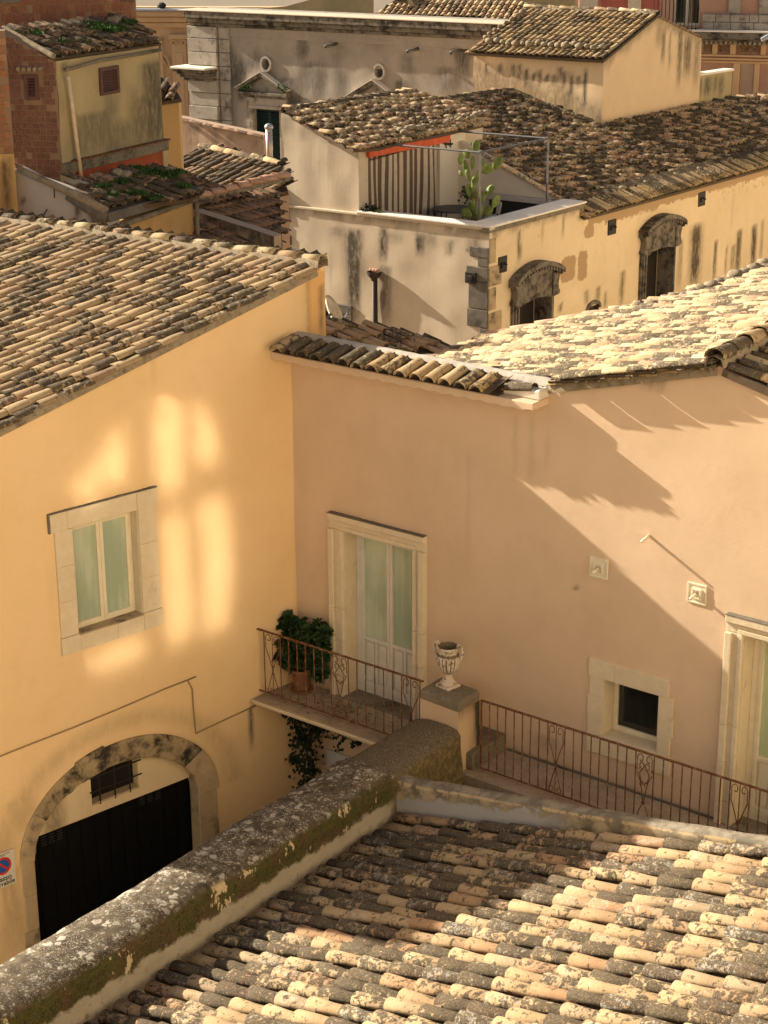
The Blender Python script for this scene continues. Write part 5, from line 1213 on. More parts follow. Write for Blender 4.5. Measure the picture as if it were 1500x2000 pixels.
for lay in (0, 1):
    b = lay * rings * seg
    for i in range(rings - 1):
        for j in range(seg): fs.append((b + i * seg + j, b + i * seg + (j + 1) % seg, b + (i + 1) * seg + (j + 1) % seg, b + (i + 1) * seg + j))
b = (rings - 1) * seg
for j in range(seg): fs.append((b + j, b + (j + 1) % seg, b + rings * seg + (j + 1) % seg, b + rings * seg + j))
mb.add(vs, fs); mk('dish_bowl', mb, M['dish'], dsn, smooth=True)
mb = MB(); mb.tube([ds_p - axd * .02, ds_p - axd * .2 - UZ * .1, ds_p - axd * .22 - UZ * 1.6], .03, 8); mb.tube([ds_p - Y * .42, ds_p + axd * .5 - Y * .1], .012, 6); mk('dish_arm', mb, M['steel'], dsn)

# ---------------- things on the terrace
pg = thing('pergola_frame', TF.pt(-.4, ZL, -.2), 'bare grey tubular steel pergola frame over the roof terrace', 'pergola')
pA = Vector(TF.pt(0, ZL, 0)); qa = hz(937, 426, ZL); qb = hz(1068, 393, ZL)
hA = proj(qa); 
def topat(p, y):                                        # height of the point above p that shows at row y
    lo, hi = 0., 4.
    for _ in range(30):
        mid = (lo + hi) / 2
        if proj(p + UZ * mid)[1] > y: lo = mid
        else: hi = mid
    return lo
ha = topat(qa, 298); hb = topat(qb, 270); hh_ = (ha + hb) / 2
zt_ = ZL + hh_; qc = UR.pt(UR.uz(733, 300)[0], zt_, .12); qd = Vector((qb.x, qb.y, 0)) + (Vector((qc.x, qc.y, 0)) - Vector((qa.x, qa.y, 0))); qd.z = zt_
for p in (qa, qb): mb = MB(); mb.tube([Vector((p.x, p.y, ZL)), Vector((p.x, p.y, zt_))], .034, 4); mk('post', mb, M['steel'], pg)
qaT, qbT = Vector((qa.x, qa.y, zt_)), Vector((qb.x, qb.y, zt_))
for p, q in ((qc, qaT), (qaT, qbT), (qbT, qd), (qc - UZ * .3, qc + UZ * .05)): mb = MB(); mb.tube([p, q], .031, 6); mk('beam', mb, M['steel'], pg)
mb = MB(); d = (qbT - qaT).normalized(); mb.tube([qaT - UZ * .45, qaT - UZ * .2 + d * .08, qaT + d * .35 - UZ * .02], .018, 6); mb.tube([qbT - UZ * .45, qbT - UZ * .2 - d * .08, qbT - d * .35 - UZ * .02], .018, 6); mk('brace', mb, M['steel'], pg)
# cactus
Pc = Pl(hz(925, 424, ZL) + Vector((0, .55, 0)), 96.)
cb = Pc.pt(*Pc.uz(925, 440), 0)
ca = thing('prickly_pear', (cb.x, cb.y, ZT2), 'tall prickly pear cactus with flat green pads at the terrace corner', 'cactus')
padl = [(347, 230, 60, 105, 5), (262, 300, 62, 85, -15), (197, 358, 55, 95, -5), (560, 385, 70, 135, 28), (460, 455, 70, 120, 60), (318, 385, 45, 125, 3), (250, 440, 40, 140, -15), (275, 510, 50, 110, -20), (375, 520, 48, 130, 12), (420, 400, 34, 120, 3), (295, 675, 70, 150, -18), (485, 655, 70, 115, 40), (350, 728, 28, 100, 5), (415, 722, 48, 110, 3), (540, 768, 68, 125, 22), (262, 880, 72, 115, -48), (298, 835, 58, 100, -20), (340, 858, 62, 98, -8), (462, 868, 66, 115, 35), (325, 600, 44, 150, 6), (395, 860, 45, 110, 5), (322, 790, 30, 110, 4), (345, 925, 40, 60, 0), (205, 490, 40, 60, -30)]
for i, (zx, zy, w, h, ang) in enumerate(padl):
    px, py = 860 + zx / 5, 240 + zy / 5; dd = [-.10, .06, .0, .12, -.05, .1][i % 6]; u, z = Pc.uz(px, py); mpp = (Pc.pt(u, z) - CAM).length / FPX
    ww, h2 = w / 5 * mpp / 2 * 1.3, h / 5 * mpp / 2 * 1.08; A = math.radians(ang); yaw = [0, .5, -.6, .2, -.3, .7][i % 6]
    vs = []; fs = []; n1, n2 = 8, 14
    for a in range(n1 + 1):
        t_ = math.pi * a / n1
        for b in range(n2):
            p_ = 2 * math.pi * b / n2; x = ww * math.sin(t_) * math.cos(p_) * (1 + .18 * math.cos(t_)); y = .035 * math.sin(t_) * math.sin(p_); zz = h2 * math.cos(t_)
            x, y = x * math.cos(yaw) - y * math.sin(yaw), x * math.sin(yaw) + y * math.cos(yaw); X_, Z_ = x * math.cos(A) + zz * math.sin(A), -x * math.sin(A) + zz * math.cos(A); vs.append(Pc.pt(u + X_, z + Z_, dd + y))
    for a in range(n1):
        for b in range(n2): fs.append((a * n2 + b, (a + 1) * n2 + b, (a + 1) * n2 + (b + 1) % n2, a * n2 + (b + 1) % n2))
    mb = MB(); mb.add(vs, fs); mk('cactus_pad', mb, M['cactus'], ca, smooth=True)
mb = MB(); mb.tube([Vector((cb.x, cb.y, ZT2 + .3)), Pc.pt(*Pc.uz(925, 405), 0), Pc.pt(*Pc.uz(926, 370), .02), Pc.pt(*Pc.uz(925, 345), 0)], [.09, .07, .06, .04], 8); mk('trunk', mb, M['stem'], ca, smooth=True)
mb = MB(); mb.lathe((cb.x, cb.y, ZT2), [(0, .0), (.2, 0), (.27, .42), (.24, .42), (.22, .36), (0, .36)], 20); mk('pot', mb, M['pot'], ca, smooth=True)
# table and chairs
zt2 = ZT2 + .74; tc = hz(888, 407, zt2)
tb = thing('terrace_table', (tc.x, tc.y, ZT2), 'round dark table on the roof terrace behind the cactus', 'table')
mb = MB(); mb.lathe((tc.x, tc.y, zt2), [(0, 0), (.68, 0), (.70, -.015), (.69, -.035), (0, -.035)], 36); mk('table_top', mb, M['table'], tb)
for k in range(4): mb = MB(); a = .5 + k * math.pi / 2; mb.tube([(tc.x + .55 * math.cos(a), tc.y + .55 * math.sin(a), ZT2), (tc.x + .45 * math.cos(a), tc.y + .45 * math.sin(a), zt2 - .03)], .02, 6); mk('leg', mb, M['table'], tb)
def chair(px, py, face, lab):
    top = hz(px, py, ZT2 + .88); c = thing('terrace_chair', (top.x, top.y, ZT2), lab, 'chair', 'white plastic chairs round the terrace table')
    f = az(face); s = f.cross(UZ).normalized(); O = Vector((top.x, top.y, ZT2)) + f * .22
    mb = MB(); mb.hexa([O + s * a * .23 + f * b * .22 + UZ * z for z in (.42, .455) for a, b in ((-1, -1), (1, -1), (1, 1), (-1, 1))]); mk('seat', mb, M['plastic'], c, bevel=.01)
    mb = MB(); B = O - f * .22
    fr = [B + s * -.23 + UZ * .44, B + s * -.24 - f * .04 + UZ * .7, B + s * -.2 - f * .08 + UZ * .86, B + s * .2 - f * .08 + UZ * .86, B + s * .24 - f * .04 + UZ * .7, B + s * .23 + UZ * .44]; mb.tube(fr, .016, 6)
    for q in range(7): mb.tube([B + s * (-.21 + .07 * q) + UZ * .5 - f * .01, B + s * (-.19 + .063 * q) + UZ * .85 - f * .075], .009, 4)
    for q in range(4): mb.tube([B + s * -.22 + UZ * (.52 + .09 * q) - f * .03, B + s * .22 + UZ * (.52 + .09 * q) - f * .03], .009, 4)
    mk('backrest', mb, M['plastic'], c)
    for a in (-1, 1):
        for b in (-1, 1): mb = MB(); mb.tube([O + s * a * .21 + f * b * .2 + UZ * .42, O + s * a * .25 + f * b * .25], .015, 6); mk('leg', mb, M['plastic'], c)
chair(872, 372, 190, 'white plastic chair between the striped curtain and the table'); chair(972, 393, 262, 'white plastic chair right of the cactus, half hidden')
lp = thing('ledge_plant', TF.pt(*TF.uz(712, 402), -.2), 'small dark plant lying on the pale ledge left of the curtain', 'plant')
mb = MB(); R5 = random.Random(5); c0 = TF.pt(TF.uz(712, 402)[0], ZL + .08, -.15); leafcloud(mb, [(c0, .18), (c0 + TF.u * .3, .12), (c0 + TF.u * .15 - UZ * .03, .15)], 90, .12, R5); mk('foliage', mb, M['ivy'], lp)
mb = MB(); leafcloud(mb, [(c0 + TF.u * .45 - UZ * .03, .1)], 20, .1, R5); mk('yellow_leaves', mb, M['cactus'], lp)
fp = thing('potted_fern', Vector((Pc.pt(*Pc.uz(912, 385), -.5).x, Pc.pt(*Pc.uz(912, 385), -.5).y, ZT2)), 'small dark bush in a pot behind the prickly pear', 'plant')
mb = MB(); c0 = Pc.pt(*Pc.uz(911, 384), -.5); leafcloud(mb, [(c0, .22), (c0 + UZ * .12, .15)], 160, .09, R5); mk('foliage', mb, M['leaf'], fp)
mb = MB(); mb.lathe((c0.x, c0.y, ZT2), [(0, 0), (.14, 0), (.18, .35), (.15, .35), (0, .3)], 14); mk('pot', mb, M['pot'], fp)

# ================================================================ ATTIC HOUSE ON THE BIG ROOF
B0 = hitp(1175, 243, eA, nT); BF = Pl(B0, 124.7); BRt = Pl(B0, 37.5)
bx = thing('attic_house', (B0.x, B0.y, B0.z - 1), 'boxy attic house with streaked walls and stone-weighted roof, rising above the long tiled roof', 'house')
ufl, zfl = BF.uz(925, 99); zev = (zfl + BF.uz(1173, 112)[1]) / 2 - .05
urr, _ = BRt.uz(1370, 90); upk, zpk = BRt.uz(1281, 31); zrr = BRt.uz(1370, 74)[1]
stBF = both(spx(BF, [(x, y0, y1, 4, .8) for x, y0, y1 in ((1003, 125, 160), (1015, 127, 160), (1027, 135, 175), (1040, 142, 165), (1053, 138, 172), (1068, 145, 165), (1080, 145, 170), (1093, 130, 170), (1105, 142, 175), (1118, 145, 215), (1132, 148, 175), (1144, 138, 235), (978, 125, 150), (952, 120, 160))]),
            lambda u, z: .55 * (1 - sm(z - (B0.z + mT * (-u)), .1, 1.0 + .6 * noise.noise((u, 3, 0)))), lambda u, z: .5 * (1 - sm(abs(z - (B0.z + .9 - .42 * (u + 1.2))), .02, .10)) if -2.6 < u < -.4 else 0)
wall('front_wall', BF, ufl, 0, B0.z - 1.5, zev, M['box'], bx, step=.14, stain=stBF, wob=.012, thick=.3)
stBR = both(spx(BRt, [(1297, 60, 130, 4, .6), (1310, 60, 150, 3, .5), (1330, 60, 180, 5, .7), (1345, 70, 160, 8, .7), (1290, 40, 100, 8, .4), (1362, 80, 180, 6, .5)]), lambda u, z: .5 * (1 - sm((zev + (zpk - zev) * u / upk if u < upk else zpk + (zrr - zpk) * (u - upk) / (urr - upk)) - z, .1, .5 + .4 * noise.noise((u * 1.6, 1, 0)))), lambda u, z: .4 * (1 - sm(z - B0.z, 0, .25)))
wall('gable_wall', BRt, 0, urr, B0.z - 1.5, [(0, zev), (upk, zpk), (urr, zrr)], M['box'], bx, step=.14, stain=stBR, wob=.012, thick=.3)
backing('house_body', BRt, [(.05, B0.z - 1.5), (urr, B0.z - 1.5), (urr, zrr - .1), (upk, zpk - .1), (.05, zev - .1)], abs(ufl) - .1, M['box'], bx, off=-.08, dirv=az(124.7 + 180))
ab = (BRt.pt(upk, zpk) - BRt.pt(0, zev)); Lb = ab.length; ob = BF.pt(ufl - .1, zev + .06, .0) - ab.normalized() * .22
roof(bx, ob, az(124.7), ab, abs(ufl) + .2, Lb + .2, M['tile_yellow'] if 0 else tile_mat('attic roof coppi', [TAN, CREAM, OCHR, TAN, (.32, .22, .12)], .55, .1), sp=.245, expo=.40, tl=.5, nobj=300, jit=.8, minpx=6)
nb = az(124.7).cross(ab.normalized()); nb = nb if nb.z > 0 else -nb; rt = ob + ab.normalized() * (Lb + .2)
tile_line(bx, rt + nb * .03, rt + az(124.7) * (abs(ufl) + .15) + nb * .03, M['tile_pale'], sp=.28, expo=.5, tl=.56, lift=.06)
tile_line(bx, ob + az(124.7 + 180) * .05, rt + az(124.7 + 180) * .05, M['tile_pink'], sp=.22, expo=.5, tl=.55, name='verge_tile', lift=-.02, mortar=0, hh=.2)
mb = MB(); ab2 = (BRt.pt(urr, zrr) - BRt.pt(upk, zpk)); mb.prism([BRt.pt(upk, zpk + .05, .05), BRt.pt(urr, zrr + .05, .05), BRt.pt(urr, zrr - .03, .05), BRt.pt(upk, zpk - .03, .05)], -BRt.n * 4); mk('rear_slope', mb, M['tile_dark'], bx)
for i in range(17):
    mb = MB(); x = .5 + (abs(ufl) - .7) * i / 16; y = .62 + uni(-.05, .2); tri_noise_blob(mb, ob + az(124.7) * x + ab.normalized() * y + nb * .17, uni(.10, .17), seed=i + 7, flat=.7); mk('roof_stone', mb, M['mortar'], bx, smooth=True)
for i in range(8):
    mb = MB(); tri_noise_blob(mb, ob + az(124.7) * uni(.1, .3) + ab.normalized() * (1 + i * .33) + nb * .15, uni(.09, .13), seed=i + 27, flat=.7); mk('roof_stone', mb, M['mortar'], bx, smooth=True)
mb = MB()
for i in range(26): q = i / 25; p = hitp(1003 + 172 * q, 180 + 66 * q, eA, nT); tri_noise_blob(mb, p + nT * .05 + BF.n * .12, .13, seed=i, flat=.5)
mk('mortar_fillet', mb, M['mortar'], bx, kind='stuff', smooth=True)
gw = thing('garden_parapet', BRt.pt(urr + .1, B0.z), 'streaked grey parapet with a bright pale coping, right of the attic house', 'wall')
uu0, zz0 = BRt.uz(1366, 144); uu1, zz1 = BRt.uz(1433, 134)
wall('parapet_face', BRt.off(-.05), urr, uu1, B0.z - 1.5, [(urr, zz0 - .08), (uu1, zz1 - .08)], M['olive'], gw, step=.2, thick=.35, stain=spx(BRt, [(1385, 150, 195, 7, .7), (1400, 150, 190, 5, .6), (1412, 150, 195, 5, .6), (1372, 150, 200, 3, .6)]))
mb = MB(); mb.prism([BRt.pt(urr, zz0 - .08, .02), BRt.pt(uu1, zz1 - .08, .02), BRt.pt(uu1, zz1, .02), BRt.pt(urr, zz0, .02)], -BRt.n * .42); mk('coping', mb, M['ledge'], gw)
lwp = thing('low_terrace_parapet', at(1466, 200, 80).xy.to_3d(), 'low pierced parapet with pale coping in front of the red palace', 'wall')
Lp_ = Pl(at(1434, 195, 80), 111); p0_, p1_ = Lp_.uz(1434, 192), Lp_.uz(1500, 196)
mb = MB(); mb.pbox(Lp_, p0_[0], p1_[0] + 4, 4, p0_[1] - .09, -.3, 0); mk('parapet_face', mb, M['pal_stone'], lwp)
mb = MB(); mb.pbox(Lp_, p0_[0] - .05, p1_[0] + 4, p0_[1] - .088, p0_[1], -.35, .05); mk('coping', mb, M['ledge'], lwp)
for k in range(7): mb = MB(); u = p0_[0] + .35 + k * .42; mb.lathe(Lp_.pt(u, p0_[1] - .62, .0), [(0, 0), (.1, .02), (.13, .12), (.1, .22), (0, .24)], 10); mk('carved_knob', mb, M['ledge'], lwp, smooth=True)

# ================================================================ PALAZZO (grey, behind)
PA = Pl(at(520, 150, 76), 124.0)
pz = thing('grey_palazzo', PA.pt(0, 0).xy.to_3d(), 'long grey stained palazzo facade with heavy cornice, pediments and round holes', 'palace')
uL0, zC = PA.uz(372, 62); zc_t = (PA.uz(420, 22)[1] + PA.uz(900, 42)[1]) / 2; uRt = PA.uz(990, 60)[0]
wu0, wz_ = PA.uz(497, 212); wu1 = PA.uz(549, 215)[0]; wzb = PA.uz(497, 330)[1]
oc = [PA.uz(521, 125), PA.uz(742, 140)]
stPA = both(spx(PA, [(575, 185, 330, 16, .85), (470, 175, 200, 8, .8), (610, 120, 200, 25, .5), (880, 130, 190, 30, .45), (870, 135, 200, 10, .6), (440, 120, 200, 12, .6), (660, 90, 130, 12, .25), (795, 105, 170, 14, .4), (400, 60, 120, 20, .5), (560, 150, 200, 20, .5), (785, 160, 190, 14, .7), (780, 175, 200, 10, .6), (450, 130, 330, 12, .35)]),
            lambda u, z: .75 * sm(noise.noise((u * .8, z * .5, 8)), .12, .5))
def ocs(u, z): return any(math.hypot(u - o[0], z - o[1] + .02) < .19 for o in oc)
wall('facade', PA, uL0, uRt, 3, zc_t - .5, M['palazzo'], pz, step=.16, stain=stPA, wob=.02, thick=.5, holes=[(wu0, wu1, wzb, wz_)], reveal=.25, skip=ocs)
mb = MB(); mb.prism([PA.pt(uL0, 3, -.55), PA.pt(uRt, 3, -.55), PA.pt(uRt, zc_t - .1, -.55), PA.pt(uL0, zc_t - .1, -.55)], az(124 + 180 + 60) * 3); mk('palace_body', mb, M['dark'] if 0 else M['pal_stone'], pz)
mb = MB(); mb.pbox(PA, uL0, uRt, zc_t - .28, zc_t, -.5, .42); mb.pbox(PA, uL0, uRt, zc_t - .46, zc_t - .282, -.3, .28); mb.pbox(PA, uL0, uRt, zc_t - .60, zc_t - .462, -.2, .14)
mk('cornice', mb, M['dark_stone'], pz, bevel=.03)
mb = MB(); mb.pbox(PA, uL0 - .3, uRt, zc_t + .001, zc_t + .03, -.9, .46); mk('cornice_top', mb, M['terr'], pz)
zfr = (PA.uz(440, 70)[1] + PA.uz(920, 97)[1]) / 2; mb = MB(); mb.pbox(PA, PA.uz(448, 70)[0], uRt, zfr, zc_t - .61, -.1, .035); mk('frieze_band', mb, M['palazzo'], pz, bevel=.01)
for (x0, x1, pr) in ((372, 428, .16), (430, 450, .07)):
    a0 = PA.uz(x0, 120)[0]; a1 = PA.uz(x1, 120)[0]; z = 4.2; i = 0
    zcap_ = PA.uz(400, 140)[1]
    while z < zc_t - .62:
        h = .55; z2_ = min(z + h, zc_t - .62); mb = MB(); mb.pbox(PA, a0, a1, z + .012, z2_ - .012, -.1, pr + (.07 if i % 2 and x0 < 400 and z < zcap_ - .3 else 0)); mk('pilaster_block', mb, M['pal_stone'], pz, bevel=.015); z = z2_; i += 1
a0 = PA.uz(357, 130)[0]; a1 = PA.uz(428, 136)[0]; zt_ = PA.uz(395, 128)[1]
mb = MB(); mb.pbox(PA, a0 + .1, a1, zt_ - .08, zt_, -.1, .95); cp_ = mk('bracket_cornice', mb, M['ledge'], pz, bevel=.01)
for k in range(4): mb = MB(); mb.pbox(PA, a0 + .12 + .05 * k, a1 - .04 * k, zt_ - .08 - .13 * (k + 1), zt_ - .082 - .13 * k, -.1, .85 - .17 * k); mk('bracket_moulding', mb, M['dark_stone'], cp_, bevel=.03)
def pediment(ap, lf, rt_):
    A, B, C = PA.uz(*ap), PA.uz(*lf), PA.uz(*rt_); zb_ = (B[1] + C[1]) / 2 - .05; hw = (C[0] - B[0]) / 2; uc = (B[0] + C[0]) / 2
    za = A[1]
    for s in (-1, 1):
        mb = MB(); P = [(uc, za), (uc + s * hw, zb_), (uc + s * hw, zb_ - .13), (uc, za - .15)]; mb.prism([PA.pt(*q, 0) for q in P], PA.n * .34); mk('raking_cornice', mb, M['dark_stone'], pz, bevel=.015)
        mb = MB(); P = [(uc, za + .02), (uc + s * (hw + .03), zb_ + .02), (uc + s * (hw + .03), zb_ + .0), (uc, za + .001)]; mb.prism([PA.pt(*q, 0) for q in P], PA.n * .36); mk('cornice_top', mb, M['ledge'], pz)
    mb = MB(); mb.pbox(PA, uc - hw + .02, uc + hw - .02, zb_ - .26, zb_ - .131, 0, .30); mb.pbox(PA, uc - hw + .1, uc + hw - .1, zb_ - .36, zb_ - .262, 0, .16); mk('pediment_base', mb, M['dark_stone'], pz, bevel=.015)
    mb = MB(); mb.prism([PA.pt(uc - hw * .8, zb_ - .13, .0), PA.pt(uc + hw * .8, zb_ - .13, .0), PA.pt(uc, za - .2, .0)], PA.n * .06); mk('tympanum', mb, M['pal_stone'], pz)
    return uc, hw, zb_
uc, hw, zb_ = pediment((517, 140), (469, 166), (568, 176)); pediment((739, 155), (682, 186), (790, 193))
mb = MB(); mb.pbox(PA, wu0 - .32, wu0, wzb, wz_ + .02, -.01, .10); mb.pbox(PA, wu1, wu1 + .32, wzb, wz_ + .02, -.01, .10); mb.pbox(PA, wu0 - .32, wu1 + .32, wz_ + .021, zb_ - .37, -.01, .09); mb.pbox(PA, wu0 - .22, wu0 - .001, wzb, wz_ + .001, .101, .14); mb.pbox(PA, wu1 + .001, wu1 + .22, wzb, wz_ + .001, .101, .14); mb.pbox(PA, wu0 - .22, wu1 + .22, wz_ + .021, wz_ + .15, .091, .14)
mk('window_surround', mb, M['pal_stone'], pz, bevel=.01)
mb = MB(); mb.pbox(PA, wu0, wu1, wzb, wz_, -.22, -.20); gs_ = mk('shutter_back', mb, M['dark'], pz)
wm = (wu0 + wu1) / 2
for (a, b) in ((wu0 + .03, wm - .01), (wm + .01, wu1 - .03)):
    mb = MB(); mb.pbox(PA, a, a + .05, wzb, wz_ - .02, -.16, -.11); mb.pbox(PA, b - .05, b, wzb, wz_ - .02, -.16, -.11); mb.pbox(PA, a, b, wz_ - .08, wz_ - .021, -.159, -.111); s_f = mk('shutter_frame', mb, M['green'], pz)
    z = wzb
    while z < wz_ - .1:
        mb = MB(); mb.hexa([PA.pt(a + .05, z, -.155), PA.pt(b - .05, z, -.155), PA.pt(b - .05, z - .04, -.105), PA.pt(a + .05, z - .04, -.105), PA.pt(a + .05, z + .012, -.155), PA.pt(b - .05, z + .012, -.155), PA.pt(b - .05, z - .028, -.105), PA.pt(a + .05, z - .028, -.105)]); mk('slat', mb, M['green'], s_f); z += .075
for o_ in oc:
    n = 22; A = []; B = []; C = []
    for k in range(n): t_ = 2 * math.pi * k / n; A.append((o_[0] + .29 * math.cos(t_), o_[1] + .32 * math.sin(t_))); B.append((o_[0] + .20 * math.cos(t_), o_[1] + .23 * math.sin(t_)))
    vs = [PA.pt(*q, .10) for q in A] + [PA.pt(*q, .10) for q in B] + [PA.pt(*q, -.02) for q in A] + [PA.pt(*q, -.45) for q in B]
    mb = MB(); mb.add(vs, [f for k in range(n) for f in ((k, (k + 1) % n, n + (k + 1) % n, n + k), (k, (k + 1) % n, 2 * n + (k + 1) % n, 2 * n + k), (n + k, n + (k + 1) % n, 3 * n + (k + 1) % n, 3 * n + k))]); ow = mk('round_window', mb, M['pal_stone'], pz)
    mb = MB(); mb.add([PA.pt(*q, -.44) for q in B], [tuple(range(n))]); mk('dark_opening', mb, M['dark'], ow)
for (x, y) in ((657, 86), (817, 95), (901, 98)):
    c = PA.pt(*PA.uz(x, y), 0); mb = MB(); e = c + PA.n * .75 - UZ * .05; mb.tube([c, e], .065, 10); sp_o = mk('rain_spout', mb, M['steel'], pz, smooth=True)
    mb = MB(); mb.tube([e - PA.n * .01, e + PA.n * .005], .05, 10); mk('spout_mouth', mb, M['dark'], sp_o)
for (x, y) in ((483, 166), (497, 166), (556, 168), (565, 172)):
    mb = MB(); R5 = random.Random(x); leafcloud(mb, [(PA.pt(*PA.uz(x, y), .3), .14)], 40, .09, R5); mk('wall_weed', mb, M['weed'], pz)
# roofs and walls behind the cornice
bh = thing('rear_roof_house', at(900, 20, 78).xy.to_3d(), 'house behind the palazzo cornice showing a strip of pale tiled roof and a grey wall', 'house')
roofpoly(bh, at(900, 25, 90), az(110), up(110 - 90, .38), [(735, 30), (775, 3), (1040, 12), (1040, 46), (940, 40)], M['tile_terr'], sp=.32, expo=.42, tl=.52, hh=.36, nobj=200, minpx=5)
pb0, pb1 = at(775, 3, 80), at(1042, 10, 80); tile_line(bh, at(772, 4, 91), at(1040, 13, 93), M['tile_pale'], sp=.3, expo=.5, tl=.56, lift=.08)
Wb = Pl(at(660, 10, 86), 116)
wpoly('rear_wall', Wb, [(465, 20), (560, 12), (640, -10), (790, -14), (800, 12), (730, 26)], M['olive'], bh, thick=(.5, 8), step=.5)
wpoly('rear_wall', Pl(at(1000, 0, 98), 100), [(770, -30), (1140, -30)], M['olive'], bh, thick=(.5, 8), step=.5)

# ================================================================ PEACH CHURCH (far left)
PC = Pl(at(320, 120, 105), 96)
pc = thing('peach_church', PC.pt(0, 0).xy.to_3d(), 'tall peach church facade with pilasters, scroll capitals and a moulded cornice, far left behind', 'church')
ca0, _ = PC.uz(255, 100); ca1, _ = PC.uz(720, 100); zt_ = PC.uz(320, 14)[1]
wall('facade', PC, ca0 - 2, ca1, 0, zt_, M['church'], pc, step=.8, thick=1.)
mb = MB(); mb.pbox(PC, ca0 - 2, ca1, zt_ - .16, zt_ - .05, 0, .9); mk('gutter', mb, M['zinc'], pc); 
for k, (d, h) in enumerate(((.75, .32), (.5, .25), (.3, .3))): mb = MB(); z = zt_ - .18 - .31 * k; mb.pbox(PC, ca0 - 2, ca1, z - .28, z, 0, d); mk('cornice_moulding', mb, M['church'], pc, bevel=.04)
z = PC.uz(320, 45)[1]; mb = MB(); mb.pbox(PC, ca0 - 2, ca1, z - .12, z, 0, .16); mk('string_course', mb, M['church'], pc, bevel=.02)
for (x0, x1) in ((336, 364), (376, 404), (312, 318)):
    a0, z0_ = PC.uz(x0, 72); a1 = PC.uz(x1, 72)[0]; mb = MB(); mb.pbox(PC, a0, a1, 2, z0_, 0, .22); plr = mk('pilaster', mb, M['church'], pc, bevel=.03)
    if x1 - x0 > 10:
        mb = MB(); zz_ = PC.uz(x0, 80)[1]; mb.pbox(PC, a0 + .18, a1 - .18, 2.5, zz_ - .6, .221, .28); mk('pilaster_panel', mb, M['church'], plr, bevel=.02)
        mb = MB(); mb.pbox(PC, a0 - .1, a1 + .1, z0_ - .1, z0_ + .16, 0, .36)
        for s in (a0 + .12, a1 - .12): pts = [PC.pt(s + .17 * math.cos(t_) * (1 - .08 * i), z0_ - .32 + .2 * math.sin(t_) * (1 - .08 * i), .3) for i, t_ in enumerate([i * .8 for i in range(9)])]; mb.tube(pts, .06, 6)
        mk('capital', mb, M['church'], plr, bevel=.01)
mb = MB(); a0, z0_ = PC.uz(298, 122)
for r in (.75, 1.0): mb.tube([PC.pt(a0 + r * math.cos(t_), z0_ - .3 + r * math.sin(t_), .1) for t_ in [math.pi / 2 - math.pi * i / 20 for i in range(10)]], .07, 6)
mk('arch_moulding', mb, M['church'], pc)
a0, z0_ = PC.uz(340, 10); mb = MB(); tri_noise_blob(mb, PC.pt(PC.uz(318, 6)[0], zt_ + .1, .3), .25, seed=2); mk('roof_lump', mb, M['iron'], pc)

# ================================================================ RED PALACE (far right)
RP = Pl(at(1330, 60, 84), 110)
rp = thing('red_palace', RP.pt(0, 0).xy.to_3d(), 'faded red palace with barred balcony window, dark cornice and carved frieze, far right', 'palace')
def rz(x, y): return RP.uz(x, y)
r0_, _ = rz(1120, 60); r1_, _ = rz(1510, 60); zcT = rz(1350, 58)[1]
bw0, bwt = rz(1317, -10); bw1, _ = rz(1368, -10); bwb = rz(1340, 50)[1]
wall('facade', RP, r0_, r1_ + 3, 2, rz(1300, -40)[1], M['redwall'], rp, step=.35, thick=1, holes=[(bw0, bw1, bwb, rz(1340, -35)[1])], reveal=.3, patch=rpx(RP, [(1170, -30, 1228, 24, 1.), (1253, -30, 1286, 24, 1.)], .08), stain=spx(RP, [(1430, -20, 30, 12, .4), (1490, -20, 30, 8, .4), (1375, -20, 50, 4, .6)]))
mb = MB(); mb.pbox(RP, r0_ + 2, r1_ + 3, zcT - .30, zcT, 0, 1.0); mb.pbox(RP, r0_ + 2, r1_ + 3, zcT - .42, zcT - .302, 0, .8); mk('balcony_cornice', mb, M['dark_stone'], rp, bevel=.03)
mb = MB(); mb.pbox(RP, r0_ + 2, r1_ + 3, zcT + .001, zcT + .05, 0, 1.02); mk('cornice_top', mb, M['ledge'], rp)
u = r0_ + 4
while u < r1_ + 2: mb = MB(); mb.pbox(RP, u, u + .10, zcT - .55, zcT - .422, 0, .6); mk('dentil', mb, M['pal_stone'], rp); u += .21
# stone balustrade band of separate blocks above
zbt = rz(1430, 27)[1]; row = 2
for r in range(row):
    u = rz(1374, 40)[0]; h = (zbt - zcT - .05) / row
    while u < r1_ + 2: w = uni(.35, .75); mb = MB(); mb.pbox(RP, u + .01, u + w - .01, zcT + .055 + r * h, zcT + .05 + (r + 1) * h - .012, 0, .30 + uni(0, .03)); mk('balustrade_block', mb, M['pal_stone'], rp, bevel=.015); u += w
for (x0, x1) in ((1424, 1448), (1484, 1510)): mb = MB(); mb.pbox(RP, rz(x0, 0)[0], rz(x1, 0)[0], zbt, zbt + 5, 0, .12); mk('pilaster', mb, M['pal_stone'], rp, bevel=.02)
for (x0, x1) in ((1132, 1168), (1228, 1253)): mb = MB(); mb.pbox(RP, rz(x0, 0)[0], rz(x1, 0)[0], rz(1200, 30)[1], zbt + 5, 0, .16); mk('pilaster', mb, M['terr'], rp, bevel=.02)
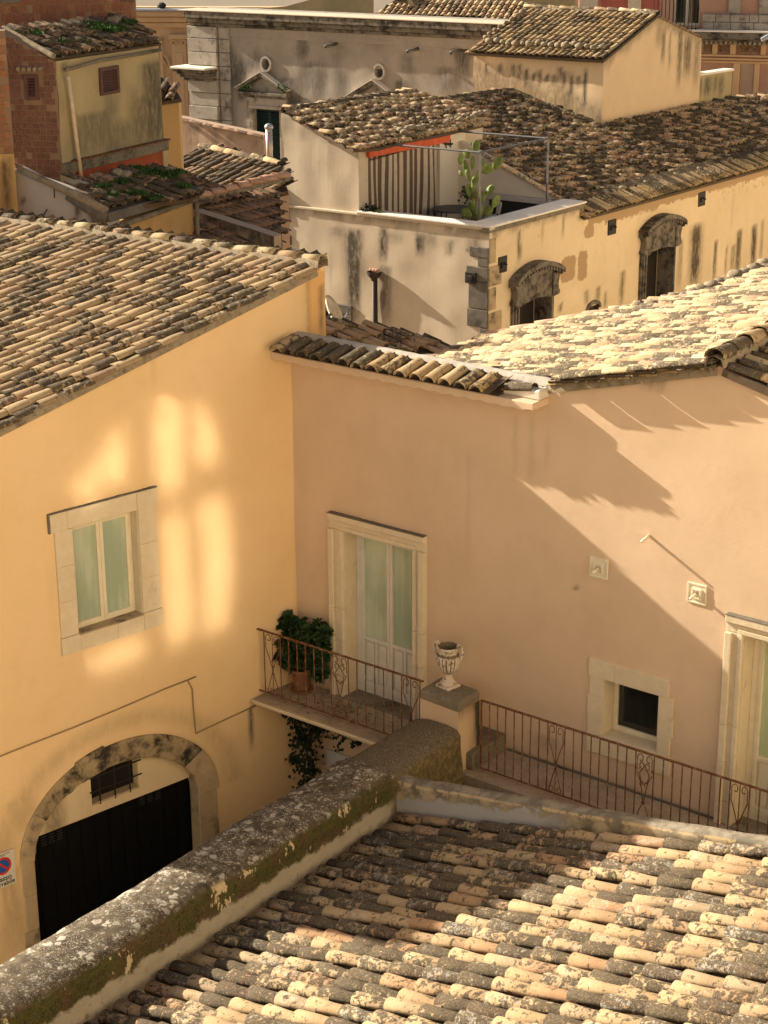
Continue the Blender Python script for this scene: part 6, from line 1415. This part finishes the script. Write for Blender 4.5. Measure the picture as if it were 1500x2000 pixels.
# frieze with relief panels
zf0, zf1 = rz(1430, 104)[1], rz(1430, 79)[1]
for (x0, x1) in ((1375, 1390), (1404, 1424), (1440, 1484)):
    n = 12; a0, a1 = rz(x0, 90)[0], rz(x1, 90)[0]; mb = MB(); vs = []
    for i in range(n + 1):
        for j in range(7): vs.append(RP.pt(a0 + (a1 - a0) * i / n, zf0 + .05 + (zf1 - zf0 - .1) * j / 6, .02 + .10 * abs(noise.noise((i * .9, j * .8, x0)))))
    mb.add(vs, [(i * 7 + j, (i + 1) * 7 + j, (i + 1) * 7 + j + 1, i * 7 + j + 1) for i in range(n) for j in range(6)]); mk('relief_panel', mb, M['tile_red'], rp, smooth=True)
for (x0, x1) in ((1392, 1402), (1427, 1438), (1487, 1497)): mb = MB(); mb.pbox(RP, rz(x0, 90)[0], rz(x1, 90)[0], zf0 - .1, zf1, 0, .14); mk('triglyph', mb, M['church'], rp, bevel=.02)
for k, y in enumerate((106, 113, 119)): z = rz(1430, y)[1]; mb = MB(); mb.pbox(RP, rz(1370, 100)[0], r1_ + 3, z - .09, z, 0, .22 - .06 * k); mk('frieze_moulding', mb, M['church'], rp, bevel=.02)
for (x0, x1) in ((1433, 1446), (1474, 1484)): mb = MB(); mb.pbox(RP, rz(x0, 130)[0], rz(x1, 130)[0], 3, rz(1430, 122)[1], 0, .12); mk('pilaster', mb, M['church'], rp, bevel=.02)
mb = MB(); mb.pbox(RP, rz(1447, 130)[0], rz(1473, 130)[0], 3, rz(1460, 124)[1], -.01, .02); mk('wall_niche', mb, M['garden'], rp)
mb = MB(); mb.pbox(RP, bw0, bw1, bwb, bwt + 1, -.28, -.25); wp_ = mk('balcony_window', mb, M['pane_dark'], rp)
mb = MB(); wm = (bw0 + bw1) / 2
for u in (bw0, wm - .06, wm + .01, bw1 - .06): mb.pbox(RP, u, u + .055, bwb, bwt + 1, -.25, -.19)
mb.pbox(RP, bw0, bw1, bwb, bwb + .1, -.249, -.191); mk('window_frame', mb, M['greyframe'], wp_)
u = rz(1286, 0)[0]; 
while u < rz(1372, 0)[0]: mb = MB(); mb.tube([RP.pt(u, zcT + .05, .85), RP.pt(u, zcT + 1.7, .85)], .018, 4); mk('balcony_bar', mb, M['iron'], rp); u += .17
mb = MB(); u0_ = rz(1286, 0)[0]; u1_ = rz(1374, 0)[0]; mb.tube([RP.pt(u0_, zcT + .12, .85), RP.pt(u1_, zcT + .12, .85), RP.pt(u1_, zcT + .12, 0)], .02, 4); mk('balcony_rail', mb, M['iron'], rp)
st = thing('street_lamp', at(1498, 75, 80), 'bright metal lamp head at the right edge before the red palace frieze', 'lamp')
mb = MB(); p = at(1499, 72, 80); mb.tube([p - Vector((.25, 0, .12)), p, p + Vector((.8, 0, .3))], [.09, .11, .06], 8); mk('lamp_head', mb, M['zinc'], st)

# ================================================================ BRICK HOUSE AND ITS NEIGHBOURS (upper left)
BC = at(108, 118, 36.); BP = Pl(BC, 26.5); BQ = Pl(BC, 100)
bk = thing('brick_house', (BC.x, BC.y, 0), 'small house with reddish brick side, stained ochre front and weedy tile roof', 'house')
brick = plain('dull red brick', (.20, .085, .052), .9, var=.25, bump=.6)
def brick_mat(name, c1, c2, c3):
    t = NT(name); r = t.n('ShaderNodeObjectInfo').outputs['Random']; rp_ = t.n('ShaderNodeValToRGB', i_0=r); e = rp_.color_ramp.elements; e[0].color = c1 + (1,); e[1].color = c3 + (1,); e2_ = e.new(.5); e2_.color = c2 + (1,); a = t.noise(12, 5, .7)
    t.col(t.mix(t.ramp(a, .4, .75, 0, .6), rp_.outputs[0], tuple(x * .5 for x in c1))); t.bump(a, .6, .01); return t.m
bm1 = brick_mat('red brown bricks', (.25, .10, .06), (.21, .085, .06), (.32, .15, .085)); bm2 = brick_mat('dull brown bricks', (.17, .08, .06), (.20, .095, .07), (.14, .07, .055))
mortar_b = plaster('brick mortar', (.27, .175, .115), (.23, .15, .10), streak=.2)
def bricks(parent, pl, u0, u1, z0, z1, mat, inside, bw=.125, bh=.115, lim=300, skipr=None):
    cand = []; z = z0; r = 0
    while z < z1:
        u = u0 - (r % 2) * bw * .5 + uni(-.02, .02)
        while u < u1:
            w = bw * uni(.85, 1.15); cu = u + w / 2; cz = z + bh / 2
            if inside(cu, cz) and u > u0 and u + w < u1 + .03 and rnd() > .03: cand.append((u, w, z))
            u += w
        z += bh; r += 1
    J = MB(); base = {}; k = 0
    for (u, w, z) in cand:
        if k < lim:
            key = int(w * 60)
            if key not in base:
                me = bpy.data.meshes.new('brick'); g = .009; mm_ = MB(); W2 = key / 60
                mm_.add([(g, 0, g), (W2 - g, 0, g * 1.3), (W2 - g, .03, g), (g, .03, g), (g * 1.2, 0, bh - g), (W2 - g, 0, bh - g * 1.2), (W2 - g, .03, bh - g), (g, .03, bh - g)], [(0, 3, 2, 1), (4, 5, 6, 7), (0, 1, 5, 4), (1, 2, 6, 5), (2, 3, 7, 6), (3, 0, 4, 7)])
                me.from_pydata(mm_.v, [], mm_.f); me.materials.append(mat); base[key] = me
            R_m = Matrix((pl.u, -pl.n, UZ)).transposed().to_4x4(); R_m.translation = pl.pt(u, z, .014 + uni(0, .008)); place('brick', base[key], R_m @ Matrix.Rotation(uni(-.03, .03), 4, 'Y'), parent); k += 1
        else: J.pbox(pl, u + .009, u + w - .009, z + .009, z + bh - .009, -.01, .014 + uni(0, .008))
    if J.v: mk('brickwork', J, mat, parent, kind='stuff')
zev2 = BC.z
pe1, _ = BP.uz(311, 95); zpl = BP.uz(150, 350)[1]; zqb = BQ.uz(60, 335)[1]
bqL = BQ.uz(10, 100)[0]; zQl = BQ.uz(0, 62)[1]; mQr = (zev2 - zQl) / (0 - BQ.uz(0, 62)[0])
v0a, v0b = BP.uz(191, 131), BP.uz(231, 184)
wall('front_wall', BP, 0, pe1, zpl - 4, zev2 - .02, M['olive'], bk, step=.12, stain=both(spx(BP, [(300, 120, 330, 26, .75), (283, 190, 290, 25, .6), (180, 220, 320, 45, .5), (230, 240, 330, 40, .5), (125, 120, 160, 6, .4)]), lambda u, z: .6 * sm(noise.noise((u * 1.4, z * .9, 2)), .0, .4) * (1 - sm(z, zpl + .8, zpl + 2.)) ), wob=.02, holes=[(v0a[0], v0b[0], BP.uz(211, 184)[1], BP.uz(211, 130)[1])], reveal=.08)
def louvre(pl, a, b, z0, z1, parent, d=.0):
    mb = MB(); f = .07; mb.pbox(pl, a, a + f, z0, z1, d - .06, d + .03); mb.pbox(pl, b - f, b, z0, z1, d - .06, d + .03); mb.pbox(pl, a + f, b - f, z1 - f, z1, d - .059, d + .029); mb.pbox(pl, a + f, b - f, z0, z0 + f, d - .059, d + .029); fr = mk('shutter_frame', mb, M['shutter'], parent, bevel=.006)
    mb = MB(); mb.pbox(pl, a + f, b - f, z0 + f, z1 - f, d - .08, d - .06); mk('shutter_back', mb, M['dark'], fr)
    n = int((z1 - z0 - 2 * f) / .055)
    for k in range(n):
        z = z0 + f + .01 + k * .055; mb = MB(); mb.hexa([pl.pt(a + f, z, d), pl.pt(b - f, z, d), pl.pt(b - f, z + .035, d - .04), pl.pt(a + f, z + .035, d - .04), pl.pt(a + f, z + .01, d), pl.pt(b - f, z + .01, d), pl.pt(b - f, z + .045, d - .04), pl.pt(a + f, z + .045, d - .04)]); mk('slat', mb, M['shutter'], fr)
louvre(BP, v0a[0], v0b[0], BP.uz(211, 184)[1], BP.uz(211, 130)[1], bk, .03)
qw = (BQ.uz(47, 145), BQ.uz(78, 195))
wall('side_wall', BQ, BQ.uz(-30, 100)[0], 0, zqb - 2, [(BQ.uz(-30, 100)[0], zev2 - mQr * (0 - BQ.uz(-30, 100)[0])), (0, zev2 - .03)], mortar_b, bk, step=.3, holes=[(qw[0][0], qw[1][0], qw[1][1], qw[0][1])], reveal=.08)
louvre(BQ, qw[0][0], qw[1][0], qw[1][1], qw[0][1], bk, .02)
bricks(bk, BQ, BQ.uz(4, 100)[0], -.02, zqb - .1, zev2 + 2.6, bm2, lambda u, z: z < zev2 + mQr * u - .03 and not (qw[0][0] - .07 < u < qw[1][0] + .07 and qw[1][1] - .07 < z < qw[0][1] + .09), lim=300)
mb = MB(); z = qw[0][1] + .10
for k in range(5): mb.tube([BQ.pt(qw[0][0] - .08 + k * .11, z + .02, .0), BQ.pt(qw[0][0] - .08 + k * .11, z, .10)], .045, 6)
mk('lintel_tiles', mb, M['mortar'], bk)
mb = MB(); mb.prism([BP.pt(0, zpl - 4, -.45), BP.pt(pe1, zpl - 4, -.45), BP.pt(pe1, zev2 - .05, -.45), BP.pt(0, zev2 - .05, -.45)], az(26.5 - 90) * 3); mk('house_body', mb, M['olive'], bk)
# weedy roof
ptsB, nB = roofpoly(bk, BP.pt(0, zev2 + .03, .0), az(26.5), up(26.5 - 90, .33), [(103, 112), (316, 84), (292, 66), (238, 36), (150, 44), (0, 58)], M['tile_dark'], sp=.25, expo=.36, tl=.46, jit=2.4, missing=.08, minpx=8)
mbw = MB()
def onB(x, y): return hitp(x, y, BP.pt(0, zev2 + .03, .0), nB) + nB * .06
for (x, y, r, n) in ((190, 60, .42, 420), (215, 66, .3, 200), (175, 54, .25, 160), (248, 50, .22, 120), (66, 72, .18, 90), (160, 90, .15, 60), (120, 88, .12, 40), (230, 62, .2, 100)): 
    c = onB(x, y); weeds(mbw, c, r, n, .14, seed=x)
wd = mk('roof_weeds', mbw, M['weed'], bk, kind='stuff')
mb = MB(); p = onB(62, 86); q = onB(96, 86); mb.tube([p, q], .04, 6); mk('loose_tile', mb, M['tile_pale'], bk)
for k in range(7): mb = MB(); tri_noise_blob(mb, onB(220 + k * 5, 40 + abs(k - 3) * 2), uni(.07, .13), seed=k + 90); mk('rubble_stone', mb, M['mortar'], bk)
mb = MB()
for p, q in (((5, 60), (104, 116)),): mb.tube([onB(*p), onB(*q)], .055, 8)
mk('verge_mortar', mb, M['mortar'], bk)
gp = [BP.pt(*BP.uz(x, y), .10) for x, y in ((120, 136), (150, 128), (190, 117), (230, 111), (270, 104), (306, 97))]
mb = MB(); mb.tube(gp, .035, 8); mk('gutter_pipe', mb, M['concrete'], bk, smooth=True)
mb = MB(); mb.tube([BP.pt(*BP.uz(x, y), .12) for x, y in ((123, 148), (130, 200), (138, 265), (150, 355))], .04, 10); mk('downpipe', mb, M['creampipe'], bk, smooth=True)
zb0, zb1 = BP.uz(215, 318)[1], BP.uz(215, 298)[1]
mb = MB(); mb.pbox(BP, -.02, pe1 + .05, zb0, zb1, -.05, .10); mk('concrete_band', mb, M['concrete'], bk, bevel=.01)
mb = MB(); mb.pbox(BP, .3, pe1 + .08, zb1 + .002, zb1 + .03, -.02, .13); mk('rusty_edge', mb, M['rust'], bk)
redp = plaster('flaking oxide red paint', (.27, .055, .025), (.33, .09, .04), streak=.3, blotch=.6)
mb = MB(); mb.pbox(BP, BP.uz(138, 330)[0], pe1 - .12, zb0 - 1.5, zb0 - .003, -.02, .03); mk('red_wall_strip', mb, redp, bk)
mb = MB(); mb.pbox(BP, -.04, BP.uz(138, 330)[0], zb0 - 1.5, zb0 - .003, -.03, .09); mb.pbox(BP, pe1 - .119, pe1 + .05, zb0 - 1.5, zb0 - .003, -.03, .06); mk('corner_pier', mb, M['olive'], bk)
# tall brick tower behind
TW = Pl(at(268, 60, 40), 78)
tw = thing('brick_tower', TW.pt(0, 0).xy.to_3d(), 'tall reddish brick wall rising behind the weedy roof at top left', 'building')
t0, t1 = TW.uz(-60, 60)[0], TW.uz(268, 60)[0]; ztp = TW.uz(130, -60)[1]; zbt_ = TW.uz(130, 130)[1] - 3
wall('tower_wall', TW, t0, t1, zbt_ - 4, ztp, mortar_b, tw, step=.5, thick=2.5)
bricks(tw, TW, TW.uz(-12, 60)[0], t1, TW.uz(130, 135)[1], TW.uz(130, -14)[1], bm1, lambda u, z: True, bw=.145, bh=.165, lim=300)
for (x0, x1, y) in ((-10, 38, 6), (238, 262, 2)): mb = MB(); a0, z = TW.uz(x0, y); mb.pbox(TW, a0, TW.uz(x1, y)[0], z, z + .3, -.1, .08); mk('dark_niche', mb, M['lava'], tw)
# nearer brick pier on the far left edge
NP = Pl(at(20, 200, 35), 78); npr = thing('brick_pier', NP.pt(0, 0).xy.to_3d(), 'narrow pier of orange bricks on a mossy plastered base at the left edge', 'wall')
n0, n1 = NP.uz(-40, 200)[0], NP.uz(20, 200)[0]; zn = NP.uz(10, 300)[1]
wall('pier_wall', NP, n0, n1, zn, NP.uz(10, 60)[1], mortar_b, npr, step=.5)
bricks(npr, NP, n0, n1, zn, NP.uz(10, 62)[1], brick_mat('orange bricks', (.32, .14, .07), (.27, .12, .065), (.36, .20, .11)), lambda u, z: True, bw=.14, bh=.14, lim=200)
wall('pier_base', NP.off(.05), n0, NP.uz(33, 380)[0], 3, zn, M['ochre'], npr, step=.2, stain=spx(NP, [(8, 310, 440, 9, .9), (0, 300, 440, 6, .9)]))
# lean-to with grass, white flank and ochre front
D2 = at(208, 412, 34); OP = Pl(D2, 26.5); WP = Pl(D2, 116.5)
lt2 = thing('lean_to_house', (D2.x, D2.y, 0), 'low lean-to with mossy grass-grown tiles, bluish white flank and rusty ochre front', 'house')
ou1 = OP.uz(377, 400)[0]; zo = D2.z
wall('front_wall', OP, 0, ou1, 2, [(0, zo - .28), (ou1, zo - .28)], M['ochre'], lt2, step=.12, stain=spx(OP, [(290, 430, 455, 3, .5), (330, 425, 455, 3, .4)]))
tw_ = [WP.uz(22, 330), WP.uz(60, 350), WP.uz(140, 378), WP.uz(208, 420)]
wall('flank_wall', WP, tw_[0][0], 0, 2, [tw_[0], tw_[1], tw_[2], (0, tw_[3][1])], M['whitish'], lt2, step=.12, wob=.012, stain=spx(WP, [(152, 395, 440, 5, .8), (165, 398, 440, 4, .7), (178, 405, 440, 6, .8), (192, 410, 440, 6, .9), (202, 412, 440, 5, .9), (67, 398, 404, 4, .6), (43, 392, 402, 1.5, .8)]), patch=rpx(WP, [(22, 340, 32, 440, .9)], .1))
mb = MB(); P = [WP.pt(WP.uz(x, y)[0], WP.uz(x, y)[1], .05) for x, y in ((18, 318), (58, 336), (100, 356), (150, 380), (210, 412))]; mb.tube(P, [.05, .06, .07, .09, .09], 8); mk('coping_mortar', mb, M['mortar'], lt2, smooth=True)
mb = MB(); P = [WP.pt(WP.uz(x, y)[0], WP.uz(x, y)[1], .04) for x, y in ((133, 385), (160, 397), (210, 426))]; mb.tube(P, [.05, .10, .12], 8); mk('dark_fascia', mb, M['lava'], lt2, smooth=True)
for (x0, y0, x1, y1) in ((108, 366, 110, 386), (85, 423, 96, 408)): mb = MB(); mb.tube([WP.pt(*WP.uz(x0, y0), .03), WP.pt(*WP.uz(x1, y1), .06)], .012, 5); mk('wall_hook', mb, M['iron'], lt2)
ptsL, nL_ = roofpoly(lt2, OP.pt(0, zo, .0), az(26.5), up(26.5 - 90, .30), [(203, 408), (378, 386), (392, 372), (312, 330), (150, 352), (140, 374)], M['tile_dark'], sp=.26, expo=.38, tl=.48, jit=2., missing=.05, minpx=8)
mbw = MB()
def onL(x, y): return hitp(x, y, OP.pt(0, zo, .0), nL_) + nL_ * .07
for (x, y, r, n) in ((285, 345, .35, 260), (320, 352, .3, 180), (268, 338, .2, 100), (235, 362, .22, 120), (195, 372, .2, 100), (215, 388, .16, 70), (262, 386, .25, 140), (350, 372, .25, 120), (300, 394, .2, 80), (338, 345, .25, 120)): weeds(mbw, onL(x, y), r, n, .15, seed=x + 5)
mk('roof_weeds', mbw, M['weed'], lt2, kind='stuff')
for (x, y) in ((228, 344), (245, 348), (220, 386), (330, 338)): mb = MB(); tri_noise_blob(mb, onL(x, y), uni(.09, .16), seed=x); mk('rubble_stone', mb, M['mortar'], lt2)
mb = MB(); mb.pbox(OP, -.05, ou1 + .25, zo - .20, zo - .02, -.2, .09); mk('dark_fascia_board', mb, M['lava'], lt2, bevel=.01)
mb = MB(); mb.tube([OP.pt(-.02, zo - .33, .10), OP.pt(ou1 + .02, zo - .22, .10)], .055, 8); mk('gutter', mb, M['concrete'], lt2, smooth=True)
mb = MB(); mb.tube([OP.pt(ou1 - .03, zo - .26, .10), OP.pt(ou1 - .03, 3, .08)], .045, 8); mk('downpipe', mb, M['concrete'], lt2, smooth=True)
# yellow annex and garden wall
AX = Pl(at(330, 250, 44), 100)
ax_ = thing('yellow_annex', AX.pt(0, 0).xy.to_3d(), 'narrow yellow annex with a tiny tiled roof, right of the brick house', 'house')
wpoly('annex_wall', AX, [(300, 190), (349, 190)], plaster('yellow annex plaster', (.58, .39, .17), (.60, .41, .19), streak=.08, blotch=.08), ax_, step=.3, thick=.2)
roofpoly(ax_, AX.pt(AX.uz(330, 190)[0], AX.uz(330, 190)[1] + .05, .1), az(100), up(100 - 90, .45), [(298, 200), (354, 192), (338, 166), (298, 160)], M['tile_dark'], sp=.25, expo=.36, tl=.46, minpx=7)
GW = Pl(at(430, 270, 50), 122)
gdw = thing('garden_wall', GW.pt(0, 0).xy.to_3d(), 'blotchy pinkish garden wall with thin tile coping before the grey palazzo', 'wall')
wpoly('wall_face', GW, [(346, 228), (400, 240), (460, 252), (514, 264)], M['garden'], gdw, thick=(.3, 3), step=.25, wob=.02, stain=spx(GW, [(385, 240, 262, 12, .7), (370, 235, 255, 8, .5), (420, 250, 275, 10, .5), (475, 256, 272, 7, .7), (494, 258, 275, 5, .7), (450, 255, 285, 10, .4), (505, 265, 300, 6, .4)]))
GWp = [GW.pt(*GW.uz(x, y)) for x, y in ((346, 228), (400, 240), (460, 252), (514, 264))]
for p, q in zip(GWp, GWp[1:]): tile_line(gdw, p - UZ * .03, q - UZ * .03, M['tile_red'], sp=.30, expo=.4, tl=.42, name='coping_tile', lift=0, mortar=0, hh=.15)
# dark roof with chimney flue
dr = thing('dark_roof_house', at(450, 345, 45).xy.to_3d(), 'low house with a soot-black tiled roof and ridge, below the garden wall', 'house')
pD = at(450, 345, 45); 
ptsD, nD = roofpoly(dr, pD, az(AR + 180), up(AL, .34), [(348, 345), (350, 310), (372, 298), (392, 290), (475, 308), (548, 322), (562, 372), (500, 388), (440, 388)], tile_mat('black sooty coppi', [TAN, (.34, .22, .13), (.26, .17, .1), (.42, .30, .17), (.22, .15, .1)], .92, .04), sp=.25, expo=.40, tl=.5, jit=1.5)
tile_line(dr, hitp(392, 291, pD, nD), hitp(548, 324, pD, nD), M['tile_eave'], sp=.3, expo=.48, tl=.54, lift=.06, jit=2)
mb = MB(); mb.prism([p - nD * .12 for p in ptsD], (0, 0, -4)); mk('house_body', mb, M['garden'], dr)
ch = thing('chimney_flue', at(527, 315, 46), 'shiny round metal chimney flue with cap standing on the dark roof', 'chimney')
cb_ = hitp(527, 318, pD, nD); hF = 0; 
lo, hi = 0., 3.
for _ in range(30):
    mid = (lo + hi) / 2
    if proj(cb_ + UZ * mid)[1] > 244: lo = mid
    else: hi = mid
mb = MB(); mb.tube([cb_ - UZ * .3, cb_ + UZ * (lo - .05)], .085, 14); mk('flue_pipe', mb, plain('bare metal flue', (.50, .40, .34), .35, .3, spec=.5), ch, smooth=True)
mb = MB(); mb.lathe(cb_ + UZ * (lo - .10), [(.086, 0), (.105, .01), (.108, .06), (.09, .10), (.05, .13), (0, .14)], 16); mk('flue_cap', mb, M['zinc'], ch, smooth=True)
mb = MB(); mb.lathe(cb_ - UZ * .1, [(.15, -.1), (.13, .08), (.07, .16)], 12); mk('flashing', mb, M['mortar'], ch)
# brown roofs running down to the lane
br = thing('brown_roof_house', at(430, 390, 40).xy.to_3d(), 'house with reddish brown tiled roofs and a pink ridge beside the terrace house', 'house')
pB = at(430, 370, 41)
ptsA, nA = roofpoly(br, pB, az(36), up(AR + 180, .30), [(330, 330), (356, 338), (410, 358), (455, 376), (505, 382), (400, 402), (368, 398), (392, 376)], M['tile_red'], sp=.22, expo=.42, tl=.5, jit=.6, hh=.25)
mb = MB(); mb.prism([p - nA * .12 for p in ptsA], (0, 0, -4)); mk('house_body', mb, M['garden'], br)
pC = at(490, 420, 40)
ptsC, nC = roofpoly(br, pC, az(36), up(AR + 180, .24), [(398, 404), (470, 392), (546, 376), (552, 480), (470, 452), (400, 440)], M['tile_red'], sp=.22, expo=.42, tl=.5, jit=.6, hh=.25)
mb = MB(); mb.prism([p - nC * .12 for p in ptsC], (0, 0, -4)); mk('house_body', mb, M['garden'], br)
tile_line(br, hitp(380, 404, pC, nC) + nC * .12, hitp(556, 368, pC, nC) + nC * .22, M['tile_pink'], sp=.34, expo=.42, tl=.50, lift=.10, mortar=.1, jit=.4)
DWp = Pl(at(440, 440, 37), 116.5)
dwl = thing('ruined_wall', DWp.pt(0, 0).xy.to_3d(), 'crumbling dark stained wall between the brown roofs, right of the ochre lean-to', 'wall')
wpoly('wall_face', DWp, [(378, 412), (430, 428), (490, 447), (535, 462)], M['garden'], dwl, thick=(.3, 2), step=.15, wob=.04, stain=both(spx(DWp, [(420, 420, 436, 30, 1.), (460, 440, 462, 30, 1.), (500, 455, 480, 20, .9), (400, 412, 430, 10, .9)]), lambda u, z: .8 * sm(noise.noise((u * 1.5, z * 2.5, 1)), .05, .3)))
ptsE, nE = roofpoly(dwl, at(440, 470, 36.5), az(36), up(AR + 180, .28), [(380, 430), (450, 452), (500, 478), (500, 500), (380, 500)], M['tile_red'], sp=.22, expo=.42, tl=.5, jit=.6, hh=.25, nobj=60)
# rocks along the far edge of the bleached roof
Rr = random.Random(12)
bandp = [(1180, 622), (1290, 600), (1380, 578), (1440, 560), (1510, 540)]
mb = MB(); up_ = [onP(x, y) for x, y in [(960, 662), (1180, 618), (1290, 598), (1400, 575), (1510, 548)]]
pts2, n2 = roofpoly(ph, onP(1400, 590) - nP * .02, bdir, aP, [(1165, 628), (1230, 604), (1320, 582), (1400, 556), (1515, 517), (1515, 562), (1240, 614)], M['tile_pale'], sp=.245, expo=.40, tl=.5, jit=1.6, nobj=60)
for i, (x, y, r) in enumerate(((1183, 621, .10), (1212, 614, .13), (1226, 611, .10), (1250, 606, .15), (1275, 604, .13), (1300, 592, .11), (1318, 590, .14), (1335, 587, .10), (1355, 578, .12), (1372, 574, .14), (1392, 566, .15), (1405, 560, .13), (1440, 546, .16), (1458, 540, .13), (1475, 532, .15), (1492, 524, .16))):
    mb = MB(); p = onP(x, y) + nP * .08; tri_noise_blob(mb, p, r, seed=i + 200, flat=.65); mk('weighting_stone', mb, M['mortar'], ph, smooth=True)
sb = MB(); sb.prism([onP(x, y) for x, y in ((1178, 596 + 4), (1240, 578 + 4), (1337, 580), (1300, 594), (1215, 612))], -nP * .05) if 0 else None

# ================================================================ THE CHURCH THE CAMERA STANDS ON (outside the picture)
CHn = Vector((-L_.n.x, -L_.n.y, 0))
CH = Pl(Vector((0, 0, 0)) - CHn * 5.2, AL)                     # its front faces the yellow house
cht = thing('limestone_church', CH.pt(8, 0), 'sunlit limestone church front facing the yellow house, from whose gallery the view is taken', 'church')
lime = plain('sunlit limestone', (.78, .68, .52), .9, var=.08, bump=.3)
FO = CH.o.copy()
def cpt(u, z, d=0.): v = FO + CH.u * u + CHn * d; return Vector((v.x, v.y, z))
mb = MB(); mb.hexa([cpt(-26, 0, 0), cpt(34, 0, 0), cpt(34, 0, -8), cpt(-26, 0, -8), cpt(-26, 24, 0), cpt(34, 24, 0), cpt(34, 24, -8), cpt(-26, 24, -8)]); mk('church_front', mb, lime, cht)
for u in (-24, -16, -8, 16, 23, 31): mb = MB(); P = [cpt(u, 0, .0), cpt(u + 1.4, 0, .0), cpt(u + 1.4, 0, .35), cpt(u, 0, .35)]; mb.prism(P, (0, 0, 23)); mk('pilaster', mb, lime, cht)
mb = MB(); mb.hexa([cpt(-26, 23.7, .0), cpt(34, 23.7, .0), cpt(34, 23.7, .9), cpt(-26, 23.7, .9), cpt(-26, 24.4, 0), cpt(34, 24.4, 0), cpt(34, 24.4, .9), cpt(-26, 24.4, .9)]); mk('cornice', mb, lime, cht)
gl = NT('mirror metal throwing sun patches'); gl.b.inputs['Base Color'].default_value = (.38, .38, .36, 1); gl.b.inputs['Metallic'].default_value = 1.; gl.b.inputs['Roughness'].default_value = .047; gl.b.inputs['IOR'].default_value = 2.2; gl.b.inputs['Specular IOR Level'].default_value = .5  # mirror metal in place of glass, to throw sun patches on the yellow wall
# where the mirrored sun lands on the yellow wall: panes are placed back along that path
tr = LT - 2 * LT.dot(CHn) * CHn
def back(px, py):
    P = L_.pt(*L_.uz(px, py)); s = (P - FO).dot(CHn) / tr.dot(CHn); q = P - tr * s; return ((q - FO).dot(CH.u), q.z, s)
panes = [[(140, 960), (190, 890), (195, 945), (175, 1000)], [(198, 945), (200, 880), (240, 815), (248, 930), (240, 945)], [(303, 920), (303, 800), (330, 785), (357, 800), (360, 935), (330, 985)], [(385, 910), (382, 800), (405, 790), (432, 880), (425, 910)],
         [(318, 1015), (362, 1000), (380, 1240), (330, 1275)], [(385, 985), (440, 965), (456, 1080), (448, 1220), (400, 1250), (398, 1080)], [(170, 1290), (280, 1240), (285, 1290), (180, 1320)], [(15, 1010), (60, 960), (60, 1000)]][:7]
bq = [back(x, y) for pn in panes for x, y in pn]; b0_, b1_, b2_, b3_ = min(q[0] for q in bq) - .3, max(q[0] for q in bq) + .3, min(q[1] for q in bq) - .3, max(q[1] for q in bq) + .3
fr_ = mk('bell_window_frame', MB().hexa([cpt(b0_, b2_, .001), cpt(b1_, b2_, .001), cpt(b1_, b2_, .02), cpt(b0_, b2_, .02), cpt(b0_, b3_, .001), cpt(b1_, b3_, .001), cpt(b1_, b3_, .02), cpt(b0_, b3_, .02)]), lime, cht)
# the gallery floor the photographer stands on, wholly below the picture
mb = MB(); mb.hexa([cpt(-26, H - 2.1, .0), cpt(34, H - 2.1, .0), cpt(34, H - 2.1, .9), cpt(-26, H - 2.1, .9), cpt(-26, H - 1.8, .0), cpt(34, H - 1.8, .0), cpt(34, H - 1.8, .9), cpt(-26, H - 1.8, .9)]); mk('gallery_ledge', mb, lime, cht)
for pn in panes:
    mb = MB(); Q = [back(x, y) for x, y in pn]; mb.prism([cpt(u, z, .035) for u, z, s in Q], -CHn * .01); mk('window_pane', mb, gl.m, fr_)

# row of houses added on the right, outside the picture, to bounce sun back
SF = Pl((TR.o + TR.n * 9).to_tuple(), 37.5)
sfh = thing('added_street_front', SF.pt(10, 0), 'unseen cream street front added to bounce sun onto the terrace house', 'building')
mb = MB(); mb.hexa([SF.pt(.8, 0, 0), SF.pt(45, 0, 0), SF.pt(45, 0, 8), SF.pt(.8, 0, 8), SF.pt(.8, 12, 0), SF.pt(45, 12, 0), SF.pt(45, 12, 8), SF.pt(.8, 12, 8)])
mk('house_front', mb, lime, sfh)
SFF = Pl(SF.o, 37.5); d_ = 1 if (TR.o - SF.o).dot(SF.n) > 0 else -1
for k in range(9):
    for z in (2.2, 7.2):
        u = 2.4 + k * 4.6
        mb = MB(); mb.pbox(SF, u, u + 1.2, z, z + 2.2, .02 * d_, .05 * d_); w_ = mk('window_pane', mb, M['pane_dark'], sfh)
        mb = MB()
        for b in ((u - .2, u, z, z + 2.2), (u + 1.2, u + 1.4, z, z + 2.2), (u - .3, u + 1.5, z + 2.2, z + 2.5), (u - .3, u + 1.5, z - .2, z)): mb.pbox(SF, *b, .001 * d_, .12 * d_)
        mk('window_surround', mb, M['cream_stone'], sfh)
mb = MB(); mb.pbox(SF, .6, 45.2, 11.7, 12.1, -.3 * d_, .5 * d_); mk('cornice', mb, M['cream_stone'], sfh)
